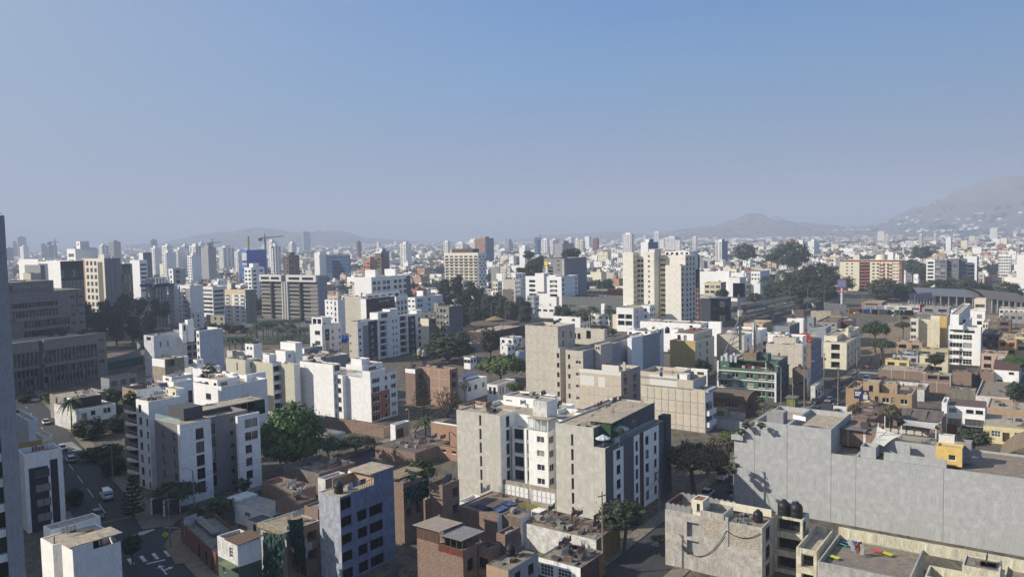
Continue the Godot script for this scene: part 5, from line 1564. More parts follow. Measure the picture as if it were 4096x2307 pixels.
	quick("house","grey house with brown roof and small windows under the bridge's end","house",s,GREY,TAN,[[3,0.8,2.8,1,1.2,1.0,"w"]],[],{"roof":rf(0.52,0.42,0.33)})
	s = [146.8,-345,33,5.6,11.8,10.8]
	quick("house","red-brown roof room on a grey house by the corner trees","house",s,dy(0.42,0.24,0.2),GREY,[],[],{})
	s = [159.1,-385,33,4.7,3.1,10.5]
	quick("brick_house","plain brown brick block standing beside the bright shop hoardings","house",s,br(0.56,0.44,0.37),BRICK,[],[],{})
	s = [146.4,-400,33,4.6,3.2,10.3]
	quick("brick_house","brown slatted block house under the bridge ramp","house",s,br(0.44,0.36,0.31),BRICK,[],[],{})
	s = [158.1,-395,33,9.6,3,10]
	r = quick("house","house with graffiti covered cream wall between the two brown brick blocks","house",s,dy(0.72,0.68,0.58),BRICK,[],[],{})
	s = [131.6,-360,33,7.2,3.3,10.5]
	quick("house","white house with flat roof below the brown slatted block","house",s,WHITE,shade,[[[0.4],1,3,1,1.4,1,"d"]],[])
	s = [103.8,-330,33,8,14.5,12.1]
	quick("house","peach house with a brown door panel behind the antenna masts","house",s,pl(0.8,0.66,0.5),TAN,[[[0.75],0.8,3,1,1.0,1.6,"D"]],[])
	s = [95.6,-318,33,6.3,1.4,12]
	quick("house","small white house with an arched opening left of the masts","house",s,WHITE,shade,[[[0.8],0.8,3,1,1.0,1.4,"d"]],[])
	# --- white tower with stacked windows, the tallest in the middle
	s = [89.1,-420,35,8.9,7.7,33.5]
	var tw := paint("bare",Color(0.9,0.88,0.83))
	var ty := pl(0.88,0.84,0.7)
	r = quick("residential_tower","tall white residential tower with window columns, largest tower in the middle","tower",s,tw,tw,[[[0.06],2.0,2.72,11,1.0,0.8,"d"]],[[2,1.2,2.72,12,-0.6,1.7,"d"]],{"bits":2,"par":0.4})
	var up2 := [92.3,-424,35,14.6,13.8,38.7]
	mass(r,up2,0.0,{"l":tw,"r":tw,"wr":[[3,1.4,2.72,14,-0.5,1.6,"d"]],"zl":[[0.0,0.3,0.5,40,ty]],"wl":[[[0.12],2.0,2.72,13,3.2,1.0,"d"]],"bits":6,"par":0.6,"near":false})
	mass(r,[76.4,-428,35,6.1,7.3,40.5],0.0,{"l":tw,"r":tw,"wl":[[[0.5],1.6,2.72,14,1.0,1.0,"d"]],"par":0.5,"near":false})
	mass(r,[72.2,-434,35,4.9,3.7,38.1],0.0,{"l":tw,"r":tw,"wl":[[[0.3,0.7],1.6,2.72,13,1.6,1.3,"d"]],"par":0.3,"near":false})
	mass(r,[65.8,-432,35,6.3,7,40.4],0.0,{"l":tw,"r":ty,"wr":[[2,1.8,2.72,14,1.2,1.2,"d"]],"par":0.4,"near":false})
	mass(r,[76.8,-428,35,3.5,8,42.1],30.0,{"l":tw,"r":tw,"par":0.2,"bits":1})
	mass(r,[98,-440,35,14.5,12.2,40.4],30.0,{"l":WHITE,"r":WHITE,"par":0.2,"bits":4,"wl":[[5,0.6,3,1,1.6,1.8,"d"]]})
	mass(r,[105.5,-450,35,3.6,1.5,38.1],0.0,{"l":pl(0.5,0.22,0.18),"r":GREY,"wl":[[2,1.2,2.72,14,1.6,1.6,"w"]],"par":0.3,"near":false})
	# --- grey hall with yellow sign
	s = [34.5,-520,35,16,29.1,35.6]
	r = quick("hall_building","windowless grey hall with a yellow ball sign on its wall","building",s,pl(0.52,0.52,0.52),pl(0.52,0.53,0.56),[[[0.33],5.4,2.2,3,3.6,1.6,"d"],[[0.68,0.74],1.2,2.9,4,0.8,0.8,"d"]],[],{"bits":6,"par":1.0})
	slab(r,"white_strip",s,V(-0.25,s[5] - 12,-s[3] * 0.08),V(-0.003,s[5] - 1,-s[3] * 0.05),WHITE)
	slab(r,"banner",s,V(-0.3,s[5] - 11,-s[3] * 0.9),V(-0.003,s[5] - 5,-s[3] * 0.81),pl(0.8,0.8,0.72))
	slab(r,"white_sign",s,V(-0.35,s[5] - 4.0,-s[3] * 0.84),V(-0.003,s[5] - 2.6,-s[3] * 0.64),fl(0.86,0.86,0.84))
	var yg := Geo.new()
	yg.tube(on(s) * V(-0.7,s[5] - 3.3,-s[3] * 0.86),on(s) * V(-0.05,s[5] - 3.3,-s[3] * 0.86),1.4,1.4,20)
	part("yellow_disc",yg.mesh(),fl(0.8,0.75,0.15),r,undo(r))
	# --- white apartments in front of it
	s = [31.1,-500,35,27.2,20.4,24.8]
	r = quick(ap,"broad white apartment block in front of the grey hall with the yellow ball",apc,s,WHITE,WHITE,[[[0.2,0.78],2.4,2.9,4,5.5,1.7,"b"]],[[[0.1],1.5,2.9,5,2.6,1.6,"w"],[[0.88],1.5,2.9,5,2.0,1.8,"b"]],{"bits":12,"par":0.9})
	mass(r,[20.3,-506,35,6.6,7.4,26.8],15.0,{"l":WHITE,"r":shade,"par":0.2})
	mass(r,[27.6,-504,35,6,8.5,25.6],15.0,{"l":WHITE,"r":shade,"par":0.2})
	# mall and its parking deck
	s = [66.5,-478,32,45.6,17.7,12.3]
	r = quick("shopping_hall","long low grey shopping hall with dark strip windows behind palms","building",s,pl(0.4,0.41,0.41),GREY,[[[0.12,0.25,0.4],5.0,3,1,5.0,1.4,"d"],[[0.8],5.0,3,1,3.0,1.0,"d"]],[],{"bits":20,"par":0.9,"roof":rf(0.42,0.42,0.43)})
	s = [79.2,-560,32,33.3,17.6,10.9]
	quick("parking_deck","dark parking deck with an orange edge behind the shopping hall","building",s,pl(0.3,0.31,0.33),GREY,[[4,1.2,3,1,8.0,1.6,"o"]],[],{"bits":8})
	s = [75.6,-540,32,12.1,2.1,13.1]
	quick("canopy_building","low building with an orange canopy edge left of the white tower","building",s,pl(0.72,0.42,0.16),GREY,[],[],{"y0":9.0})
	# --- checked tower
	s = [-28.3,-680,35,37.2,11.3,37.5]
	r = quick("residential_tower","cream balcony tower with a grey and white chequered side","tower",s,pl(0.84,0.82,0.76),WHITE,[[7,2.6,2.66,12,-0.72,1.5,"o"]],[],{"bits":0,"par":0.6})
	for j in 13:
		for i in 2:
			slab(r,"dark_panel",s,V(s[4] * (0.12 + 0.44 * i + (0.2 if j % 2 else 0.0)),s[5] - 4.2 - j * 2.66,-0.1),V(s[4] * (0.32 + 0.44 * i + (0.2 if j % 2 else 0.0)),s[5] - 2.8 - j * 2.66,0.12),pl(0.34,0.34,0.36))
	for j in 12:
		slab(r,"balcony_strip",s,V(-0.7,s[5] - 5.0 - j * 2.66,-s[3] + 0.6),V(-0.003,s[5] - 4.1 - j * 2.66,-0.6),paint("plaster",Color(0.76,0.68,0.58) if j % 3 else Color(0.84,0.82,0.78)))
	mass(r,[-33.3,-690,35,23.6,8.9,40.7],30.0,{"l":dy(0.45,0.3,0.24),"r":DARK,"par":0.2})
	# --- dark grey office with rounded hoods
	s = [-121.6,-500,33,53.1,7.8,28.2]
	r = quick("office_building","grey office block with horizontal bands and a rounded white hood along its top","office building",s,pl(0.46,0.45,0.44),pl(0.55,0.57,0.62),[[[0.1,0.29,0.6,0.78,0.92],4.6,2.5,10,-0.9,1.1,"g"]],[],{"bits":10,"par":1.0})
	var hood := pl(0.8,0.79,0.77)
	for q2 in [[0.0,0.4],[0.49,1.0]]:
		var gh := Geo.new()
		var z0:float = -s[3] * (1.0 - q2[0])
		var z1:float = -s[3] * (1.0 - q2[1])
		gh.box(V(-1.6,s[5] - 3.8,z0),V(1.597,0,0),V(0,4.4,0),V(0,0,z1 - z0))
		part("hood",gh.mesh(),hood,r,undo(r) * on(s))
		for e in 2:
			var zc:float = lerpf(z0,z1,0.27 + 0.46 * e)
			slab(r,"hood_slot",s,V(-1.75,s[5] - 2.4,zc - (z1 - z0) * 0.18),V(-1.603,s[5] - 0.9,zc + (z1 - z0) * 0.18),glass(0))
	for q2 in [0.4,0.445,0.49,0.72,0.21]:
		var gp := Geo.new()
		gp.tube(on(s) * V(-0.5,0,-s[3] * (1.0 - q2)),on(s) * V(-0.5,s[5] - 3.8,-s[3] * (1.0 - q2)),1.2 if q2 in [0.72,0.21] else 0.8,1.2 if q2 in [0.72,0.21] else 0.8,12)
		part("shaft",gp.mesh(),pl(0.25,0.25,0.26) if q2 in [0.72,0.21] else hood,r,undo(r))
	for k in 10:
		slab(r,"floor_band",s,V(-0.35,s[5] - 6.9 - k * 2.5 + 0.15,-s[3] + 0.2),V(-0.003,s[5] - 5.8 - k * 2.5 + 0.15,-0.2),pl(0.56,0.54,0.51))
	# --- orange striped apartments, white neighbours on the same avenue
	s = [-164,-490,33,19.5,8.1,21.1]
	r = quick(ap,"white apartment building with an orange band and orange parapet beside the avenue",apc,s,WHITE,pl(0.52,0.51,0.5),[[[0.13,0.56,0.86],3.4,2.5,7,-0.62,1.7,"B"]],[[[0.53],1.0,3,1,0.9,16.0,"n"]],{"zl":[[0.0,1.0,0.0,3.0,pl(0.84,0.73,0.56)],[0.25,0.36,0,30,pl(0.84,0.73,0.56)]],"par":0.4})
	mass(r,[-175.9,-500,33,3.9,3.2,25],18.0,{"l":CREAM,"r":GREY,"par":0.2})
	s = [-193.8,-480,33,20.8,9.2,25]
	r = quick(ap,"narrow white apartment block with a strip of balconies at the end of the avenue trees",apc,s,WHITE,WHITE,[[[0.17],1.5,2.7,8,0.9,1.7,"d"],[[0.5],1.5,2.7,8,1.0,1.7,"d"],[[0.72],2.0,2.7,8,3.4,1.7,"B"]],[],{"zl":[[0.62,1.0,2.0,40,GREY]]})
	s = [-202.7,-540,33,11,11.6,20.6]
	quick(ap,"grey-white block with long balconies left of the orange striped building",apc,s,WHITE,WHITE,[[1,1.8,2.9,6,-0.92,1.5,"d"]],[[[0.4],2.4,2.9,6,8.0,1.7,"d"]],{"par":0.9})
	s = [-190.6,-560,33,16.3,6.4,20]
	quick(ap,"pale block with large dark windows behind the orange parapet",apc,s,WHITE,WHITE,[[2,1.6,3.0,5,4.0,1.8,"d"]],[[2,1.6,3.0,5,3.0,1.8,"d"]],{})
	s = [-184.3,-470.4,33,9.5,2,9]
	quick("house","small white corner house at the foot of the narrow white apartment block","house",s,WHITE,shade,[[2,1.0,2.8,3,1.6,1.3,"d"]],[],{})
	s = [-163.1,-450.9,33,16.6,0.8,9]
	quick("house","dark cream house with arched ground floor left of the orange striped building","house",s,pl(0.6,0.56,0.48),GREY,[[3,1.2,2.9,3,1.8,1.5,"d"]],[],{})
	# --- white building with slats, left of the dark red glazed one
	s = [-87.6,-400,33,9.2,4.9,20.3]
	quick(ap,"small white tower block with scattered square windows",apc,s,WHITE,WHITE,[[[0.2,0.5],0.8,2.75,5,0.9,1.0,"d"],[[0.8],0.8,2.75,5,1.2,1.9,"d"]],[],{"par":0.3})
	s = [-80.4,-424,33,12.3,3.8,20.1]
	r = quick(ap,"beige blank-walled building with dark red glazed front behind the white and navy flats",apc,s,CONCL,CONCL,[],[],{"par":0.2})
	s = [-76.7,-418,33,3.9,23.4,19.2]
	mass(r,s,0.0,{"l":WHITE,"r":pl(0.3,0.24,0.25),"wr":[[5,1.2,3.2,4,-0.86,1.5,"g"]],"par":0.3,"near":true,"bits":2})
	mass(r,[-78.5,-428,33,2.7,27.8,20.9],14.0,{"l":WHITE,"r":shade,"wr":[[5,1.0,3,1,3.0,1.8,"d"]],"bits":4})
	mass(r,[-63,-432,33,0.9,9.7,19.2],0.0,{"l":WHITE,"r":WHITE,"wr":[[[0.2,0.5,0.8],2.5,3.2,4,1.6,2.0,"d"]],"bits":2})
	s = [-98.6,-560,33,16.5,42.3,23.9]
	r = quick("long_apartment_building","long white building with dark paired windows and two white roof boxes",apc,s,WHITE,WHITE,[],[[[0.07,0.18,0.32,0.42,0.6,0.72,0.85],3.0,4.0,5,3.4,2.4,"d"]],{"bits":6,"par":1.2,"zr":[[0.88,1.0,1.0,40,DARK]]})
	mass(r,[-97.4,-570,33,9.9,3.1,28.6],20.0,{"l":WHITE,"r":shade,"par":0.2})
	mass(r,[-86,-590,33,10.5,2.2,28.3],20.0,{"l":WHITE,"r":shade,"par":0.2})
	s = [-55.4,-455,33,5.9,25.5,16.7]
	r = quick(ap,"white angular house with black window bands right of the dark red glazed front",apc,s,WHITE,WHITE,[[2,1.5,3.0,3,1.8,0.9,"d"]],[[[0.12,0.22,0.5],1.2,3.0,4,2.0,1.4,"d"]],{"bits":6})
	mass(r,[-52.7,-470,33,4.6,1.2,19.5],10.0,{"l":WHITE,"r":shade,"par":0.2})
	# --- white and navy flats
	s = [-62.8,-322,33,5,41.1,17.1]
	var lightg := WHITE
	r = quick(ap,"white and navy apartment block with columns of glazed balconies",apc,s,CONCL,lightg,[[[0.15],5.5,3.2,4,0.8,0.5,"d"]],[[[0.03],3.0,2.75,5,1.2,0.9,"d"],[[0.2],2.2,2.75,6,1.6,1.2,"w"],[[0.37],0.4,2.75,6,4.0,2.0,"b"],[[0.52,0.57],1.4,2.75,6,0.8,0.9,"d"],[[0.68],0.3,2.75,6,4.4,2.0,"b"],[[0.83],2.0,2.75,6,1.8,1.2,"w"],[[0.95],2.0,2.75,6,1.8,1.4,"d"]],{"zr":[[0.15,0.28,0.5,30,NAVY],[0.76,0.88,0.8,30,NAVY],[0.07,0.15,2.0,30,GREY]],"bits":6,"par":0.3,"near":true})
	for cfr in [0.37,0.68]:
		for k in 6:
			slab(r,"balcony_slab",s,V(s[4] * cfr - 2.3,s[5] - 2.6 - k * 2.75,0.003),V(s[4] * cfr + 2.3,s[5] - 2.3 - k * 2.75,1.0),WHITE)
	mass(r,sub(s,s[4] * 0.28,s[4] * 0.47,-0.6,4.0,s[5] + 2.6),s[5] - 1.0,{"l":WHITE,"r":lightg,"wr":[[[0.5],0.6,3,1,4.0,1.6,"d"]],"par":0.2})
	mass(r,sub(s,s[4] * 0.47,s[4] * 0.6,-0.3,4.0,s[5] + 3.4),s[5] - 1.0,{"l":WHITE,"r":lightg,"par":0.2})
	mass(r,sub(s,s[4] * 0.9,s[4],-0.2,4.0,s[5] + 1.4),s[5] - 1.0,{"l":WHITE,"r":lightg,"par":0.2})
	# --- dark grey block
	s = [-27.9,-350,33,7.2,10.1,20.1]
	r = quick(ap,"dark grey-green blank block with air conditioners beside the park trees",apc,s,pl(0.52,0.52,0.47),dy(0.42,0.43,0.47),[[[0.15,0.4,0.65],1.2,2.75,6,1.2,1.3,"d"]],[],{"par":0.4})
	mass(r,[-34.8,-360,33,7.5,3.3,16.7],0.0,{"l":pl(0.4,0.4,0.42),"r":GREY,"wl":[[[0.3,0.75],1.4,2.75,5,1.6,1.3,"d"]],"par":0.3,"bits":3})
	mass(r,[-33.9,-364,33,2.5,5.2,20.7],0.0,{"l":pl(0.58,0.54,0.48),"r":GREY,"par":0.3})
	for k in 5:
		slab(r,"air_conditioner",s,V(-0.6,s[5] - 4.3 - k * 2.75,-s[3] * 0.28),V(-0.01,s[5] - 3.6 - k * 2.75,-s[3] * 0.28 + 0.9),fl(0.75,0.75,0.74))
	s = [-36.4,-345,33,4.7,4.9,15.4]
	quick("house","brown side-walled house with a cream strip in front of the dark grey block","house",s,CREAM,dy(0.5,0.42,0.37),[],[[[0.6],1.0,3,1,1.2,1.2,"d"]],{})
	s = [-36.4,-365.8,33,6.6,10.4,5]
	quick("house","small orange and white house with reddish roof beside the big dark tree","house",s,WHITE,pl(0.75,0.5,0.2),[[2,0.8,3,1,1.2,1.4,"d"]],[[[0.4],0.8,3,1,1.0,1.6,"w"]],{"roof":rf(0.6,0.38,0.32),"par":0.05})
	# --- white building with a vertical banner
	s = [-78,-325,33,7.1,10.7,15.8]
	r = quick(ap,"white building with roof lookout and a long vertical banner on its side",apc,s,WHITE,WHITE,[[[0.62],2.5,4.2,3,3.0,1.6,"d"]],[[[0.55,0.92],2.6,2.8,4,0.8,1.2,"d"]],{"par":0.4,"bits":2})
	mass(r,[-78.5,-328,33,6.2,4.9,18.5],14.0,{"l":WHITE,"r":shade,"wl":[[[0.28,0.72],0.6,3,1,2.2,2.0,"d"]],"par":0.2})
	slab(r,"banner",s,V(s[4] * 0.16,s[5] - 6.6,0.003),V(s[4] * 0.36,s[5] - 2.0,0.1),fl(0.13,0.13,0.15))
	slab(r,"banner",s,V(s[4] * 0.17,s[5] - 11.8,0.003),V(s[4] * 0.35,s[5] - 6.65,0.1),fl(0.72,0.71,0.66))
	for k in 5:
		slab(r,"print_line",s,V(s[4] * 0.19,s[5] - 8.0 - k * 0.7,0.1),V(s[4] * (0.28 + 0.02 * (k % 3)),s[5] - 7.75 - k * 0.7,0.115),fl(0.15,0.15,0.16))
	slab(r,"banner_emblem",s,V(s[4] * 0.21,s[5] - 4.2,0.1),V(s[4] * 0.31,s[5] - 3.0,0.115),fl(0.55,0.52,0.45))
	slab(r,"banner_emblem",s,V(s[4] * 0.18,s[5] - 5.4,0.1),V(s[4] * 0.34,s[5] - 4.9,0.115),fl(0.5,0.48,0.4))
	# --- pair of shaded white blocks, left
	s = [-135.7,-300,35,6.6,13.8,15.6]
	r = quick(ap,"shaded white party-wall block with two slit windows, left of the palms",apc,s,dy(0.86,0.86,0.88),cn(0.82,0.84,0.88),[[[0.5],0.6,3,1,3.0,1.2,"d"]],[[[0.2,0.42],2.5,6,1,0.6,2.2,"s"]],{"par":0.5})  # bluish tint of these whites mixes the shade into the wall colour
	mass(r,sub(s,s[4] + 0.02,s[4] + 7.0,2.0,9.0,s[5] + 0.5),0.0,{"l":GREY,"r":GREY,"wr":[[2,0.8,2.75,6,-0.8,1.9,"b"]],"par":0.2})
	mass(r,[-115.6,-293,35,1.9,10,17.8],0.0,{"l":WHITE,"r":cn(0.8,0.82,0.86),"wl":[[[0.5],1.0,2.75,5,1.2,1.4,"w"]],"par":0.4})  # right wall: white tinted bluish to carry its shade
	mass(r,[-127.2,-306,35,2,1.7,19.4],12.0,{"l":WHITE,"r":shade,"wr":[[[0.6],0.8,3,1,0.9,2.0,"d"]],"par":0.1})
	mass(r,[-125.8,-308,35,1.8,2.6,20.6],12.0,{"l":WHITE,"r":shade,"par":0.1})
	mass(r,[-115.1,-310,35,6.5,0.2,17.2],10.0,{"l":WHITE,"r":shade,"par":0.2})
	s = [-115.2,-262,35,7.5,7.1,12]
	r = quick("house","house with a white panel parapet over a rough brown wall, left of the shaded white block","house",s,dy(0.66,0.6,0.5),dy(0.6,0.57,0.5),[],[[[0.3,0.6],0.3,3,1,3.0,2.2,"o"]],{"zl":[[0,1,0,2.6,WHITE]],"par":0.3})
	mass(r,[-111.8,-268,35,2.2,2.2,11.9],8.0,{"l":WHITE,"r":shade,"par":0.1})
	mass(r,[-107,-268,35,2.1,2.6,10.8],8.0,{"l":WHITE,"r":WHITE,"wr":[[[0.5],0.6,3,1,0.6,0.6,"d"]],"par":0.1})
	s = [-105.1,-272.4,35,13.9,4.9,7]
	quick("house","low flat roofs with a potted plant terrace behind the long white block","house",s,WHITE2,WHITE,[],[],{"bits":10})
	s = [-100.5,-263.3,35,1.9,3.6,9]
	quick("house","white rooftop cube with a blue tank behind the long white block","house",s,WHITE,shade,[],[],{"bits":1})
	s = [-87.6,-268,35,4.6,3.4,15.7]
	quick("house","white house with a pink flat roof behind the beige building","house",s,WHITE,WHITE,[[[0.3,0.7],1.0,2.8,3,1.0,0.8,"d"]],[],{"roof":rf(0.62,0.47,0.42),"par":0.05})
	s = [-93.9,-309.8,35,29.3,2.4,6]
	quick("house","low flat roofs around a walled yard between the palms and the beige building","house",s,WHITE2,GREY,[],[],{"bits":8})
	institute()
	left_skyline()
	right_mid()


func form_panels(r: Node3D,s: Array,cols: int,rows: int,pitch: float,top: float):
	# the pours of a raw concrete wall stand a little proud, each panel its own piece
	var w:float = s[3] / cols
	var g := Geo.new()
	g.box(V(-0.07,0,0.06),V(0.067,0,0),V(0,pitch - 0.16,0),V(0,0,w - 0.1))
	var m := g.mesh()
	for j in rows:
		for i in cols:
			var c := 0.78 + 0.05 * rng.randf()
			part("panel",m,paint("formwork",Color(snappedf(c,0.02),snappedf(c * 0.95,0.02),snappedf(c * 0.87,0.02))),r,undo(r) * on(s) * Transform3D(Basis.IDENTITY,V(0,s[5] - top - (j + 1) * pitch,-s[3] + i * w)))


func green_building():
	var s := [77.1,-233,31,16.8,17.9,8.6]
	var gm := dy(0.3,0.46,0.38)
	var gd := dy(0.33,0.43,0.42)
	var wt := pl(0.86,0.86,0.83)
	var h:float = s[5]
	var r := bld("apartment_building","green four-storey building with white bands and telecom masts on its roof","apartment building",s,{"l":gm,"r":gd,"wl":[[[0.085,0.29,0.55,0.76,0.93],0.75,2.55,4,2.1,1.45,"w"]],"wr":[[[0.12,0.3,0.48,0.7,0.9],0.75,2.55,3,1.2,1.3,"d"]],"par":0.3,"roof":ROOF,"bits":4})
	for k in 3:
		slab(r,"white_band",s,V(-0.25,h - 0.35 - k * 2.55,-s[3]),V(-0.003,h - 0.05 - k * 2.55,0.003),wt)
		slab(r,"white_band",s,V(0.0,h - 0.35 - k * 2.55,0.004),V(s[4],h - 0.15 - k * 2.55,0.2),gd)
	slab(r,"white_pier",s,V(-0.3,0,-s[3] - 0.6),V(0.4,h + 2.6,-s[3] - 0.003),wt)
	slab(r,"white_pier",s,V(-0.28,0,-0.3),V(-0.004,h,0.25),wt)
	# set-back roof floor with an open terrace
	mass(r,sub(s,0.02,s[4] - 0.1,s[3] * 0.82,s[3],h + 2.6),h - 0.3,{"l":gm,"r":gm,"par":0.3,"wl":[[[0.5],0.9,3,1,0.8,0.6,"w"]]})
	mass(r,sub(s,4.2,s[4] - 0.1,s[3] * 0.02,s[3] * 0.82,h + 2.6),h - 0.3,{"l":gm,"r":gd,"par":0.3,"wl":[[[0.2,0.5,0.85],0.7,3,1,1.1,1.9,"D"],[[0.35,0.7],0.8,3,1,1.5,1.2,"w"]],"bits":5})
	slab(r,"terrace_roof",s,V(2.4,h + 2.6,-s[3] * 0.82),V(5.0,h + 2.85,-s[3] * 0.2),gm)
	slab(r,"terrace_post",s,V(2.5,h,-s[3] * 0.21),V(2.8,h + 2.6,-s[3] * 0.2),wt)
	slab(r,"terrace_wall",s,V(0.05,h,-s[3] * 0.82),V(0.25,h + 0.8,-s[3] * 0.24),gm)
	mass(r,sub(s,3.0,8.0,s[3] * 0.38,s[3] * 0.62,h + 5.2),h + 2.4,{"l":br(0.6,0.48,0.36),"r":gd,"par":0.5,"bits":3})
	mass(r,sub(s,5.0,9.0,s[3] * 0.2,s[3] * 0.4,h + 4.6),h + 2.4,{"l":gd,"r":gd,"par":0.4,"bits":3})
	for k in 7:
		slab(r,"cabinet",s,V(0.5 + 0.7 * (k % 2),h + 2.3 + 0.0,-s[3] * 0.98 + k * 0.7),V(1.1 + 0.7 * (k % 2),h + 4.0 + 0.5 * (k % 3),-s[3] * 0.98 + k * 0.7 + 0.62),fl(0.72,0.73,0.74))
	for k in 7:
		var g := Geo.new()
		cloth_sheet(g,on(s) * V(0.9,h + 1.5,-s[3] * (0.66 - 0.055 * k)),heading(121) * 0.9,V(0,-1.0,0),0.08,3)
		tag(part("laundry",g.mesh(),paint("cloth",[Color(0.08,0.08,0.1),Color(0.75,0.75,0.75),Color(0.12,0.12,0.15),Color(0.6,0.1,0.1),Color(0.8,0.8,0.8),Color(0.2,0.3,0.32),Color(0.65,0.15,0.12)][k])),["black coat","white cloth","dark jeans","red shirt","white sheet","teal towel","red and white jersey"][k] + " on the green building's terrace line","laundry","laundry on the green building")
	mast(V(70.39,13.7,-246),V(70.41,26.52,-246),"lattice telecom mast with pale panel antennas, left one on the green building",true)
	mast(V(73.05,13.89,-240),V(73.06,23,-240),"slim telecom mast with long panel antennas, right one on the green building",false)


func mast(foot: Vector3,top: Vector3,label: String,legs: bool):
	var o := thing("telecom_mast",label,"telecom mast",foot)
	var h := top.y - foot.y
	var g := Geo.new()
	g.tube(Vector3.ZERO,V(0,h,0),0.24,0.16,8)
	part("pole",g.mesh(),metal(Color(0.55,0.55,0.55)),o)
	g = Geo.new()
	for k in 16:
		var y := h * k / 20.0
		g.tube(V(-0.35 if k % 2 else 0.35,y,0.2),V(0.35 if k % 2 else -0.35,y + h / 20.0,0.2),0.07,0.07,4)
	g.tube(V(-0.36,0,0.2),V(-0.36,h * 0.85,0.2),0.09,0.09,5)
	g.tube(V(0.36,0,0.2),V(0.36,h * 0.85,0.2),0.09,0.09,5)
	if legs:
		for k in 2:
			var f := V(-5.0 + 2.2 * k,-0.5,1.0 - k * 2.0)
			g.tube(f,V(-0.2,h * 0.82,0),0.14,0.11,6)
			for j in 5:
				var t := j / 6.0
				g.tube(f.lerp(V(-0.2,h * 0.82,0),t),V(-0.36,h * 0.82 * (t + 0.12),0.2),0.08,0.08,4)
	else:
		for k in 2:
			g.tube(V(2.4 if k else -2.0,-0.3,1.0),V(0,h * 0.6,0),0.05,0.05,5)
	part("lattice",g.mesh(),metal(Color(0.45,0.45,0.46)),o)
	for k in 6:
		var a := TAU * k / 6 + 0.3
		g = Geo.new()
		g.cube(V(cos(a) * 0.75,h - 1.4,sin(a) * 0.75),V(0.38,2.3 if not legs else 1.9,0.22),-a + PI / 2)
		g.tube(V(0,h - 1.2,0),V(cos(a) * 0.7,h - 1.2,sin(a) * 0.7),0.04,0.04,4)
		part("antenna",g.mesh(),fl(0.74,0.73,0.7),o)


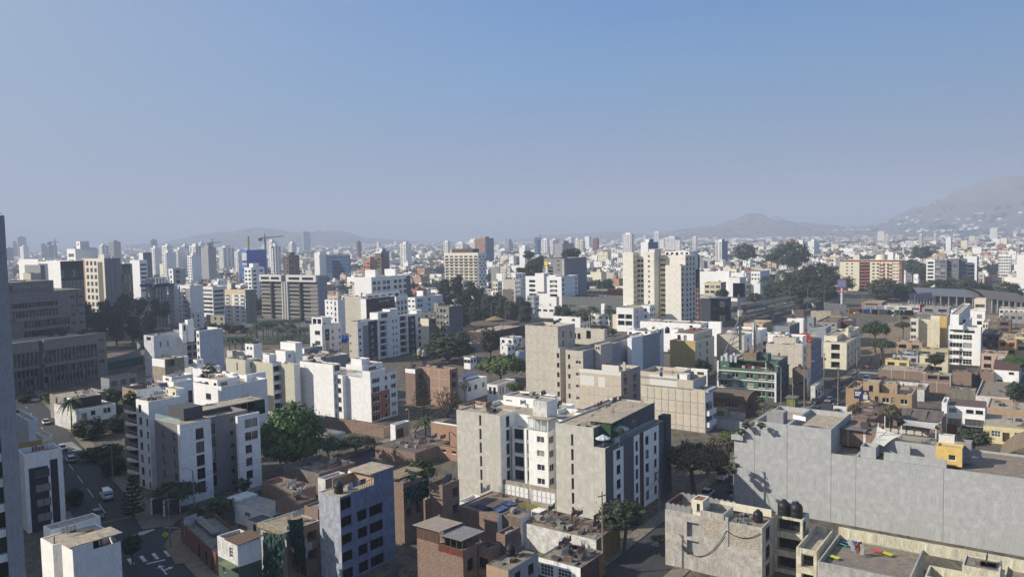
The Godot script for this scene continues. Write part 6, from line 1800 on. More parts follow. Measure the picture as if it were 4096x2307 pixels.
func institute():
	# concrete institute in the shade of the towers on the left
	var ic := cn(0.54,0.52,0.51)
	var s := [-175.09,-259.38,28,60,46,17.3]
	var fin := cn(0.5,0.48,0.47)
	var bays := []
	for k in 6:bays.append(0.243 + 0.032 * k)
	for k in 14:bays.append(0.483 + 0.031 * k)
	var r := bld("institute_building","large terraced concrete institute building in shade with finned window bands","institute building",s,{"l":ic,"r":ic,"wr":[[bays,3.9,2.3,2,1.05,1.7,"c"],[bays,9.7,3.3,2,1.05,2.2,"d"],[[0.95],2.2,4.0,3,2.4,0.9,"d"]],"par":1.0,"bits":0,"near":true,"zr":[[0.425,0.463,0,30,DARK]]})  # dark strip between the bays paints the shade of a groove
	for k in bays:
		slab(r,"fin",s,V(s[4] * (k + 0.0125),0.5,0.003),V(s[4] * (k + 0.0125) + 0.3,s[5] - 3.6,0.7),fin)
	for q in [[0.22,0.423],[0.465,0.915]]:
		slab(r,"overhang",s,V(s[4] * q[0],s[5] - 3.6,0.004),V(s[4] * q[1],s[5] + 0.3,1.3),ic)
		slab(r,"sill_band",s,V(s[4] * q[0],s[5] - 9.4,0.004),V(s[4] * q[1],s[5] - 8.4,1.0),ic)
	var a := [-191.28,-279.15,28,40,44,33]
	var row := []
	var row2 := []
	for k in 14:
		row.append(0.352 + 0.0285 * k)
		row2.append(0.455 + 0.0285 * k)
	mass(r,a,0.0,{"l":ic,"r":ic,"wr":[[row,4.0,3.3,2,0.95,2.2,"c"],[row2,10.8,3.9,2,0.95,2.3,"c"],[[0.885],2.6,3.4,5,1.8,0.8,"d"],[[0.965],2.6,3.4,4,1.8,0.8,"d"],[[0.927],0.5,3,1,0.6,8.5,"n"]],"par":0.8,"bits":10,"near":true})  # pale panes in these rows stand in for reflections on the glass
	for k in 14:
		slab(r,"fin",a,V(a[4] * (row[k] + 0.012),a[5] - 9.7,0.003),V(a[4] * (row[k] + 0.012) + 0.25,a[5] - 3.8,0.5),fin)
		slab(r,"fin",a,V(a[4] * (row2[k] + 0.012),a[5] - 17.4,0.003),V(a[4] * (row2[k] + 0.012) + 0.25,a[5] - 10.7,0.5),fin)
	for q in [[0.3,0.76,3.8,0.6],[0.3,0.76,6.6,1.0],[0.36,0.86,10.6,1.4],[0.42,0.86,14.3,1.1]]:
		slab(r,"overhang",a,V(a[4] * q[0],a[5] - q[2],0.004),V(a[4] * q[1],a[5] - q[2] + q[3],1.1),ic)
	mass(r,sub(a,12.0,33.0,2.0,20.0,37.0),32.0,{"l":ic,"r":ic,"wr":[[3,1.2,3,1,4.0,1.6,"c"]],"bits":6})
	# green lawn bank and ramp behind
	s = [-128.4,-225.4,40,10.1,11.6,7]
	r = bld("house","grey-brown house with red-brown window walls in front of the institute","house",s,{"l":pl(0.55,0.52,0.47),"r":pl(0.5,0.44,0.38),"wl":[[[0.5],0.6,3,1,1.4,2.0,"D"]],"wr":[[[0.5],0.5,3,1,7.0,1.8,"D"]],"bits":4,"par":0.3})
	s = [-120.5,-215.5,40,3.3,7.7,8.5]
	bld("house","white-framed attic house with dark shingled sides under the spreading trees","house",s,{"l":WHITE,"r":dy(0.28,0.25,0.24),"wl":[[4,0.5,3,1,1.0,1.7,"w"]],"roof":ROOF2,"par":0.05,"bits":2})
	s = [-118,-212.6,40,14.8,10.5,6]
	r = bld("house","white house with round and arched windows among trees by the avenue","house",s,{"l":WHITE2,"r":WHITE,"wr":[[[0.2],1.2,3,1,1.2,1.7,"d"],[[0.42],0.9,3,1,1.2,1.2,"d"],[[0.72,0.82],0.8,3,1,0.9,1.3,"d"],[[0.8],4.0,3,1,3.6,0.7,"d"]],"bits":3,"par":0.3,"roof":ROOF2})
	s = [-133.8,-261.9,33,5,9.8,6]
	bld("house","low grey house with a pool-blue flat roof below the shaded white block","house",s,{"l":GREY,"r":GREY,"roof":rf(0.3,0.34,0.4),"par":0.8,"bits":2,"wr":[[3,1.0,3,1,2.0,1.6,"d"]]})
	# curved ramp wall and green fence by the lawn
	var g := Geo.new()
	for i in 14:
		var p := V(-158.87,5.51,-310).lerp(V(-170.5,6.37,-360),i / 14.0)
		var q := V(-158.87,5.51,-310).lerp(V(-170.5,6.37,-360),(i + 1) / 14.0)
		p.x += sin(i / 14.0 * PI) * 6.0
		q.x += sin((i + 1) / 14.0 * PI) * 6.0
		g.box(V(p.x,0,p.z),V(q.x - p.x,0,q.z - p.z),V(0,6.0,0),V(0.4,0,0.4))
	tag(part("ramp_wall",g.mesh(),cn(0.6,0.6,0.6)),"curved pale concrete ramp wall beside the institute lawn","wall")
	g = Geo.new()
	var fa := V(-155.13,3.92,-300)
	var fb := V(-148.28,3.86,-318)
	g.box(V(fa.x,fa.y - 1.6,fa.z),V(fb.x - fa.x,fb.y - fa.y,fb.z - fa.z),V(0,3.2,0),V(0.05,0,0.1))
	var fe := thing("mesh_fence","teal mesh sports fence on posts beside the institute","fence",fa)
	part("mesh",g.mesh(),cl(0.1,0.32,0.3),fe,undo(fe))
	for k in 9:
		var gp := Geo.new()
		var p := fa.lerp(fb,k / 8.0)
		gp.tube(V(p.x,p.y - 4.0,p.z + 0.2),V(p.x,p.y + 2.0,p.z + 0.2),0.08,0.08,5)
		part("post",gp.mesh(),DARK,fe,undo(fe))


func left_skyline():
	var r:Node3D
	var s := []
	var shade := WHITE
	s = [-231.4,-410,33,42.2,11.9,42.3]
	r = quick("office_building","white stepped office building with striped dark glazed side behind the institute","office building",s,WHITE,pl(0.24,0.25,0.29),[[[0.15],1.4,4,1,10.0,1.5,"d"]],[[6,4.5,5.4,5,-0.9,4.2,"c"]],{"bits":8,"par":0.6})
	mass(r,[-224,-380,33,14.7,2,41.3],15.0,{"l":GREY,"r":GREY,"par":0.3})
	mass(r,[-224,-372,33,6.9,4.7,37.8],15.0,{"l":CONCL,"r":CONCL,"par":0.3,"bits":3})
	mass(r,[-246.1,-416,33,20.1,0.2,43.6],20.0,{"l":WHITE,"r":shade,"par":0.5})
	s = [-256,-470,33,9.3,13.5,48.3]
	r = quick("apartment_tower","white rounded apartment tower with a dark side and a white roof house","tower",s,WHITE,WHITE,[[[0.5],2.8,3.6,8,6.0,1.8,"d"]],[],{"bits":3})
	mass(r,[-258.4,-480,33,4.1,5.6,52.7],40.0,{"l":WHITE,"r":WHITE,"wl":[[[0.5],1.2,3,1,1.2,1.2,"d"]]})
	mass(r,[-262,-490,33,2.2,8.1,48.9],30.0,{"l":WHITE,"r":shade,"par":0.3})
	s = [-229.2,-450,33,22.9,9.4,42.7]
	r = quick("apartment_tower","cream tower with terracotta edge and patterned screen, plain grey flank","tower",s,pl(0.85,0.82,0.75),pl(0.52,0.51,0.51),[[[0.24,0.42,0.6],1.6,3.9,9,2.4,2.4,"b"]],[[[0.53],0.5,3,1,1.6,17.5,"n"],[[0.28],13.0,3,1,1.4,25.0,"n"]],{"zl":[[0,0.12,0.5,50,pl(0.72,0.5,0.38)],[0.7,0.92,2.0,50,paint("block",Color(0.45,0.42,0.38))]],"par":0.5,"bits":3})
	mass(r,[-232.1,-456,33,4.1,3.8,44.8],40.0,{"l":CREAM,"r":shade,"par":0.2})
	s = [-254.6,-520,33,2.3,8.3,37.7]
	quick("office_building","dark green glass building with planted roof right of the cream tower","office building",s,pl(0.4,0.42,0.42),pl(0.33,0.36,0.36),[],[[6,0.6,6.0,4,-0.9,5.6,"g"]],{"par":0.6})
	s = [-297.8,-640,33,13.1,6.7,37.7]
	quick("office_building","white office slab with ribbon windows at the left","office building",s,WHITE,WHITE,[],[[1,3.2,3.4,7,-0.8,1.5,"d"]],{})
	s = [-368.4,-800,33,6.8,9.5,42]
	quick("office_building","white block with dark blue flank rising behind the ribbon-window slab","office building",s,WHITE,pl(0.3,0.36,0.46),[],[],{})
	# building under construction with dark slabs and a blue net
	var o := thing("construction_site","concrete building frame under construction with a blue safety net","construction site",V(-206.3,0,-452.6))
	s = [-214,-480,33,11.5,9.1,33.8]
	for k in 8:
		slab(o,"floor_slab",s,V(0,1.0 + k * 3.6,-s[3]),V(s[4],1.5 + k * 3.6,0),CONC)
	for i in 5:
		for j in 3:
			slab(o,"column",s,V(s[4] * i / 4.4 + 0.2,0,-s[3] * j / 2.3 - 0.8),V(s[4] * i / 4.4 + 1.0,30.0,-s[3] * j / 2.3 - 0.2),CONC)
	slab(o,"back_wall",s,V(s[4] * 0.3,0,-s[3] * 0.8),V(s[4] * 0.9,29,-s[3] * 0.4),GREY)
	slab(o,"blue_net",s,V(-2,24.5,-s[3] - 2),V(s[4] + 2,26.0,1.5),cl(0.14,0.24,0.46))
	s = [-220.4,-520,33,4.8,9.2,33.9]
	quick("apartment_building","grey apartment grid with square dark windows above the narrow white block","apartment building",s,shade,pl(0.66,0.67,0.7),[[3,1.2,3.2,6,1.6,1.6,"d"]],[[4,1.2,3.2,6,2.6,1.7,"d"]],{})
	# tower wrapped in blue net
	s = [-291.3,-880,33,8,26.7,41.7]
	var bn := paint("cloth",Color(0.16,0.36,0.78),0.7)
	r = quick("construction_tower","tower under construction wrapped in bright blue netting","tower",s,paint("cloth",Color(0.25,0.52,0.9),0.7),bn,[],[],{"zl":[[0,1,3,16,WHITE2],[0,1,30,33,WHITE2]],"bits":3})
	for k in 4:
		slab(r,"net_fan",s,V(-2.5,s[5] - 12.0 - k * 9.0,-s[3] - 2),V(s[4] + 3,s[5] - 11.4 - k * 9.0,2.5),bn)
	slab(r,"hoist_mast",s,V(s[4] * 0.2,s[5],-4),V(s[4] * 0.2 + 1.4,s[5] + 15,-2.6),fl(0.5,0.42,0.2))
	crane(V(-321.81,36.32,-1050),V(-322.66,55.96,-1050),V(-297.73,57.43,-1050),V(-328.58,55.43,-1050),"grey tower crane with a long jib beside the blue wrapped tower")
	crane(V(-1482.3,37.93,-2600),V(-1480.83,63.82,-2600),V(-1470.26,64.41,-2600),V(-1498.65,64.17,-2600),"small distant tower crane at the far left skyline")
	crane(V(88.03,28.46,-2400),V(87.59,45.67,-2400),V(92.06,44.83,-2400),V(75.62,46.65,-2400),"thin distant tower crane above the middle skyline")
	crane(V(-634.44,43.37,-1700),V(-634.09,51.3,-1700),V(-614.44,51.97,-1700),V(-641,50.91,-1700),"distant crane lying low over the left skyline towers")
	# towers of the skyline, each on its own
	var tone := {"w":WHITE,"g":pl(0.6,0.6,0.61),"d":pl(0.3,0.31,0.34),"b":pl(0.28,0.4,0.58),"c":CREAM,"p":pl(0.74,0.5,0.4),"t":pl(0.45,0.38,0.33),"r":pl(0.55,0.27,0.23),"o":pl(0.75,0.48,0.25),"s":shade}
	for q in [
		[[-1513.8,-2400,33,18.2,19.7,47.7],"w","b",5,"slim white tower at the far left beside the frame tower's edge"],
		[[-1990.9,-3200,33,8,16.9,71.4],"g","g",0,"hazy dark tower left of the slanted one on the far left skyline"],
		[[-1969.9,-3200,33,11.9,32.2,89.9],"g","g",0,"hazy slanted glass tower, tallest of the far left group"],
		[[-1401.7,-2300,33,19.9,16.4,51.9],"w","w",0,"hazy white and grey tower below the slanted glass tower"],
		[[-1643.1,-2800,33,6.7,16.9,58.9],"g","g",0,"hazy slim dark tower under the small distant crane"],
		[[-1619.1,-2800,33,11.7,30.8,51.4],"d","d",0,"hazy broad dark tower under the small distant crane"],
		[[-766.8,-1500,33,10.1,13.1,50.2],"w","s",5,"white balcony tower left of the hazy twin office tower"],
		[[-843.7,-1700,33,20.7,15.6,57.6],"g","g",8,"hazy grey twin office tower behind the cream tower"],
		[[-1301.7,-2900,33,4.6,21.7,66.5],"b","b",0,"hazy blue curved tower topped by a thin crane"],
		[[-490.5,-1100,33,8.7,8.3,45.2],"w","w",6,"white tower with grey flank below the hazy blue curved tower"],
		[[-516.3,-1200,33,10,7.9,47.4],"w","s",6,"white tower with a shaded flank above the apartment grid"],
		[[-431.5,-1000,33,6.2,13.9,39.5],"w","s",4,"white slab with balconies in front of the tall left white towers"],
		[[-458.7,-1100,33,2.8,16.3,42.2],"w","w",8,"plain grey slab tower with a white window edge, left skyline"],
		[[-612.5,-1500,33,8.4,9,47.1],"w","s",5,"white capped tower behind the plain grey slab tower"],
		[[-434.1,-1100,33,13.3,8.3,46.9],"w","w",5,"white twin-columned tower left of the raw concrete tower"],
		[[-359.9,-900,33,7.3,12.3,36.6],"w","s",6,"low white banded block in front of the twin-columned tower"],
		[[-371.3,-980,33,14.1,11.5,44.8],"g","g",0,"raw concrete tower shell with a dark flank"],
		[[-698.4,-1800,33,9,14,50.8],"w","w",4,"broad pale tower behind the raw concrete tower"],
		[[-468.2,-1300,33,11.4,23.3,42.6],"w","s",9,"white and grey banded pair of towers left of the blue wrapped tower"],
		[[-392.9,-1150,33,8.3,15.3,37.6],"w","s",6,"low white banded block touching the blue wrapped tower"],
		[[-310,-1050,33,9.2,8.3,44.9],"w","s",5,"white double tower right of the blue wrapped tower"],
		[[-388.8,-1300,33,10.2,7.7,51.5],"w","w",4,"slim white tower with a curved cap beside the crane"],
		[[-369.8,-1350,33,8,9.9,47.5],"w","s",8,"white balcony tower left of the tall hazy slab"],
		[[-984.5,-3800,33,8.5,43.9,92.8],"g","g",0,"tall hazy glass slab before the left hills"],
		[[-211.9,-760,33,8,13.6,36.8],"t","t",7,"brown balcony tower with dark flank in the left middle"],
		[[-216.1,-900,33,5.2,3,34.8],"w","s",0,"slim plain white block beside the long blue hall"],
		[[-195.6,-600,33,7.4,12.4,31.2],"w","s",5,"white clinic-like block with a teal glazed front behind the office block"],
		[[-382.5,-2000,33,0.8,11.6,46.1],"t","t",0,"slim brown tower alone on the middle skyline"],
		[[-171.3,-1300,33,11.7,14.4,43.1],"w","s",6,"white and grey double tower above the long white building"],
		[[-134.8,-1700,33,10.7,8.7,43.4],"w","s",6,"slim white tower left of the broad striped one"],
		[[-97,-1600,33,17.5,10.1,40.2],"w","s",9,"white balcony tower next to the broad red striped one"],
		[[-73,-1600,33,20.4,5.2,41.8],"w","s",9,"second white balcony tower next to the broad red striped one"],
		[[-45,-1400,33,21.4,26.4,49],"p","b",9,"broad tower with red and white stripes behind the chequered tower"],
		[[-154.5,-950,33,7.5,14.1,36.4],"w","b",0,"white tower with plain blue flank in the left middle"],
		[[-127.7,-720,33,7.9,7.2,31.6],"p","p",5,"peach block in front of the white and blue tower"],
		[[-120.5,-740,33,13.1,4.8,34.5],"t","t",4,"brown-grey block with dark flank beside the peach block"],
		[[76.3,-1700,33,13.6,5.2,43.5],"w","s",6,"white balcony tower under the thin middle crane"],
		[[59.4,-1800,33,7.2,10.9,42.4],"b","b",4,"teal and grey narrow tower left of the thin middle crane"],
		[[94.2,-1800,33,11,55.2,41.7],"w","s",7,"long pale tower block right of the thin middle crane"],
		[[172.9,-2300,33,18.8,19.5,44.1],"w","s",6,"white stepped tower above the pale slit tower"],
		[[151,-1800,33,6.4,8.3,42.2],"w","s",5,"slim white tower right of the pale slit tower"],
		[[152.6,-1700,33,10.8,9.1,39.8],"c","s",5,"cream twin tower beside the red tower"],
		[[214.6,-2000,33,12.6,12.4,41.7],"r","r",5,"red-brown tower on the middle skyline"],
		[[62.9,-980,33,11.3,28.7,41.3],"g","g",0,"pale tower with diagonal joints and slit openings, middle"],
		[[16.6,-980,33,7.2,14,37],"w","w",0,"white rounded tower with dark banded flank, middle"],
		[[195.5,-1300,33,15.5,2.9,50.8],"w","s",9,"tall white banded tower left behind the largest white tower"],
		[[137,-800,33,5.6,25.6,42.4],"w","b",0,"white block with blue glass flank behind the largest white tower"],
		[[462.6,-2500,33,18.3,6,56.7],"w","s",6,"pale ribbed tower above the largest white tower"],
		[[409.2,-2000,33,26.5,40.8,41.5],"w","s",9,"row of pale joined towers right of the ribbed tower"],
		[[508.5,-2200,33,10.7,9.8,40.2],"w","s",4,"small white tower right of the pale joined towers"],
		[[302.8,-1150,33,9.2,27.1,38.1],"w","b",6,"white panelled tower with blue flank right of the largest white tower"],
		[[523.2,-1500,33,7.3,37.9,34.2],"o","p",6,"orange striped tower above the great dark trees"],
		[[529.7,-1450,33,14.5,32.9,31.5],"w","s",5,"grey-white slab right of the orange striped tower"],
		[[474.9,-1300,33,9.4,17.2,31],"w","b",3,"white block with blue glass beside the orange striped tower"],
		[[530.3,-1400,33,10.5,43.5,32.7],"w","w",0,"white gabled block with dark flank above the great dark trees"],
		[[1037.8,-2200,33,10.1,18.6,35.1],"c","c",4,"lone cream tower on the right skyline"],
		[[1222.8,-2300,33,5.1,29.4,33.9],"c","c",5,"slim lone tower right of the cream one on the right skyline"],
		[[1129.8,-2200,33,8,24.3,34.7],"c","c",5,"slim tower between two lone towers on the right skyline"],
		[[824.7,-1500,33,8.3,34.2,32.4],"w","s",0,"white round-topped water tower block on the right skyline"]]:
		s = q[0]
		var rows := int((s[5] - 4.0) / 3.1)
		var wl := []
		var wr := []
		if q[3] > 0:
			wl = [[maxi(2,int(s[3] / 5.0)),2.0,3.1,rows,-0.6,1.5,"d"]]
			if q[3] % 2 == 1:wr = [[maxi(2,int(s[4] / 6.0)),2.0,3.1,rows,-0.5,1.4,"d"]]
			if q[3] == 9:wl = [[maxi(2,int(s[3] / 3.5)),1.6,3.1,rows,-0.7,1.4,"d"]]
		s[3] = maxf(s[3],8.0)
		s[4] = maxf(s[4],10.0)
		r = quick("skyline_tower",q[4],"tower",s,tone[q[1]],tone[q[2]],wl,wr,{"bits":0,"near":false,"par":0.6})
		tag(r,"","","towers of the skyline")
		mass(r,sub(s,s[4] * 0.25,s[4] * 0.7,s[3] * 0.2,s[3] * 0.75,s[5] + 3.0),s[5] - 0.5,{"l":tone[q[1]],"r":tone[q[2]],"par":0.2})
	# long blue hall
	s = [-182.7,-900,33,44.4,2,34.2]
	quick("long_hall","long blue glazed hall among trees in the left middle","building",s,pl(0.2,0.34,0.5),tone.b,[[10,2.0,4.0,5,-0.8,2.4,"k"]],[],{})


func crane(foot: Vector3,top: Vector3,tip: Vector3,tail: Vector3,label: String):
	var o := thing("tower_crane",label,"crane",V(foot.x,0,foot.z))
	var k := -foot.z / 1000.0
	var g := Geo.new()
	g.tube(Vector3.ZERO,V(top.x - foot.x,top.y,0),1.1 * k,1.1 * k,4)
	part("mast",g.mesh(),metal(Color(0.45,0.45,0.44)),o)
	g = Geo.new()
	g.tube(tail - o.position,tip - o.position,1.0 * k,0.6 * k,4)
	part("jib",g.mesh(),metal(Color(0.45,0.45,0.44)),o)
	g = Geo.new()
	g.tube(top - o.position,top - o.position + V(0,5.0 * k,0),0.7 * k,0.4 * k,4)
	g.cube(tail - o.position - V(0,1.8 * k,0),V(4,4,3) * k)
	part("counterweight",g.mesh(),DARK,o)


func right_mid():
	var r:Node3D
	var s := []
	var shade := WHITE
	# cream slab with red strips
	s = [313.1,-640,35,47.2,9.4,25.5]
	var cr := pl(0.86,0.82,0.7)
	var rd := pl(0.6,0.26,0.2)
	r = quick("apartment_slab","cream apartment slab with red vertical strips and a red top band","apartment building",s,cr,pl(0.6,0.5,0.45),[[[0.12,0.2],2.6,2.75,9,1.6,1.1,"w"],[[0.36,0.445],1.8,2.75,9,3.6,1.5,"b"],[[0.55,0.62,0.72],2.6,2.75,9,1.8,1.1,"d"],[[0.78],2.6,2.75,9,1.4,1.1,"d"],[[0.68,0.8],1.8,2.75,9,3.4,1.5,"b"],[[0.88,0.93,0.97],2.6,2.75,9,1.6,1.1,"w"]],[],{"zl":[[0.0,1.0,0.0,1.4,rd],[0.32,0.34,0,40,rd],[0.395,0.41,0,40,rd],[0.475,0.49,0,40,rd],[0.65,0.66,0,40,rd],[0.84,0.85,0,40,rd],[0.955,1.0,0,40,rd]],"par":0.6,"near":false})
	for k in 9:
		for cfr in [0.36,0.445,0.68,0.8]:
			slab(r,"red_balcony",s,V(-0.6,s[5] - 4.4 - k * 2.75,-s[3] * (1.0 - cfr) - 1.7),V(-0.003,s[5] - 3.4 - k * 2.75,-s[3] * (1.0 - cfr) + 1.7),rd)
	mass(r,[295.2,-678,35,5,3.9,29],20.0,{"l":CREAM,"r":shade,"par":0.2})
	var gt := Geo.new()
	gt.lathe(V(307.07,29.11,-662) + V(0,-4.5,0),[Vector2(0,0),Vector2(4.2,0),Vector2(4.2,5),Vector2(0,5.2)],18)
	part("roof_drum",gt.mesh(),CREAM,r,undo(r))
	# grey and white pair with tower
	s = [321.3,-606,35,5.8,5.5,27]
	r = quick("apartment_slab","grey curved-front apartment building with white ends in front of the right-hand city","apartment building",s,WHITE,GREY,[[[0.5],2.0,2.75,9,4.0,1.5,"d"]],[],{"near":false})
	var gcol := pl(0.44,0.45,0.49)
	for k in 3:
		var q:Array = [[327.7,-601,38,8.4,2,26.7],[335.6,-599,32,8.2,6.8,27],[342.5,-600,26,5.9,14,26.8]][k]
		mass(r,q,0.0,{"l":gcol,"r":gcol,"wl":[[[0.25,0.7],1.6,2.75,10,3.0,1.4,["w","c","w"][k]]],"par":0.5,"near":false,"bits":2})
	mass(r,[350.1,-604,35,4.6,3.8,23.9],0.0,{"l":WHITE,"r":shade,"wl":[[2,2.0,2.75,9,2.2,1.5,"d"]],"near":false,"par":0.5})
	s = [362.6,-622,35,9,14,27.7]
	r = quick("apartment_tower","white-edged tower with a long grey windowed flank at the right","tower",s,WHITE,pl(0.5,0.49,0.47),[],[[6,1.8,2.75,10,-0.6,1.7,"d"]],{"near":false})
	s = [402.1,-600,35,19,39.2,29]
	quick("apartment_slab","plain white slab cut by the right edge of the view","apartment building",s,WHITE,shade,[],[],{})
	s = [500.1,-800,35,10.3,14,22.7]
	quick("apartment_slab","white apartment pair behind the right-edge slab","apartment building",s,WHITE,shade,[[5,2,3,8,1.6,1.4,"d"]],[[3,2,3,8,1.6,1.4,"d"]],{})
	# white complex, right
	s = [169.7,-288,34,10.3,7.7,13.9]
	r = quick("apartment_building","bright white six-storey apartment house with broad windows, right middle","apartment building",s,WHITE,shade,[[[0.24],0.3,3,1,-0.4,1.4,"b"],[[0.66],0.5,3,1,-0.32,1.7,"b"],[[0.24],2.9,3.0,5,4.2,1.7,"w"],[[0.6,0.83],2.8,3.0,5,2.9,1.9,"w"]],[],{"zl":[[0.0,0.12,5.0,20,pl(0.7,0.69,0.67)]],"near":true,"par":1.2})
	for k in 3:
		slab(r,"balcony",s,V(-0.9,s[5] - 8.6 - k * 2.9,-s[3] * 0.88),V(-0.003,s[5] - 7.5 - k * 2.9,-s[3] * 0.64),WHITE)
	mass(r,[165,-294,34,2.8,51,18.2],12.0,{"l":WHITE,"r":WHITE,"par":0.3})
	mass(r,[164.4,-290,34,4.4,27,14.7],13.0,{"l":WHITE,"r":WHITE,"par":0.5})
	mass(r,[172.9,-300,34,3.5,5.8,16.1],12.0,{"l":WHITE,"r":WHITE,"wl":[[[0.4],0.6,3,1,1.0,1.6,"d"]],"par":0.3})
	s = [219.9,-370,34,14,8.7,11.4]
	r = quick("apartment_building","pale grey-white house with scattered windows behind the bright white six-storey house","apartment building",s,WHITE,shade,[[[0.3,0.5,0.84],1.8,3,3,2.0,1.6,"d"]],[],{"near":true})
	mass(r,[229,-385,34,4.8,7.3,15.6],10.0,{"l":CREAM,"r":CREAM,"wl":[[[0.5],2.6,3,1,4.0,1.6,"o"]],"par":0.3})
	s = [171.5,-336,34,3,3.1,12.3]
	r = quick("apartment_building","cream block with yellow side strip and bay windows, right middle","apartment building",s,pl(0.82,0.79,0.72),CREAM,[[[0.4],1.4,2.9,3,2.0,1.5,"w"]],[],{"near":true})
	mass(r,[179.5,-334,34,8.1,1.8,11.7],0.0,{"l":cn(0.87,0.84,0.74),"r":CREAM,"par":0.3})
	mass(r,[184.6,-338,34,6.1,10.1,12.9],0.0,{"l":CREAM,"r":CREAM,"zl":[[0.55,1.0,0,20,cn(0.82,0.69,0.42)]],"roof":rf(0.5,0.36,0.32),"par":0.1})
	# lower houses around it
	for q in [
		[[152.8,-296.6,34,8.7,7.1,7.5],TAN,"brick-topped house with a dark tin roof below the cream block",2],
		[[145.2,-284.6,34,5.2,4,6],pl(0.6,0.64,0.7),"pale blue-grey house beside the street lamps below the cream block",2],
		[[154.3,-281.3,34,9.5,4.2,7],pl(0.74,0.66,0.5),"beige house with a ribbon window below the cream block",2],
		[[150.9,-275.1,34,8.9,4.1,5.5],pl(0.8,0.75,0.6),"cream house with a dark ribbon window behind the round tree",1],
		[[143.8,-281.8,34,8.1,3.9,5],pl(0.66,0.67,0.7),"glazed shop house with white frames on the right street",3],
		[[137.5,-275.4,34,7.6,3.6,4.5],pl(0.82,0.72,0.42),"yellow low house with white roof panels on the right street",2],
		[[186.8,-304.8,34,5.8,18.9,9],dy(0.4,0.33,0.3),"dark house with ochre attic right of the bright white house",3],
		[[184.7,-291.1,34,5.7,21.8,8.5],pl(0.78,0.55,0.25),"orange-walled house with a tin roof right of the dark one",2],
		[[195.9,-292.7,34,8.9,14,9],pl(0.82,0.76,0.56),"pale yellow house at the right edge beside the orange one",2],
		[[169.2,-271.8,34,7.5,9.7,6.5],pl(0.74,0.6,0.5),"pinkish house with barred windows below the dark house",2],
		[[206.1,-344.4,34,2.1,14,9],CREAM,"white and cream corner house with a yellow side behind the bright white house",2],
		[[225,-358.7,34,5.2,11.3,8],br(0.48,0.36,0.31),"brown brick house with blue-grey roof in front of the market roofs",1],
		[[224.2,-482.8,34,11.6,17.9,6],br(0.7,0.48,0.38),"pinkish brick block beside the red billboard mast",1],
		[[239.1,-464.6,34,20.1,11.1,5],WHITE2,"low white workshop behind the bright shop hoardings",3],
		[[224.7,-478.9,34,11.9,13.5,4.5],GREY,"low grey workshop with clutter behind the yellow hoarding",2],
		[[247.8,-451.1,34,14,13.8,5],GREY,"grey market shed with a flat roof right of the low white workshop",2],
		[[226.8,-427.6,34,9.7,11.4,4],pl(0.42,0.42,0.43),"low dark market stall row behind the pink poster",2],
		[[287.4,-429.9,34,20.8,14,5],WHITE2,"white colonnaded market hall at the right edge",9],
		[[272.6,-407.6,34,18,14,4.5],GREY,"grey slatted market hall below the white colonnade",6],
		[[228.2,-337.7,34,10.8,14,5],dy(0.7,0.6,0.3),"yellow shop at the right edge under the market halls",2]]:
		r = quick("house",q[2],"house",q[0],q[1],q[1],[[q[3],0.9,2.7,2,-0.6,1.3,"d"]],[],{"near":true,"bits":8,"par":0.25})
	# broad market roofs
	var roofs := [[V(264.94,7.05,-520),V(294.94,6.01,-500),60.0,Color(0.45,0.5,0.58),"long blue-grey sheet roof of the market beyond the trees"],[V(239.48,7.43,-480),V(252.71,8.38,-478),18.0,Color(0.12,0.2,0.42),"bright blue canopy roof in front of the long market roof"],[V(280.2,8.14,-470),V(295.17,6.55,-450),80.0,Color(0.44,0.41,0.38),"broad vaulted brown-grey market roof at the right edge"]]
	for q in roofs:
		var a:Vector3 = q[0]
		var b:Vector3 = q[1]
		var o := thing("market_hall",q[4],"market hall",V(a.x,0,a.z))
		var g := Geo.new()
		var back := heading(20) * float(q[2])
		var n := 6
		for i in n:
			var t0 := i / float(n)
			var t1 := (i + 1) / float(n)
			var r0 := 3.0 * sin(t0 * PI)
			var r1 := 3.0 * sin(t1 * PI)
			g.quad(a + back * t0 + V(0,r0,0),b + back * t0 + V(0,r0,0),b + back * t1 + V(0,r1,0),a + back * t1 + V(0,r1,0),Vector3.UP,Vector2(0,t0 * 60),Vector2(80,t0 * 60),Vector2(80,t1 * 60),Vector2(0,t1 * 60))
		part("roof",g.mesh(),paint("tin",q[3]),o,undo(o))
		g = Geo.new()
		for i in 9:
			var p := a.lerp(b,i / 8.0) + heading(20) * 0.5
			g.box(V(p.x - 0.3,0,p.z),V(0.6,0,0),V(0,p.y,0),V(0,0,-0.6))
		part("posts",g.mesh(),pl(0.6,0.6,0.6),o,undo(o)).set_meta("kind","stuff")
		g = Geo.new()
		var m0 := a + heading(20) * 6.0
		var m1 := b + heading(20) * 6.0
		g.box(V(m0.x,0,m0.z),V(m1.x - m0.x,0,m1.z - m0.z),V(0,m0.y - 0.5,0),heading(20) * 2.0)
		part("wall",g.mesh(),dy(0.5,0.48,0.46),o,undo(o))
	# yellowish four-storey block and dark warehouse right of the white tower
	s = [136.2,-520,34,11.1,10.2,17.8]
	quick("apartment_building","pale yellow four-storey block with ribbon windows right of the largest white tower","apartment building",s,pl(0.8,0.75,0.6),GREY,[[3,2.0,3.4,5,-0.75,1.5,"d"]],[],{"near":true})
	s = [120.1,-450,34,14.2,10.6,12.8]
	r = quick("warehouse","dark grey cube building with a thin white roof rim beside the largest white tower","building",s,pl(0.25,0.26,0.3),pl(0.3,0.31,0.34),[[[0.6],5.0,3,1,3.0,1.0,"w"],[[0.2],2.0,5,1,7.0,4.0,"g"]],[],{"near":true,"bits":5})
	slab(r,"roof_rim",s,V(-0.6,s[5],-s[3] - 0.6),V(s[4] + 0.6,s[5] + 0.5,0.6),CONC)
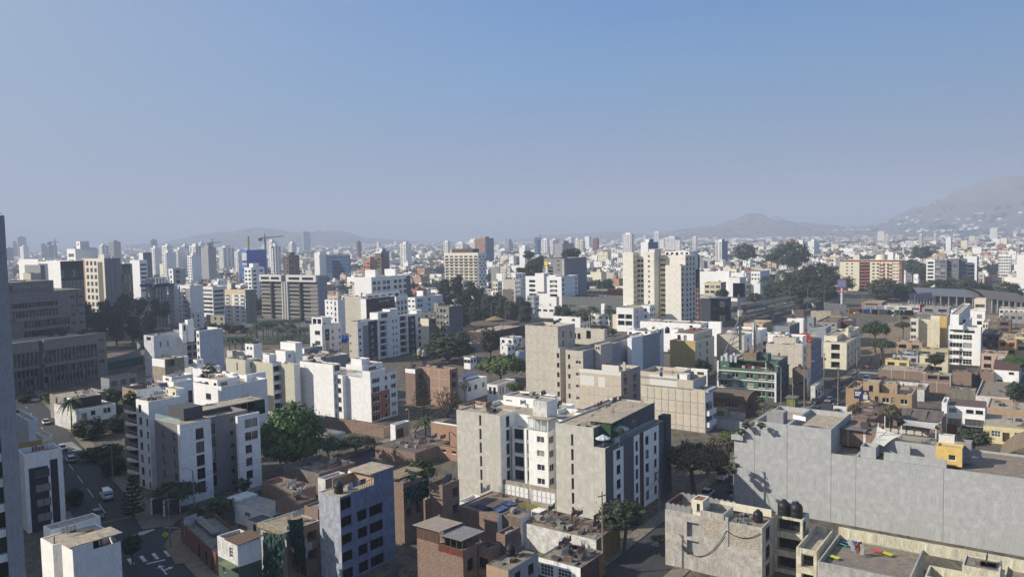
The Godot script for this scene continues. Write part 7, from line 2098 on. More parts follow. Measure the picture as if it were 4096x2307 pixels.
	s = [159.3,-620,34,13.7,6.8,20.2]
	quick("house","big white blank-walled hall right of the largest white tower","building",s,WHITE,shade,[],[],{})
	s = [163.5,-600,34,10,4,21.5]
	quick("house","white stepped hall beside the big white blank-walled hall","building",s,WHITE,shade,[],[],{})
	s = [177.1,-610,34,10.7,4.2,19.3]
	quick("house","white hall with a slanted mark on its wall, third of the white halls","building",s,WHITE,shade,[],[],{})
	s = [165.7,-580,34,8.3,14.4,17.4]
	quick("house","low white wall house in front of the third white hall","building",s,WHITE,shade,[],[],{})
	s = [186.8,-600,34,7,24.5,20.7]
	quick("house","white house block left of the tall palms","building",s,WHITE,shade,[[3,2,3,2,1.4,1.2,"d"]],[],{})
	# small pale houses behind the park, in the middle
	for q in [
		[[2.7,-560,34,16.5,12.9,24.5],WHITE,"white step-walled block between the chequered tower and the grey hall",[]],
		[[2.1,-520,34,9.5,6.5,22.4],CONCL,"beige wall block with balconies in front of the white step-walled block",[[[0.8],1.6,2.8,5,4.0,1.6,"b"]]],
		[[-9.8,-545,34,4.2,5.4,20.2],CREAM,"cream narrow house at the foot of the chequered tower",[[2,2.0,2.8,4,1.4,1.3,"d"]]],
		[[-1.2,-620,34,9.4,2.1,26.5],CONCL,"beige terrace house above the white step-walled block",[]],
		[[13.1,-680,34,16.2,1.6,25.5],WHITE,"white sloping roof house among the park trees",[]],
		[[-10.1,-640,34,7.9,1.4,26.3],GREY,"grey box house right behind the chequered tower",[]],
		[[0.3,-500,34,7.6,1.4,17.3],dy(0.48,0.42,0.38),"dark brick panel house beside the thin water mast",[]],
		[[13.5,-492,34,5.1,5.8,13.7],pl(0.6,0.62,0.66),"grey-blue house with a stair tower at the foot of the broad white block",[[2,1.4,3,3,2.0,1.5,"w"]]],
		[[25.7,-486,34,13.3,2.4,7.4],WHITE,"white house with brown gates behind the park trees",[[3,2.0,3,1,3.0,1.4,"D"]]],
		[[36.1,-425,34,16.6,10.9,6.7],WHITE,"white walled house with a brown wing and wooden hut on its roof",[[2,1.2,3,1,2.0,1.0,"d"]]],
		[[53.8,-440,34,11.7,1.8,6.5],WHITE,"white four-storey house with pierced windows, left below the white tower",[[3,1.6,2.9,4,1.6,1.0,"d"]]],
		[[52,-450,34,2.1,1.8,11.4],WHITE,"slim white stair tower left below the white tower",[]],
		[[55.1,-420,34,2.6,2.9,8.2],pl(0.84,0.76,0.7),"pinkish wall beside the balconied house",[]],
		[[62.3,-410,34,9.7,27,12.4],WHITE,"white house with framed double-height balconies below the white tower",[[[0.28,0.72],3.4,3.4,3,-0.8,2.4,"b"]]],
		[[71.8,-416,34,4.8,7,13],WHITE,"white blue-shaded house with slit windows at the tower's foot",[[[0.5],1.6,3.4,3,1.4,1.4,"d"]]]]:
		quick("house",q[2],"house",q[0],q[1],shade,q[3],[[3,1.6,2.9,4,1.3,1.3,"d"]],{"near":true})
	# round pavilion with a yellow dome roof
	var o := thing("pavilion","round red-brick pavilion with a low yellow conical roof","pavilion",V(-9.5,0,-425.1))
	var gg := Geo.new()
	gg.lathe(Vector3.ZERO,[Vector2(12.3,0),Vector2(12.3,4.2),Vector2(13,4.2),Vector2(13,4.8),Vector2(4.6,5.6),Vector2(4.6,6.2)],32)
	part("ring",gg.mesh(),rf(0.4,0.35,0.31),o)
	gg = Geo.new()
	gg.lathe(Vector3.ZERO,[Vector2(5.0,6.2),Vector2(5.0,6.5),Vector2(0,8.3)],24)
	part("cone_roof",gg.mesh(),rf(0.58,0.5,0.32),o)
	for k in 26:
		gg = Geo.new()
		var a := TAU * k / 26
		gg.cube(V(cos(a) * 12.35,2.9,sin(a) * 12.35),V(1.6,1.4,0.3),-a + PI / 2)
		part("window",gg.mesh(),glass(0),o)
	s = [-12.1,-378.1,33,14.7,33.6,5]
	quick("brick_wall_building","red-brown walled low building around the round pavilion","building",s,br(0.42,0.26,0.23),br(0.4,0.24,0.21),[],[],{"near":true})
	for q in [[[0,-338.8,33,6.7,7.6,7],WHITE,"white house with small black windows beyond the dark conifer"],[[-2.3,-323.6,33,2.2,5.7,6],WHITE,"pale grey-mauve house beyond the dark conifer"],[[2,-327.9,33,3.9,5.1,4.5],TAN,"low tan house with a pale blue canopy beside the concrete block"],[[3.2,-316.9,33,2.7,2.8,4.5],pl(0.62,0.72,0.84),"light blue house touching the concrete block's left side"],[[-16.5,-302.9,33,3,4.1,4.5],WHITE,"white house with a red-brown gate under the big dark tree"]]:
		quick("house",q[2],"house",q[0],q[1],q[1],[[2,0.9,2.8,2,1.4,1.2,"d"]],[[2,0.9,2.8,2,1.4,1.2,"d"]],{"near":true})


# ---------------------------------------------------------------- the city beyond
const HOUSE_TONES := [[Color(0.9,0.89,0.87),"white",10],[Color(0.84,0.81,0.72),"cream",3],[Color(0.72,0.7,0.66),"pale grey",4],[Color(0.55,0.55,0.55),"grey",2],[Color(0.66,0.52,0.42),"tan",1],[Color(0.6,0.42,0.34),"brick-brown",1],[Color(0.75,0.66,0.6),"pinkish",1]]
const PLACES := [[-36.0,"near the left edge"],[-31.0,"behind the stepped white office building"],[-28.0,"behind the cream tower"],[-24.5,"behind the blue-netted frame"],[-21.5,"behind the narrow white block"],[-18.0,"behind the orange striped building"],[-14.5,"behind the grey banded office block"],[-11.5,"behind the long blue hall"],[-8.0,"behind the long white building"],[-4.5,"left of the chequered tower"],[-1.2,"right of the chequered tower"],[1.5,"left of the grey hall"],[4.0,"behind the grey hall"],[6.5,"right of the grey hall"],[9.0,"left of the largest white tower"],[11.5,"behind the largest white tower"],[14.0,"right of the largest white tower"],[17.0,"above the white halls"],[19.5,"beyond the great dark trees"],[22.0,"left of the cream and red slab"],[24.5,"behind the cream and red slab"],[27.0,"between the slab and the grey curved front"],[29.5,"behind the grey curved front"],[32.0,"near the right edge"]]


func place_of(p: Vector3) -> String:
	var place:String = PLACES[0][1]
	for pl in PLACES:
		if rad_to_deg(atan2(p.x,-p.z)) >= pl[0]:place = pl[1]
	return place


const ORDER := ["leftmost","second from the left","third from the left","fourth from the left","fifth from the left","sixth from the left","seventh from the left","eighth from the left","ninth from the left","tenth from the left","eleventh from the left","twelfth from the left","thirteenth from the left","fourteenth from the left","fifteenth from the left","rightmost"]

# the members of a group, told apart by their order from the left as the window sees them
func order_labels(group: String,stem: String):
	var all := []
	for o in get_children():
		if o.get_meta("group","") == group:all.append(o)
	all.sort_custom(func(a,b):return a.position.x / -a.position.z < b.position.x / -b.position.z)
	for i in all.size():all[i].set_meta("label","%s, %s" % [stem,ORDER[i] if i < all.size() - 1 else "rightmost"])


func pick_tone() -> Array:
	var n := rng.randi() % 22
	for t in HOUSE_TONES:
		n -= t[2]
		if n < 0:return t
	return HOUSE_TONES[0]


func blocked(x: float,z: float,r: float) -> bool:
	for m in masses:
		var p:Vector3 = m[0].affine_inverse() * V(x,0,z)
		if p.x > -r and p.x < m[1] + r and p.z < r and p.z > -m[2] - r:return true
	for s in street_lines:
		var a:Vector3 = s[0]
		var b:Vector3 = s[1]
		var p2 := V(x,0,z)
		var t := clampf((p2 - a).dot(b - a) / (b - a).length_squared(),0,1)
		if p2.distance_to(a.lerp(b,t)) < s[2] + r:return true
	return false


# one far house into a Geo with vertex colours: walls, recess-dark windows, parapet roof, roof box
func far_house(g: Geo,c: Vector3,sx: float,sz: float,h: float,turn: float,tone: Color,detail: bool):
	var b := Basis(Vector3.UP,turn)
	var lin := tone.srgb_to_linear()
	g.col = lin
	var o := c + b * V(-sx / 2,0,-sz / 2)
	var x := b.x * sx
	var z := b.z * sz
	var y := V(0,h,0)
	g.quad(o + z,o + z + x,o + z + x + y,o + z + y,b.z)
	g.quad(o + x,o,o + y,o + x + y,-b.z)
	g.quad(o + x + z,o + x,o + x + y,o + x + z + y,b.x)
	g.quad(o,o + z,o + z + y,o + y,-b.x)
	g.col = Color(0.24,0.2,0.165) * rng.randf_range(0.7,1.25)
	var d := V(0,-0.35,0)
	g.quad(o + y + z + d,o + y + z + x + d,o + y + x + d,o + y + d,Vector3.UP)
	if detail:
		g.col = lin * 0.96
		var t := 0.35
		for q in [[o,b.x * sx,b.z * t],[o + z - b.z * t,b.x * sx,b.z * t],[o,b.x * t,b.z * sz],[o + x - b.x * t,b.x * t,b.z * sz]]:
			var p:Vector3 = q[0] + y
			g.quad(p + q[2] + V(0,0.002,0),p + q[1] + q[2] + V(0,0.002,0),p + q[1] + V(0,0.002,0),p + V(0,0.002,0),Vector3.UP)
	var rows := int((h - 0.6) / 2.8)
	var g0 := Color(0.035,0.04,0.05)
	if detail or rng.randf() < 0.6:
		for face in 2:
			if face == 0 and rng.randf() < 0.45:continue
			var u:Vector3 = b.z if face == 0 else b.x
			var nn:Vector3 = -b.x if face == 0 else b.z
			var w:float = sz if face == 0 else sx
			var start:Vector3 = o if face == 0 else o + z
			var n := maxi(1,int(w / 3.6))
			for i in n:
				for r in rows:
					if rng.randf() < 0.3:continue
					g.col = g0 * rng.randf_range(0.6,3.0)
					var ww := minf(rng.randf_range(1.1,2.2),w / n - 0.4)
					var wx:float = w * (i + 0.5) / n - ww / 2
					var wy:float = h - 2.0 - r * 2.8
					g.box(start + u * wx + V(0,wy,0) + nn * 0.03,u * ww,V(0,1.25,0),nn * 0.03)
	if rng.randf() < 0.75:
		g.col = lin * rng.randf_range(0.8,1.0)
		var bs := V(rng.randf_range(1.8,sx * 0.4),rng.randf_range(1.6,3.0),rng.randf_range(1.8,sz * 0.4))
		g.box(c + b * V(rng.randf_range(-sx / 2,sx / 2 - bs.x),h - 0.3,rng.randf_range(-sz / 2,sz / 2 - bs.z)),b.x * bs.x,V(0,bs.y,0),b.z * bs.z)
	if detail:
		for k in rng.randi() % 3:
			g.col = [Color(0.3,0.28,0.26),Color(0.1,0.1,0.1),Color(0.45,0.43,0.4),Color(0.22,0.13,0.1)][rng.randi() % 4]
			var bs2 := V(rng.randf_range(0.8,2.6),rng.randf_range(0.3,1.4),rng.randf_range(0.8,2.6))
			g.box(c + b * V(rng.randf_range(-sx / 2,sx / 2 - bs2.x),h - 0.33,rng.randf_range(-sz / 2,sz / 2 - bs2.z)),b.x * bs2.x,V(0,bs2.y,0),b.z * bs2.z)
	g.col = Color(1,1,1)


func near_limit(a: float) -> float:
	# how near the filled-in city comes, by bearing
	var t := [[-40,470],[-30,560],[-22,590],[-14,540],[-8,480],[-5,560],[1,580],[6,600],[9,560],[13,540],[16,610],[19,640],[22,660],[26,690],[30,660],[36,640]]
	for i in t.size() - 1:
		if a < t[i + 1][0]:
			return lerpf(t[i][1],t[i + 1][1],clampf((a - t[i][0]) / float(t[i + 1][0] - t[i][0]),0,1))
	return 650.0


func far_city():
	hills()
	var mat := vertex_paint("far_walls",0.92)
	var cand := []
	var base := deg_to_rad(35.0)
	var ax := heading(35)
	var ay := heading(-55)
	# rings of street blocks, coarser with distance
	var rings := [[420.0,1300.0,13.5],[1300.0,2600.0,19.0],[2600.0,4600.0,32.0],[4600.0,7400.0,60.0]]
	for ring in rings:
		var st:float = ring[2]
		var n := int(ring[1] * 1.15 / st) + 2
		for i in range(-n,n):
			for j in range(-n,n):
				if posmod(i,6) == 0 or posmod(j,4) == 0:continue
				var p:Vector3 = ax * (i * st) + ay * (j * st)
				var d := -p.z
				if d < ring[0] or d > ring[1]:continue
				var a := rad_to_deg(atan2(p.x,-p.z))
				if absf(a) > 34.5:continue
				p += V(rng.randf_range(-0.16,0.16),0,rng.randf_range(-0.16,0.16)) * st
				if d < near_limit(a) + rng.randf_range(-20,20):continue
				cand.append([d,p,st,a])
	cand.sort_custom(func(q,w):return q[0] < w[0])
	var trees := []
	var built := 0
	var seen := {}
	var mass_geo := Geo.new()
	var green_zone := noise(21,0.0045,3)
	for q in cand:
		var p:Vector3 = q[1]
		var st:float = q[2]
		var d:float = q[0]
		var a:float = q[3]
		var gz := green_zone.get_noise_2d(p.x,p.z)
		if rng.randf() < 0.12 + (0.8 if gz > 0.24 else (0.22 if gz > 0.1 else 0.0)):
			trees.append([p,st])
			continue
		if blocked(p.x,p.z,st * 0.52):continue
		var tall := 0.0
		var roll := rng.randf()
		var h := 3.2 + 2.8 * (rng.randi() % 3)
		if d > 900:
			var centre_left := 1.0 if a < 12.0 else 0.35
			if roll < 0.018 * centre_left:h = rng.randf_range(16,26)
			elif roll < 0.1 * centre_left + 0.02:h = rng.randf_range(11,17)
			if d > 1800 and roll < 0.0035 * centre_left:h = rng.randf_range(32,48)
		elif roll < 0.12:
			h = rng.randf_range(11,14)
		var tone:Array = pick_tone()
		var sx := st * rng.randf_range(0.6,0.96)
		var sz := st * rng.randf_range(0.6,0.96)
		if h > 20:
			sx = minf(sx,rng.randf_range(12,22)); sz = minf(sz,rng.randf_range(12,22))
		var gy := ground_height(p.x,p.z)
		if gy > 14.0:  # only the foot of the right-hand hill is built up, with small houses
			if p.x < 2300.0 or gy > 130.0 or rng.randf() < 0.45:continue
			sx = minf(sx,22.0); sz = minf(sz,22.0); h = minf(h,9.0)
		var at := V(p.x,gy,p.z)
		var tn := base - PI / 2 + (0.0 if d < 1600 else rng.randf_range(-0.25,0.25))
		if built < 200 and d < 1000:
			var gi := Geo.new()
			far_house(gi,Vector3.ZERO,sx,sz,h,-tn,tone[0],true)
			var o := part("house",gi.mesh(),mat)
			o.position = at
			var place := ""
			for pl in PLACES:
				if a >= pl[0]:place = pl[1]
			var how:String = ["single-storey","two-storey","three-storey","four-storey","five-storey","six-storey"][clampi(int(h / 3.0) - 1,0,5)]
			var shape:String = "wide " if sx > sz * 1.25 else ("narrow " if sz > sx * 1.25 else "")
			var lab := "%s %s%s house in the %s rows %s" % [tone[1],shape,how,"nearest" if d < 640 else ("middle" if d < 760 else "farther"),place]
			tag(o,lab,"house","far houses " + place)
			built += 1
		else:
			far_house(mass_geo,at,sx,sz,h,-tn,tone[0],d < 1500)
	var m := part("distant_city",mass_geo.mesh(),mat)
	tag(m,"pale flat-roofed city spreading to the hazy horizon","city","","stuff")
	far_trees(trees)


func ridge(x: float,z: float,list: Array) -> float:
	var h := 0.0
	for k in list:
		var dx:float = (x - k[0]) / k[2]
		var dz:float = (z - k[1]) / k[3]
		h = maxf(h,k[4] * exp(-(dx * dx + dz * dz)))
	return h


# [x, z, width, depth, height]
const HILLS := [[-2227,-7200,420,1200,175],[-2700,-7300,420,900,130],[-1660,-7000,420,900,145],[-1950,-7100,500,900,130],[-1250,-7200,420,900,62],[-3100,-7200,500,900,60],[1946,-6400,330,800,196],[1600,-6500,480,900,105],[2350,-6500,420,900,115],[2800,-6400,600,900,75],[3075,-5000,330,1300,335],[2820,-5000,300,1100,205],[2600,-5100,320,1000,110],[3500,-5000,700,1300,345],[3050,-4200,420,560,120],[550,-8200,500,700,80],[950,-7900,400,700,100],[4500,-4300,1200,900,330]]


func ground_height(x: float,z: float) -> float:
	if z > -3000.0:return 0.0
	return maxf(0.0,ridge(x,z,HILLS) - 6.0)


func hills():
	var rough := noise(5,0.0016,5)
	var g := Geo.new()
	var n := 150
	var m := 60
	var pts := []
	for j in m + 1:
		var z := -3200.0 - j * 110.0
		for i in n + 1:
			var x := -5400.0 + i * 76.0
			var h := ridge(x,z,HILLS)
			h = h * (1.0 + 0.35 * rough.get_noise_2d(x,z)) + (rough.get_noise_2d(x * 3,z * 3) * 18.0 if h > 25.0 else 0.0) - 6.0
			pts.append(V(x,h,z))
	for j in m:
		for i in n:
			var a:Vector3 = pts[j * (n + 1) + i]
			var b:Vector3 = pts[j * (n + 1) + i + 1]
			var c:Vector3 = pts[(j + 1) * (n + 1) + i + 1]
			var d:Vector3 = pts[(j + 1) * (n + 1) + i]
			if maxf(maxf(a.y,b.y),maxf(c.y,d.y)) < -3.0:continue
			var nn := (b - a).cross(d - a).normalized()
			if nn.y < 0:nn = -nn
			g.quad(a,b,c,d,nn,Vector2(a.x,a.z),Vector2(b.x,b.z),Vector2(c.x,c.z),Vector2(d.x,d.z))
	struct("hills",g,paint("soil",Color(0.47,0.44,0.42)))


# ---------------------------------------------------------------- trees
var crowns := {}

func leaf_paint(kind: String) -> StandardMaterial3D:
	return vertex_paint("leaves_" + kind,0.75,0.12)


func crown(kind: String,s: int) -> ArrayMesh:
	# unit crown, radius 1, centred on its middle; many leaf-sized faces in clumps with gaps between
	var key := "%s %d" % [kind,s]
	if crowns.has(key):
		return crowns[key]
	var r := RandomNumberGenerator.new()
	r.seed = s * 101 + kind.hash() % 1000
	var g := Geo.new()
	var tone:Color = {"broad":Color(0.07,0.14,0.035),"dark":Color(0.042,0.06,0.03),"umbrella":Color(0.05,0.066,0.03),"light":Color(0.075,0.11,0.03),"brown":Color(0.12,0.105,0.065),"dry":Color(0.13,0.085,0.065),"eucalyptus":Color(0.04,0.05,0.032),"far":Color(0.045,0.06,0.035),"bush":Color(0.05,0.075,0.03)}[kind]
	var clumps := {"broad":210,"dark":110,"umbrella":85,"light":90,"brown":90,"dry":55,"eucalyptus":85,"far":34,"bush":50}[kind] as int
	var leaves := {"broad":46,"dark":40,"umbrella":42,"light":44,"brown":36,"dry":16,"eucalyptus":36,"far":26,"bush":34}[kind] as int
	var ls := {"broad":0.05,"dark":0.055,"umbrella":0.05,"light":0.055,"brown":0.045,"dry":0.035,"eucalyptus":0.06,"far":0.1,"bush":0.075}[kind] as float
	for k in clumps:
		var d := V(r.randfn(),r.randfn(),r.randfn()).normalized()
		var c := Vector3.ZERO
		match kind:
			"umbrella","light","brown":
				d.y = absf(d.y) * 0.9 - 0.12
				c = V(d.x,d.y * 0.5,d.z) * r.randf_range(0.55,0.95)
				c.y += 0.1 * sin(d.x * 5.0 + s) * cos(d.z * 4.0)
			"eucalyptus":
				c = V(d.x * 0.62,d.y,d.z * 0.62) * r.randf_range(0.4,0.95)
			"dry":
				c = V(d.x * 0.85,d.y * 0.9,d.z * 0.85) * r.randf_range(0.3,0.98)
			_:
				c = d * r.randf_range(0.5,0.9)
				if c.y < -0.35:c.y *= 0.7
		var cr := r.randf_range(0.13,0.24)
		if kind == "far":cr = r.randf_range(0.22,0.36)
		if kind == "dry":cr = r.randf_range(0.1,0.2)
		var shade := r.randf_range(0.7,1.35)
		for i in leaves:
			var e := V(r.randfn(),r.randfn() * 0.75,r.randfn()) * 0.55
			var p := c + e * cr
			var out := (p * 0.7 + e.normalized() * 0.8 + V(r.randfn(),r.randfn(),r.randfn()) * 0.5).normalized()
			var u := out.cross(V(r.randfn(),r.randfn(),r.randfn())).normalized()
			var v := out.cross(u)
			var q := ls * r.randf_range(0.6,1.3)
			var hue := r.randf_range(0.8,1.2)
			g.col = Color(tone.r * shade * hue,tone.g * shade,tone.b * shade * r.randf_range(0.7,1.2))
			g.tri(p - u * q - v * q * 0.5,p + u * q - v * q * 0.4,p + v * q,out,out,out)
			g.tri(p - u * q * 0.8 + v * q * 0.3,p + v * q * 1.2 + u * q * 0.5,p + u * q - v * q * 0.2,out,out,out)
	crowns[key] = g.mesh()
	return crowns[key]


func bark() -> Material:
	return dy(0.36,0.31,0.26)


func tree(kind: String,x: float,y: float,z: float,r: float,label: String,flat := 1.0,group := "",called := "tree") -> Node3D:
	# y is the height of the crown's middle, r the crown's radius
	var o := thing(called,label,"tree",V(x,0,z),rng.randf() * TAU,group)
	var ry := r * flat
	if y < ry * 0.75:y = ry * 0.75
	var g := Geo.new()
	var tr := clampf(r * 0.06,0.1,0.4)
	var fork := maxf(0.6,y - ry * (0.55 if kind in ["umbrella","light","brown"] else 0.8))
	g.tube(Vector3.ZERO,V(0.1 * r,fork,0),tr * 1.25,tr,9,false)
	var limbs := 6 if kind in ["umbrella","light","brown","dry"] else 4
	for k in limbs:
		var a := TAU * k / limbs + 0.4
		var e := V(cos(a) * r * 0.55,y + ry * 0.05,sin(a) * r * 0.55)
		var m := V(0.1 * r,fork,0).lerp(e,0.5) + V(0,-0.06 * r,0)
		g.tube(V(0.1 * r,fork - 0.05,0),m,tr * 0.75,tr * 0.5,7,false)
		g.tube(m,e,tr * 0.5,tr * 0.2,6,false)
		for b in (4 if kind == "dry" else 1):
			var e2 := e + V(rng.randfn() * 0.35 * r,rng.randf_range(0.0,0.6) * ry,rng.randfn() * 0.35 * r)
			g.tube(m,e2,tr * 0.3,tr * 0.08,5,false)
	part("trunk",g.mesh(),bark(),o)
	var c := part("crown",crown(kind,rng.randi() % 3),leaf_paint(kind),o)
	c.position = V(0,y,0)
	c.scale = V(r,ry * (1.7 if kind in ["umbrella","light","brown"] else 1.0),r)
	return o


func palm(at: Vector3,h: float,r: float,label: String,group := ""):
	var o := thing("palm_tree",label,"palm tree",at,rng.randf() * TAU,group)
	var g := Geo.new()
	g.tube(Vector3.ZERO,V(0.1,h * 0.5,0.05),0.22,0.17,8,false)
	g.tube(V(0.1,h * 0.5,0.05),V(0,h,0),0.17,0.14,8,false)
	part("trunk",g.mesh(),bark(),o)
	if not crowns.has("palm"):
		var q := Geo.new()
		var rr := RandomNumberGenerator.new()
		rr.seed = 5
		for k in 34:
			var a := TAU * k / 34.0 * 3.0 + rr.randf() * 0.3
			var lift := rr.randf_range(-0.35,1.0)
			var d := V(cos(a),0,sin(a))
			var side := V(-sin(a),0,cos(a))
			var last := Vector3.ZERO
			for i in range(1,7):
				var t := i / 6.0
				var p := d * t * cos(lift * 0.9) + V(0,t * lift * 0.9 - t * t * 0.75,0)
				var w := 0.13 * sin(t * 2.6 + 0.35)
				for b in 2:
					var sg := 1.0 if b else -1.0
					q.col = Color(0.05,0.075,0.03) * rr.randf_range(0.7,1.3)
					var n := (Vector3.UP + side * sg * 0.4).normalized()
					q.tri(last,p,(last + p) / 2 + side * sg * w - V(0,0.06,0),n,n,n)
					q.tri(last.lerp(p,0.3),p.lerp(last,-0.2),p + side * sg * w * 0.9 - V(0,0.09,0),n,n,n)
				last = p
		crowns["palm"] = q.mesh()
	var c := part("crown",crowns["palm"],leaf_paint("palm"),o)
	c.position = V(0,h,0)
	c.scale = V(r,r,r)


func norfolk_pine(at: Vector3,h: float,r: float,label: String):
	var o := thing("norfolk_pine",label,"pine tree",at)
	var g := Geo.new()
	g.tube(Vector3.ZERO,V(0,h,0),0.22,0.03,8,false)
	part("trunk",g.mesh(),bark(),o)
	g = Geo.new()
	var rr := RandomNumberGenerator.new()
	rr.seed = int(h * 10)
	var levels := int(h / 0.85)
	for k in levels:
		var t := k / float(levels)
		var y := h * (0.12 + 0.87 * t)
		var l := r * (1.0 - t * 0.96) * rr.randf_range(0.85,1.1)
		for b in 6:
			var a := TAU * b / 6.0 + k * 0.5 + rr.randf() * 0.2
			var d := V(cos(a),0.12,sin(a))
			var side := V(-sin(a),0,cos(a))
			for i in 26:
				var f := i / 26.0
				var p := V(0,y,0) + d * l * f + V(0,0.18 * l * f * f,0)
				var w := 0.16 * (1.15 - f * 0.6)
				for e in 3:
					g.col = Color(0.03,0.04,0.025) * rr.randf_range(0.7,1.3)
					var n := V(rr.randfn() * 0.5,1,rr.randfn() * 0.5).normalized()
					var off := side * rr.randf_range(-1,1) * w * 1.4 + V(0,rr.randf_range(-0.03,0.14),0)
					g.tri(p + off - d * 0.1,p + off + d * 0.14 + side * 0.05,p + off + V(0,0.13,0) + side * rr.randf_range(-0.1,0.1),n,n,n)
	g.col = Color(1,1,1)
	part("branches",g.mesh(),leaf_paint("pine"),o)


func plants():
	# the round tree and the trees of the left streets
	tree("broad",-48.8,7.5,-172,7.31,"big round dense green tree beside the grey and white block",1.05)
	for q in [[360,1790,140,205],[475,1780,120,212],[455,1898,110,172]]:
		var c := pt(q)
		tree("dark",c[0],c[1],c[2],c[3],"dark tree in the pavement row along the left avenue",0.75,"pavement trees along the left avenue")
	tree("umbrella",-43.3,3,-182,4.27,"low green tree directly right of the big round tree",0.5)
	tree("umbrella",-37.5,2.3,-186,4.36,"thin spreading tree over the cross street by the parked dark car",0.4)
	tree("bush",-29.8,1.1,-186,1.45,"small round bush behind the parked dark car",0.9)
	tree("bush",-52.3,3.9,-150,1.88,"dark bush at the foot of the white wing of the grey block",0.9)
	tree("bush",-52.8,3.4,-140,2.84,"wide dark bushy tree beside the white-roofed house",0.7)
	tree("dark",-57.4,1.9,-140,1.53,"dark shrub by the garage doors of the grey block",0.8)
	tree("umbrella",-63.1,4.1,-146,4.9,"wide umbrella tree over the white garage frames at the crossing",0.32)
	tree("umbrella",-96.6,-0.4,-185,5.06,"umbrella street tree with several stems along the left avenue",0.4)
	tree("dark",-121.2,-2.8,-222,5.55,"dark wide tree at the far end of the left avenue's pavement",0.55)
	tree("dark",-117.5,-2.9,-228,4.28,"dark tree in front of the house with round windows",0.7)
	tree("umbrella",-124.5,3,-245,5.74,"tall spreading tree left of the peach balconies",0.6)
	tree("umbrella",-147.9,0.6,-255,4.38,"thin spreading tree in front of the institute",0.5)
	tree("dark",-157.8,-3.3,-255,2.39,"dark shrub against the institute wall beside the nearest tower",0.7)
	palm(V(-118.3,0,-210.7),9.0,3.2,"shaggy palm in front of the white house with round windows")
	tree("dark",-85.6,0.4,-152,1.78,"dark street tree in front of the navy panelled block",1.1)
	tree("dark",-60.2,3.3,-122,1.56,"dark street tree right of the sunlit white house",1.3)
	tree("bush",-85.4,-0.6,-148,0.93,"small shrub at the kerb below the navy panelled block",0.8)
	norfolk_pine(V(-70.1,0,-143.4),8.5,2.6,"small dark araucaria pine in the planter at the crossing")
	norfolk_pine(V(-24.7,0,-211.2),14.8,4.3,"tall layered araucaria pine standing alone in front of the brick house")
	palm(V(-22.7,0,-200.3),4.5,3.0,"short palm at the foot of the tall araucaria pine")
	tree("dry",-18.5,5.2,-220,5.16,"dry purplish tree with bare branches beside the araucaria pine",1.1)
	tree("dry",-14,8.2,-226,2.12,"small dry tree top against the brick house",1.0)
	tree("bush",-16.7,8.7,-141,2.86,"dark bush behind the green net on the brick houses",0.8)
	# the right-hand street
	tree("brown",34.5,6.5,-152,6.41,"large brown-green tree over the right-hand street below the formwork wall",0.62)
	tree("brown",43.4,5.4,-165,3.87,"reddish brown tree behind the large tree on the right-hand street",0.6)
	tree("dark",41.1,3.4,-160,3.25,"dark green tree over the white pickup on the right-hand street",0.7)
	tree("light",40.7,11.4,-150,1.64,"small bright green tree beside the grey wall's roof ledge",0.8)
	tree("dark",16.8,6.1,-123,4.13,"dark round tree at the corner in front of the middle block's street front",0.62)
	tree("bush",22.3,2.6,-122,1.72,"low clipped hedge curve on the traffic corner",0.35,"","hedge")
	tree("brown",65.3,4.4,-200,4.06,"brown leafless-looking shrub at the foot of the green building",0.45)
	tree("brown",68.4,3.4,-198,3.4,"second brown shrub beside the street posts below the green building",0.4)
	tree("brown",60.9,2.8,-196,3.67,"third brown shrub in front of the barrel roof house",0.45)
	tree("bush",64.6,6,-208,1.43,"dark bush behind the red gable of the barrel roof house",0.7)
	tree("dark",56.8,10,-238,3.12,"dark tree in front of the yellow party wall",0.85)
	tree("brown",80.1,4.7,-196,1.84,"dry shrub left of the tan house's yellow balconies",0.8)
	tree("brown",88.4,7.1,-186,2.91,"dry red-brown shrub in front of the tan house",0.7)
	tree("brown",81.9,6.9,-190,1.78,"dry shrub beside the poster hoarding",0.9)
	tree("dark",100.4,4.4,-172,3.76,"dark green tree beside the pale yellow low house",0.6)
	tree("umbrella",146.9,9.7,-322,5.23,"round-topped street tree at the corner of the dirt lot",0.8)
	tree("umbrella",135.5,7.9,-292,4.75,"low wide street tree below the round-topped one",0.5)
	tree("umbrella",166.8,9,-340,3.29,"flat tree left of the cream block with yellow strip",0.6)
	tree("dark",139.7,6.9,-262,3.03,"dark round tree in front of the cream ribbon window house",0.8)
	tree("broad",158.2,7.4,-250,3.52,"dense green tree at the right edge under the pinkish house",0.7)
	tree("dark",135.5,5.7,-214,2.67,"dark tree before the stained white yard wall",1.1)
	tree("dark",110.6,-1.8,-255,1.35,"small dark tree by the white van on the right street",1.0)
	tree("bush",93.2,2.6,-225,0.91,"small green shrub beside the tan house corner",0.8)
	# middle
	tree("dark",-25.6,6.4,-322,12.07,"huge dark spreading tree right of the white and navy flats",0.55)
	tree("dark",-9.2,9.4,-312,4.39,"dark conifer-like tree right of the huge dark tree",1.35)
	tree("light",-4.2,5.6,-272,8.71,"wide sunlit light green umbrella tree left of the concrete block",0.55)
	tree("light",0.4,5.9,-232,2.61,"small light green tree against the concrete block's foot",0.8)
	tree("bush",-36.1,3.9,-316,3.95,"light bush at the foot of the white and navy flats",0.6)
	tree("dark",44.4,-3.8,-395,3.7,"dark tree beside the white house with pierced windows",0.9)
	tree("dark",27.6,7.9,-440,5.5,"round dark tree behind the white walled house",0.8)
	tree("dark",37.1,5.9,-430,4.7,"dark tree right of the white walled house",0.7)
	tree("dark",18.7,4.3,-400,6.88,"dark shrubby tree left of the white walled house",0.7)
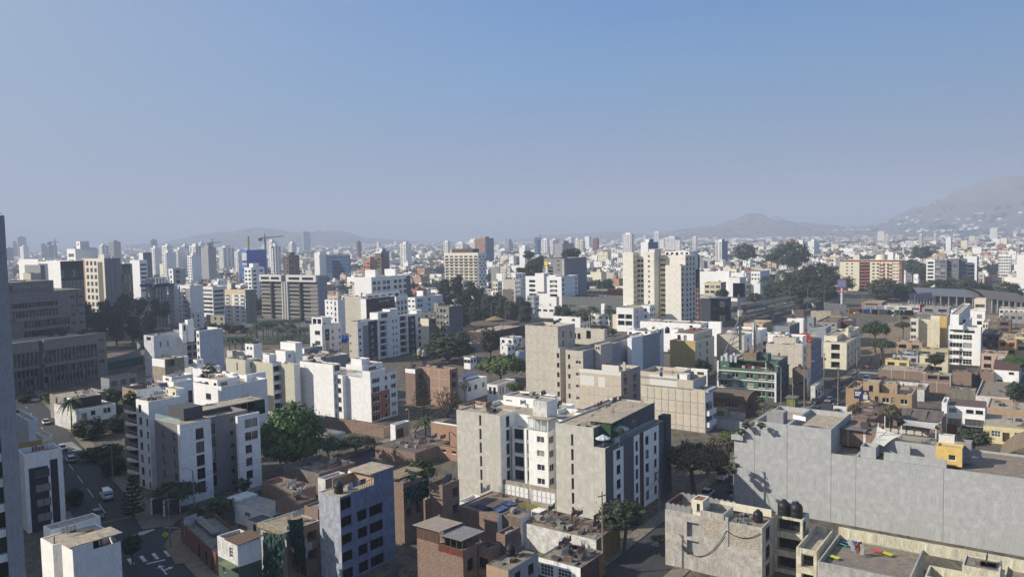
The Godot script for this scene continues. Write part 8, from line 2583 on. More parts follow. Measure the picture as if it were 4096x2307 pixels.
	for q in [[345,1265,110,400],[420,1250,100,420],[490,1240,120,430],[560,1255,110,420],[390,1310,110,385],[460,1300,110,390],[530,1305,100,395],[590,1290,90,405],[365,1350,80,372],[620,1230,70,470],[660,1240,60,470]]:
		var c := pt(q)
		tree("eucalyptus",c[0],c[1],c[2],c[3],"tall dark eucalyptus in the dense grove between the institute and the avenue",1.25,"eucalyptus grove by the institute")
	var k := 0
	for q in [[1778,1165,90,520],[1830,1150,90,540],[1880,1180,100,520],[1850,1225,110,480],[1920,1190,90,530],[1950,1240,100,500],[1795,1215,90,480],[1900,1265,100,465],[1990,1225,90,520],[2010,1265,90,490],[2050,1275,80,480],[2100,1280,90,470],[1960,1285,80,465],[2080,1245,70,520],[1850,1285,80,452],[2130,1265,70,500]]:
		var c := pt(q)
		tree("eucalyptus",c[0],c[1],c[2],c[3],"dark tall park tree in the grove below the chequered tower",1.2,"park grove below the chequered tower")
	for q in [[2130,1085,90,640],[2165,1045,60,700],[2115,1020,50,760],[2085,1090,60,640],[2140,1060,70,690],[2275,1018,60,700],[2295,1014,60,720]]:
		var c := pt(q)
		tree("dark",c[0],c[1],c[2],c[3],"dark round tree in the tree belt left of the grey hall",0.9,"tree belt by the grey hall")
	for q in [[3160,1022,170,850,"great dark spreading tree, largest of the right-hand city"],[3090,1030,60,800,"dark pine left of the great spreading tree"],[3262,1112,180,610,"broad dark tree mass left of the cream and red slab"],[3180,1125,110,600,"broad dark tree left of the broad mass"],[3330,1120,90,590,"dark tree touching the cream and red slab"],[3100,1165,110,545,"dark low tree row below the white halls"],[3160,1175,110,535,"dark low tree, middle of the row below the white halls"],[3230,1165,120,540,"dark low tree at the right of the row below the white halls"],[3300,1170,120,530,"dark low tree under the cream and red slab's left end"],[3195,1205,46,470,"single street tree beside the flyover"],[3544,1165,150,560,"wide dark tree in front of the cream and red slab"],[3620,1180,120,560,"wide dark tree between the slab and the market roof"],[3665,1085,110,800,"tall dark tree mass right of the cream and red slab"],[3640,1060,80,850,"dark tree peeping over the slab's right end"],[3690,1010,84,900,"dark dense tree standing high among far houses"],[3745,1178,120,590,"dark tree under the grey curved front"],[3850,1180,130,585,"dark tree row under the white-edged tower"],[3930,1178,90,590,"dark tree right of the row under the white-edged tower"],[4040,1180,110,560,"dark tree below the right-edge slab"],[2985,1010,110,900,"dark tree mass behind the white panelled tower"],[2890,1175,60,520,"tree behind the dark billboard"],[3020,1190,60,500,"dark tree between the billboard and the flyover"],[2890,1245,60,430,"shrubby tree in front of the dark cube building"],[2420,1145,90,600,"brown tree row on the far side of the parking deck"]]:
		var c := pt(q)
		tree("dark",c[0],c[1],c[2],c[3],q[4],0.75)
	# palms of the avenue and of the park
	k = 0
	for u in [1005,1030,1052,1072,1090,1108,1128,1146,1164,1180,1198,1216,1025,1064,1120,1170]:
		var g0 := V(-119.1,0,-397.9)
		var px := pt([u,1352 - (k % 4) * 8,10,390.0 + (k % 5) * 8.0])
		palm(V(px[0],0,px[2]),rng.randf_range(6.5,9.0),3.3,"palm in the avenue row in front of the grey banded office block","palms along the avenue")
		k += 1
	for u in [915,940,968,990]:
		var px := pt([u,1380,10,372.0])
		palm(V(px[0],0,px[2]),5.5,3.0,"low palm behind the pair of shaded white blocks","low palms behind the shaded blocks")
	for q in [[2330,1240,6],[2372,1230,8],[2352,1265,7],[2440,1238,9],[2460,1245,8],[2290,1248,6]]:
		var px := pt([q[0],q[1],10,440.0])
		palm(V(px[0],0,px[2]),px[1],4.5,"palm in front of the long grey shopping hall","palms by the shopping hall")
	for q in [[3125,1085],[3095,1100],[3180,1090],[3060,1110]]:
		var px := pt([q[0],q[1],10,580.0])
		palm(V(px[0],0,px[2]),px[1],5.0,"tall palm among the dark trees below the white halls","palms below the white halls")
	for q in [[870,1312,40],[900,1308,40],[935,1315,44],[960,1308,36],[845,1305,36],[925,1330,34],[980,1332,36]]:
		var c := pt([q[0],q[1],q[2],440.0])
		tree("dark",c[0],c[1],c[2],c[3],"small dark shrub tree on the avenue's green strip",0.8,"shrub trees on the avenue strip")
	for q in [[640,1328],[585,1340],[700,1330],[560,1345],[745,1328]]:
		var c := pt([q[0],q[1],60,400.0])
		tree("bush",c[0],c[1],c[2],c[3],"low dark hedge clump beside the avenue slip road",0.5,"hedge clumps by the slip road","bush")
	order_labels("eucalyptus grove by the institute","tall eucalyptus in the grove by the institute")
	order_labels("park grove below the chequered tower","dark park tree below the chequered tower")
	order_labels("pavement trees along the left avenue","dark pavement tree on the left avenue")
	order_labels("palms along the avenue","palm in front of the grey banded office")
	order_labels("tree belt by the grey hall","round tree left of the grey hall")
	order_labels("shrub trees on the avenue strip","shrub tree on the avenue strip")
	order_labels("palms by the shopping hall","palm before the grey shopping hall")
	order_labels("low palms behind the shaded blocks","low palm behind the shaded white blocks")
	order_labels("palms below the white halls","tall palm below the white halls")
	order_labels("hedge clumps by the slip road","hedge clump by the slip road")
	# plants on the institute's terrace and on roofs
	for q in [[60,1365],[100,1355],[140,1350],[200,1330],[330,1325],[250,1345]]:
		var c := pt([q[0],q[1],50,300.0])
		roof_plant(V(c[0],17.0,c[2]),2.2,"dark bush growing on the institute's terrace edge","bushes on the institute terrace")
	roof_plant(V(-79.99,17.04,-167),2.6,"dark bushy roof plant over the peach balconies","")
	roof_plant(V(-82.42,14.89,-215),2.2,"round roof plant on the flat roofs behind the long white block","")
	roof_plant(V(29.8,20.92,-238),1.5,"green and red plants on the concrete block's roof","")
	for u in [3545,3585,3625,3680,3710,3745]:
		roof_plant(pv(u,1716,143.5),0.7,"small potted shrub on the planted concrete terrace","potted shrubs on the concrete terrace")
	for q in [[2965,1730,143],[2985,1705,142],[3045,1705,140]]:
		roof_plant(pv(q[0],q[1],q[2]),0.9,"leafy pot plant on the grey wall's roof ledge","pot plants on the grey wall's ledge")
	roof_plant(V(17.89,16.9,-133),0.7,"leafy plant at the edge of the green terrace","")
	roof_plant(V(20.72,17.72,-136),0.6,"small plant under the green terrace's canopy","")
	roof_plant(V(38.96,7.55,-141),1.6,"ivy strip climbing the far corner of the grey wall","")


func pv(u: float,v: float,d: float) -> Vector3:
	# a point seen from the window in direction (u, v), d metres ahead
	var cam:Node3D = get_node("camera")
	var r := cam.transform.basis * V((u - 2048.0) / 3200.0,-(v - 1153.5) / 3200.0,-1.0)
	return cam.position + r * (d / -r.z)


func pt(q: Array) -> Array:
	var p := pv(q[0],q[1],q[3])
	return [p.x,p.y,p.z,q[2] * q[3] / 6400.0]


func roof_plant(at: Vector3,r: float,label: String,group: String):
	var o := thing("potted_plant",label,"plant",at,rng.randf() * TAU,group)
	var g := Geo.new()
	g.lathe(V(0,-r * 0.55,0),[Vector2(0,0),Vector2(r * 0.25,0),Vector2(r * 0.32,r * 0.35),Vector2(0,r * 0.36)],8)
	part("pot",g.mesh(),dy(0.5,0.36,0.28),o)
	var c := part("foliage",crown("bush",rng.randi() % 3),leaf_paint("bush"),o)
	c.position.y = r * 0.25
	c.scale = V(r,r * 0.7,r)


func far_trees(list: Array):
	var singles := 0
	var near_m := crown("far",1)
	var mm := MultiMesh.new()
	mm.transform_format = MultiMesh.TRANSFORM_3D
	mm.mesh = near_m
	var xs := []
	for q in list:
		var p:Vector3 = q[0]
		var st:float = q[1]
		var r := st * rng.randf_range(0.3,0.6)
		if blocked(p.x,p.z,r * 0.7):continue
		var h := rng.randf_range(4.0,7.5)
		if singles < 150 and -p.z < 1100:
			tree("far",p.x,h,p.z,minf(r,7.0),"dark tree among the far houses %s, %s" % [place_of(p),"nearest rows" if -p.z < 640 else ("middle rows" if -p.z < 780 else "farther rows")],0.8,"trees between the far houses")
			singles += 1
		else:
			var n := 1 if st < 30 else 3
			for k in n:
				var rr := minf(r,9.0) * rng.randf_range(0.7,1.1)
				var at := p + V(rng.randfn(),0,rng.randfn()) * (0.0 if k == 0 else st * 0.4)
				xs.append(Transform3D(Basis(Vector3.UP,rng.randf() * TAU).scaled(V(rr,rr * 0.8,rr)),at + V(0,ground_height(at.x,at.z) + h * 0.8,0)))
	mm.instance_count = xs.size()
	for i in xs.size():mm.set_instance_transform(i,xs[i])
	var o := MultiMeshInstance3D.new()
	o.name = "distant_trees"
	o.multimesh = mm
	o.material_override = leaf_paint("far")
	add_child(o)
	tag(o,"dark tree crowns scattered through the distant city","trees","","stuff")


# ---------------------------------------------------------------- vehicles, poles, signs, people
var car_bodies := {}

func car(kind: String,at: Vector3,turn: float,c: Color,label: String,group := "parked and passing cars"):
	var o := thing({"sedan":"car","wagon":"car","van":"van","pickup":"pickup_truck","suv":"car"}[kind],label,{"sedan":"car","wagon":"car","van":"van","pickup":"pickup truck","suv":"car"}[kind],at,turn,group)
	# side profile, front at +x: [x, half width, bottom, top]
	var hood := {"sedan":0.88,"wagon":0.92,"van":1.15,"pickup":1.08,"suv":1.02}[kind] as float
	var roof := {"sedan":1.42,"wagon":1.5,"van":2.0,"pickup":1.78,"suv":1.72}[kind] as float
	var l := {"sedan":4.4,"wagon":4.4,"van":4.5,"pickup":5.2,"suv":4.6}[kind] as float
	var cab := {"sedan":[-1.5,-0.95,0.45,1.15],"wagon":[-2.05,-1.85,0.4,1.1],"van":[-2.2,-2.15,1.05,1.75],"pickup":[-0.75,-0.6,0.75,1.3],"suv":[-2.1,-1.8,0.5,1.15]}[kind] as Array
	if not car_bodies.has(kind):
		var g := Geo.new()
		var w := 0.88
		var prof := [[-l / 2,0.62,hood * 0.72],[-l / 2 + 0.12,0.3,hood * 0.98],[-l / 2 + 0.9,0.26,hood],[l / 2 - 1.1,0.26,hood * 0.98],[l / 2 - 0.25,0.28,hood * 0.84],[l / 2,0.4,hood * 0.66]]
		for i in prof.size() - 1:
			var a:Array = prof[i]
			var b:Array = prof[i + 1]
			for sd in [-1.0,1.0]:
				var wa:float = w - (0.1 if i == 0 else 0.0)
				var wb:float = w - (0.12 if i == prof.size() - 2 else 0.0)
				var n := V(0,0.1,sd).normalized()
				g.quad(V(a[0],a[1],sd * wa),V(b[0],b[1],sd * wb),V(b[0],b[2] - 0.1,sd * wb),V(a[0],a[2] - 0.1,sd * wa),n)
				g.quad(V(a[0],a[2] - 0.1,sd * wa),V(b[0],b[2] - 0.1,sd * wb),V(b[0],b[2],sd * (wb - 0.12)),V(a[0],a[2],sd * (wa - 0.12)),V(0,0.7,sd * 0.7))
			g.quad(V(a[0],a[2],w - 0.12),V(b[0],b[2],w - 0.12),V(b[0],b[2],-w + 0.12),V(a[0],a[2],-w + 0.12),V(-(b[2] - a[2]),b[0] - a[0],0).normalized())
		g.quad(V(-l / 2,0.45,-w + 0.1),V(-l / 2,0.45,w - 0.1),V(-l / 2,hood * 0.72,w - 0.1),V(-l / 2,hood * 0.72,-w + 0.1),V(-1,0,0))
		g.quad(V(l / 2,0.4,w - 0.12),V(l / 2,0.4,-w + 0.12),V(l / 2,hood * 0.66,-w + 0.12),V(l / 2,hood * 0.66,w - 0.12),V(1,0,0))
		# roof sheet and pillars
		g.box(V(cab[1],roof - 0.06,-0.64),V(cab[2] - cab[1],0,0),V(0,0.06,0),V(0,0,1.28))
		if kind == "van":g.box(V(cab[1] - 0.03,hood - 0.05,-0.84),V(1.7,0,0),V(0,roof - hood - 0.02,0),V(0,0,1.68))
		if kind == "pickup":
			g.box(V(-l / 2 + 0.05,hood - 0.2,0.7),V(1.75,0,0),V(0,0.22,0),V(0,0,0.14))
			g.box(V(-l / 2 + 0.05,hood - 0.2,-0.84),V(1.75,0,0),V(0,0.22,0),V(0,0,0.14))
		var gg := Geo.new()
		var p := [V(cab[0],hood - 0.03,0.78),V(cab[3],hood - 0.03,0.78),V(cab[2],roof - 0.03,0.62),V(cab[1],roof - 0.03,0.62)]
		var m := []
		for e in p:m.append(V(e.x,e.y,-e.z))
		gg.quad(p[0],p[1],p[2],p[3],V(0,0.2,1).normalized())
		gg.quad(m[1],m[0],m[3],m[2],V(0,0.2,-1).normalized())
		gg.quad(p[1],m[1],m[2],p[2],V(0.6,0.6,0).normalized())
		gg.quad(m[0],p[0],p[3],m[3],V(-0.6,0.4,0).normalized())
		car_bodies[kind] = [g.mesh(),gg.mesh()]
	var pm := StandardMaterial3D.new()
	var key := "car " + c.to_html()
	if not paints.has(key):
		pm.resource_name = "car_paint"
		pm.albedo_color = c
		pm.roughness = 0.35
		pm.clearcoat_enabled = true
		pm.clearcoat = 0.8
		paints[key] = pm
	part("body",car_bodies[kind][0],paints[key],o)
	part("windows",car_bodies[kind][1],glass(0),o)
	if not window_meshes.has("wheel"):
		var g := Geo.new()
		g.tube(V(0,0,-0.1),V(0,0,0.1),0.33,0.33,14)
		window_meshes["wheel"] = g.mesh()
		g = Geo.new()
		g.cube(Vector3.ZERO,V(0.06,0.14,0.34))
		window_meshes["lamp"] = g.mesh()
	for sx in [-1.0,1.0]:
		for sz in [-1.0,1.0]:
			part("wheel",window_meshes["wheel"],fl(0.05,0.05,0.05),o).position = V(sx * l * 0.31,0.33,sz * 0.8)
			part("headlight" if sx > 0 else "tail_light",window_meshes["lamp"],paint("flat",Color(0.8,0.8,0.78) if sx > 0 else Color(0.4,0.05,0.04),0.2),o).position = V(sx * (l / 2 + 0.0),hood * 0.62,sz * 0.58)


func pole(at: Vector3,h: float,label: String,arm := 0.0,aim := 0.0,c := Color(0.55,0.54,0.52),group := "lamp and utility poles"):
	var o := thing("street_lamp" if arm > 0 else "utility_pole",label,"street lamp" if arm > 0 else "pole",at,0.0,group)
	var g := Geo.new()
	g.tube(Vector3.ZERO,V(0,h,0),0.17,0.1,8)
	part("pole",g.mesh(),paint("dirty",c),o)
	if arm > 0:
		g = Geo.new()
		var d := heading(aim)
		g.tube(V(0,h - 0.1,0),d * arm * 0.6 + V(0,h + 0.5,0),0.06,0.05,6)
		g.tube(d * arm * 0.6 + V(0,h + 0.5,0),d * arm + V(0,h + 0.55,0),0.05,0.05,6)
		part("arm",g.mesh(),metal(Color(0.6,0.6,0.6)),o)
		g = Geo.new()
		g.cube(d * (arm + 0.3) + V(0,h + 0.53,0),V(0.8,0.14,0.3),deg_to_rad(90 - aim))
		part("lamp_head",g.mesh(),fl(0.7,0.7,0.68),o)
	else:
		g = Geo.new()
		g.cube(V(0,h - 0.6,0),V(1.6,0.12,0.12),0.6)
		g.cube(V(0.2,h - 2.0,0.25),V(0.4,0.7,0.4),0.6)
		part("crossarm",g.mesh(),dy(0.35,0.33,0.31),o)


func street_things():
	var av := deg_to_rad(90.0 + 37.0)
	car("van",V(-81.3,0,-155.7),av,Color(0.82,0.82,0.82),"small white van with a black rear window driving away on the left avenue")
	car("wagon",V(-103.6,0,-183.4),av,Color(0.5,0.52,0.55),"grey estate car with a roof rack farther up the left avenue")
	car("sedan",V(-77.4,0,-144.7),av + PI,Color(0.05,0.055,0.07),"black car on the left avenue behind the sunlit white house's roof")
	car("sedan",V(-111.6,0,-193.9),av,Color(0.55,0.57,0.6),"silver car at the kerb by the far zebra crossing")
	car("sedan",V(-132.6,0,-223.4),av,Color(0.75,0.75,0.74),"pale car parked by the white wall below the institute")
	var cs := deg_to_rad(90.0 - 30.0)
	car("sedan",V(-32.8,0,-189.7),cs,Color(0.15,0.17,0.21),"dark car parked on the cross street behind the big round tree")
	car("sedan",V(-27.2,0,-191.6),cs,Color(0.75,0.6,0.1),"yellow taxi partly hidden by tin roofs on the cross street")
	var rs := deg_to_rad(90.0 - 34.0)
	car("pickup",V(42.6,0,-160.7),rs + PI,Color(0.85,0.85,0.85),"white pickup truck coming down the right-hand street")
	car("sedan",V(36.3,0,-149.5),rs + PI,Color(0.6,0.63,0.67),"silver saloon with a sunroof on the right-hand street")
	car("sedan",V(42.2,0,-152.2),rs,Color(0.1,0.11,0.13),"dark car at the kerb along the grey wall, upper one")
	car("sedan",V(40.4,0,-145.7),rs,Color(0.13,0.13,0.16),"dark car at the kerb along the grey wall, lower one")
	car("suv",V(83.2,0,-217.6),rs + PI,Color(0.12,0.13,0.13),"dark off-road car with a roof rack at the street end below the tan house")
	car("van",V(91.1,0,-237.3),rs + PI,Color(0.78,0.79,0.8),"white van parked on the left kerb of the right-hand street")
	car("sedan",V(87.6,0,-230.4),rs + PI,Color(0.14,0.15,0.18),"black car parked in front of the white van")
	car("sedan",V(92.5,0,-232.1),rs + PI,Color(0.42,0.42,0.43),"grey car beside the parked white van")
	car("sedan",V(93.1,0,-227.8),rs + PI,Color(0.16,0.16,0.18),"dark car half hidden by the utility pole")
	car("suv",V(117.3,0,-263.3),rs + PI,Color(0.8,0.82,0.84),"white car waiting at the corner by the brick wall")
	var mv := deg_to_rad(0)
	for q in [[3430,1256,0.85,"white car on the far avenue in front of the yellow hoarding"],[3585,1266,0.75,"pale car passing the shop hoardings on the far avenue"],[3620,1275,0.12,"dark car on the far avenue by the hoardings"],[3000,1232,0.7,"pale car on the flyover"],[1045,1297,0.82,"white off-road car on the avenue before the grey banded office block"],[1000,1300,0.3,"grey car with green load on the avenue"],[1120,1300,0.75,"white van-like car on the avenue, right of the off-road car"],[1165,1296,0.2,"dark car on the avenue below the grey banded office"],[815,1303,0.82,"white car below the narrow white apartment block"],[880,1300,0.5,"grey car under the dark cream arched house"],[606,1285,0.8,"white minibus on the slip road beside the grove"],[663,1284,0.8,"white car on the slip road near the narrow white block"],[580,1302,0.8,"white bus-like van nearer on the slip road"],[690,1302,0.75,"silver car below the narrow white block"],[1235,1294,0.3,"dark grey car at the right of the avenue row"],[760,1300,0.7,"pale car beside the corner house on the avenue"],[1780,1455,0.82,"white car parked under the huge dark tree"],[1842,1458,0.2,"red car parked under the huge dark tree"],[2090,1474,0.82,"white car beside the sunlit light green tree"],[1898,1378,0.8,"white car glimpsed right of the huge dark tree"],[1920,1290,0.8,"white car on the park road left of the pavilion's cone"],[2012,1288,0.7,"pale car on the park road right of the pavilion's cone"]]:
		var c := Color(q[2],q[2],q[2])
		if q[3].begins_with("red"):c = Color(0.5,0.06,0.06)
		var d:float = 50.0 * 3200.0 / (q[1] - 948.0 + 0.02 * (q[0] - 2048.0))
		var p := pv(q[0],q[1],d)
		p.y = 0.0
		if q[3].ends_with("flyover"):p.y = 7.6
		car("suv" if int(q[0]) % 2 else "sedan",p,mv + 0.3,c,q[3])
	# poles and lamps
	pole(V(-57.3,0,-129.1),8.0,"pale concrete pole beside the yellow pedestrian sign at the crossing")
	pole(V(-83.3,0,-162.5),8.5,"grey lamp post by the umbrella tree on the left avenue",1.6,200)
	pole(V(-58.6,0,-142.7),9.0,"lamp post in front of the white wing of the grey block",1.4,250)
	pole(V(-88.3,0,-153.5),8.0,"dark utility pole before the navy panelled block")
	pole(V(-25.3,0,-189.6),9.0,"pale lamp post beside the low tin roofs left of the middle block",0.8,200)
	pole(V(12.6,0,-115.1),12.5,"dark utility pole with cables at the patched dirt roof's corner")
	pole(V(24.8,0,-136.1),9.5,"thin pale pole by the dark round tree at the corner")
	pole(V(39,0,-140.4),10.5,"utility pole with insulators along the grey wall")
	pole(V(75.9,0,-224.7),11.5,"tall lamp post right of the green building",0.8,300)
	pole(V(78.2,0,-221.8),9.0,"pale post beside the kiosk right of the green building")
	pole(V(81.9,0,-223.1),13.0,"street lamp with a long arm over the right-hand street",2.2,90)
	pole(V(97.4,0,-248.4),12.0,"pole between the shop row and the right-hand street")
	pole(V(91.1,0,-222.3),12.0,"utility pole left of the tan house's poster")
	pole(V(112,0,-258.4),12.0,"pole by the small dark tree on the right street")
	pole(V(181.4,0,-372.6),14.0,"tall pole at the left of the cream block",0.0)
	pole(V(148.1,0,-317.4),11.0,"pair pole beside the yellow low house, left one")
	pole(V(161.2,0,-337.2),13.0,"pair pole beside the yellow low house, right one")
	pole(V(228,0,-451),14.0,"tall pole by the pink poster on the far avenue")
	pole(V(201,0,-456.4),14.0,"pole in front of the yellow hoarding")
	pole(V(241.8,0,-455.4),14.0,"pole right of the blue poster on the far avenue")
	pole(V(245.4,0,-409),14.0,"pole behind the bright white six-storey house")
	pole(V(251.2,0,-396.6),14.0,"pole at the right edge by the market halls")
	pole(V(-212.1,0,-478.8),13.0,"pole standing on the slip road, right one")
	pole(V(-218.9,0,-477.4),13.0,"pole standing on the slip road, left one")
	pole(V(-152.4,0,-453.1),17.0,"tall lamp post before the orange striped building",1.4,90)
	pole(V(-175.8,0,-464.6),17.0,"tall lamp post before the dark cream arched house",1.4,270)
	pole(V(-119.9,0,-447.5),17.0,"tall lamp post before the grey banded office's right end",1.4,90)
	for q in [[1966,1310,"tall lamp post among the park trees, left one"],[2022,1305,"tall lamp post among the park trees, right one"],[2132,1330,"lamp post left of the white walled house"],[3048,1235,"lamp post on the flyover's left part"],[3042,1275,"lamp post under the flyover"],[3160,1235,"lamp post with a long arm behind the flyover"],[3232,1235,"lamp post at the flyover's right end"],[3298,1235,"lamp post left of the red billboard"],[2010,1560,"pale post left of the concrete block, shorter"],[2038,1565,"pale post left of the concrete block, taller"],[1955,1540,"thin post in front of the sunlit light green tree"]]:
		pole(ground_at(q[0],q[1]),14.0 if q[1] < 1400 else 9.0,q[2],1.4 if q[1] < 1400 else 0.0,60)
	# pedestrian sign
	var sg := thing("pedestrian_sign","yellow diamond pedestrian crossing sign with a black walking figure","road sign",V(-57.3,0,-127.6))
	var g := Geo.new()
	g.tube(Vector3.ZERO,V(0,2.6,0),0.04,0.04,6)
	part("post",g.mesh(),metal(Color(0.4,0.4,0.4)),sg)
	g = Geo.new()
	var nn := V(0.35,0.1,0.93).normalized()
	var ux := V(0.93,0,-0.35).normalized()
	g.box(V(0,2.35,0.06),(ux + Vector3.UP) * 0.5,(Vector3.UP - ux) * 0.5,nn * 0.03)
	part("plate",g.mesh(),fl(0.72,0.78,0.08),sg)
	g = Geo.new()
	var ct := V(0,2.85,0.06) + nn * 0.045
	for q in [[Vector2(0,0.24),Vector2(0,0.16),0.05],[Vector2(0,0.15),Vector2(0.0,-0.06),0.05],[Vector2(0,-0.06),Vector2(-0.12,-0.3),0.03],[Vector2(0,-0.06),Vector2(0.12,-0.28),0.03],[Vector2(0,0.12),Vector2(-0.13,-0.02),0.025],[Vector2(0,0.12),Vector2(0.13,0.0),0.025]]:
		g.tube(ct + ux * q[0].x + Vector3.UP * q[0].y,ct + ux * q[1].x + Vector3.UP * q[1].y,q[2],q[2],6)
	part("walking_figure",g.mesh(),BLACK,sg)
	# boards
	billboard(V(0,50,0) if false else V(90.56,7.29,-206),3.6,2.4,"poster with a figure in a pale shirt on dark blue, on the tan house corner",Color(0.14,0.15,0.32),Color(0.72,0.72,0.75),Color(0.7,0.55,0.45),125,0.0)
	billboard(V(82.74,4.26,-199),4.4,3.2,"white poster with a blue-shirted figure on the fence below the tan house",Color(0.78,0.79,0.8),Color(0.1,0.25,0.6),Color(0.7,0.5,0.4),125,2.6)
	mast_board(V(125.26,18.4,-440),6.4,7.6,"big dark grey billboard seen from behind on a tall white mast",pl(0.2,0.2,0.21),125)
	mast_board(V(215.32,14.9,-520),6.0,7.6,"red framed billboard with a blue picture on a white mast beside the cream slab",fl(0.42,0.12,0.14),125)
	# hoardings of the shops along the far avenue
	var ho := [[3396,3440,Color(0.75,0.5,0.08),"ochre yellow shop hoarding at the left of the far row"],[3440,3455,Color(0.13,0.12,0.12),"narrow dark doorway board right of the yellow hoarding"],[3455,3482,Color(0.2,0.5,0.7),"bright blue poster in the hoarding row"],[3488,3516,Color(0.16,0.16,0.32),"dark purple poster in the hoarding row"],[3516,3550,Color(0.55,0.56,0.57),"pale grey board in the hoarding row"],[3552,3568,Color(0.1,0.1,0.1),"black gap board in the hoarding row"],[3580,3600,Color(0.2,0.62,0.15),"bright green poster in the hoarding row"],[3600,3616,Color(0.12,0.2,0.12),"dark green poster half in the hoarding row"],[3620,3655,Color(0.09,0.09,0.1),"black shopfront right of the green posters"],[3682,3699,Color(0.75,0.16,0.28),"pink-red upright poster with white lettering blocks"],[3712,3742,Color(0.2,0.5,0.68),"light blue poster right of the pink-red one"]]
	for q in ho:
		var v0 := lerpf(1252,1262,(q[0] - 3396.0) / 340.0)
		var a := ground_at(q[0],v0 + 2.0)
		var b := ground_at(q[1],v0 + 2.5)
		var h := 3.0
		if q[0] == 3682:h = 6.5
		var o := thing("shop_hoarding",q[3],"hoarding",a)
		g = Geo.new()
		g.box(Vector3.ZERO,V(b.x - a.x,0,b.z - a.z),V(0,h,0),V(0.1,0,0.2) * -1)
		part("board",g.mesh(),paint("flat",q[2]),o)
		g = Geo.new()
		for k in 3:
			g.box(V((b.x - a.x) * (0.15 + 0.22 * k),h * (0.3 + 0.14 * k),0.02),V(b.x - a.x,0,b.z - a.z) * 0.3,V(0,h * 0.09,0),V(0,0,0.04))
		part("print",g.mesh(),paint("flat",Color(0.8,0.8,0.8) if q[2].v > 0.2 else Color(0.3,0.3,0.32)),o)
	g = Geo.new()
	var c0 := ground_at(3396,1258)
	var c1 := ground_at(3700,1268)
	g.box(V(c0.x,0,c0.z + 3),V(c1.x - c0.x,0,c1.z - c0.z),V(0,0.7,0),V(0,0,0.5))
	tag(part("barrier",g.mesh(),fl(0.72,0.52,0.12)),"long yellow roadside barrier in front of the shop hoardings","barrier")
	# white guard wall along the avenue on the left, white poster fence on the right
	g = Geo.new()
	c0 = ground_at(795,1309)
	c1 = ground_at(1290,1306)
	g.box(c0,c1 - c0,V(0,2.0,0),V(0,0,0.4))
	tag(part("guard_wall",g.mesh(),dy(0.74,0.73,0.7)),"long white guard wall along the avenue behind the palms","wall")
	g = Geo.new()
	c0 = ground_at(560,1322)
	c1 = ground_at(680,1318)
	g.box(c0,c1 - c0,V(0,1.6,0),V(0,0,0.4))
	tag(part("guard_wall",g.mesh(),dy(0.76,0.76,0.73)),"short white guard wall beside the slip road and grove","wall")
	g = Geo.new()
	c0 = ground_at(3298,1240)
	c1 = ground_at(3386,1250)
	g.box(c0,c1 - c0,V(0,5.0,0),V(0,0,0.4))
	tag(part("poster_fence",g.mesh(),dy(0.8,0.79,0.79)),"tall white printed fence left of the yellow hoarding","fence")
	bridge()
	water_mast(V(-3.5,0,-564.2),"thin mast with a lattice drum top in front of the park trees")
	# traffic kerbs at the crossing
	g = Geo.new()
	for i in 9:
		var a0 := -0.3 + i * 0.22
		var p := V(-61.9,0,-134.4) + V(cos(a0) * 5.0,0,-sin(a0) * 4.0)
		var q := V(-61.9,0,-134.4) + V(cos(a0 + 0.22) * 5.0,0,-sin(a0 + 0.22) * 4.0)
		g.box(p,q - p,V(0,0.16,0),V(0.2,0,0.2))
	tag(part("kerb",g.mesh(),CONC),"curved concrete kerb at the crossing corner","kerb")
	g = Geo.new()
	var corner := PackedVector2Array()
	for q in [V(-58.6,0,-129.7),V(-59.8,0,-136),V(-56.8,0,-140.7),V(-51.4,0,-122.8),V(-53.4,0,-121.9)]:corner.append(Vector2(q.x,q.z))
	g.polygon(corner,0.15)
	struct("pavement",g,rf(0.52,0.46,0.39))
	g = Geo.new()
	corner = PackedVector2Array()
	for q in [V(-65.7,0,-137.5),V(-61.1,0,-139.1),V(-62.4,0,-145.6),V(-68.5,0,-146.6),V(-76.1,0,-152.7)]:corner.append(Vector2(q.x,q.z))
	g.polygon(corner,0.14)
	struct("pavement",g,rf(0.47,0.44,0.41))
	g = Geo.new()
	g.cube(V(-72.1,0,-147.5) + V(0,0.2,0),V(3.2,0.4,3.2),0.6)
	tag(part("planter_box",g.mesh(),paint("soil",Color(0.3,0.24,0.18))),"square planter bed under the small araucaria pine","planter")
	# white garage frames by the crossing
	for k in 2:
		var o := thing("garage_gate",["left","right"][k] + " white framed garage gate at the foot of the grey block","gate",[V(-67.7,0,-145),V(-64.9,0,-144)][k],deg_to_rad(52),"white garage gates")
		g = Geo.new()
		g.box(V(0,0,0),V(0.25,0,0),V(0,2.9,0),V(0,0,0.25))
		g.box(V(3.0,0,0),V(0.25,0,0),V(0,2.9,0),V(0,0,0.25))
		g.box(V(0,2.9,0),V(3.25,0,0),V(0,0.3,0),V(0,0,0.25))
		part("frame",g.mesh(),WHITE,o)
		g = Geo.new()
		g.box(V(0.25,0,0.05),V(2.75,0,0),V(0,2.9,0),V(0,0,0.08))
		part("door",g.mesh(),metal(Color(0.35,0.36,0.38)),o)


func ground_at(u: float,v: float) -> Vector3:
	var p := pv(u,v,100.0)
	var c := V(0,50,0)
	var d := p - c
	return c + d * (-50.0 / d.y)


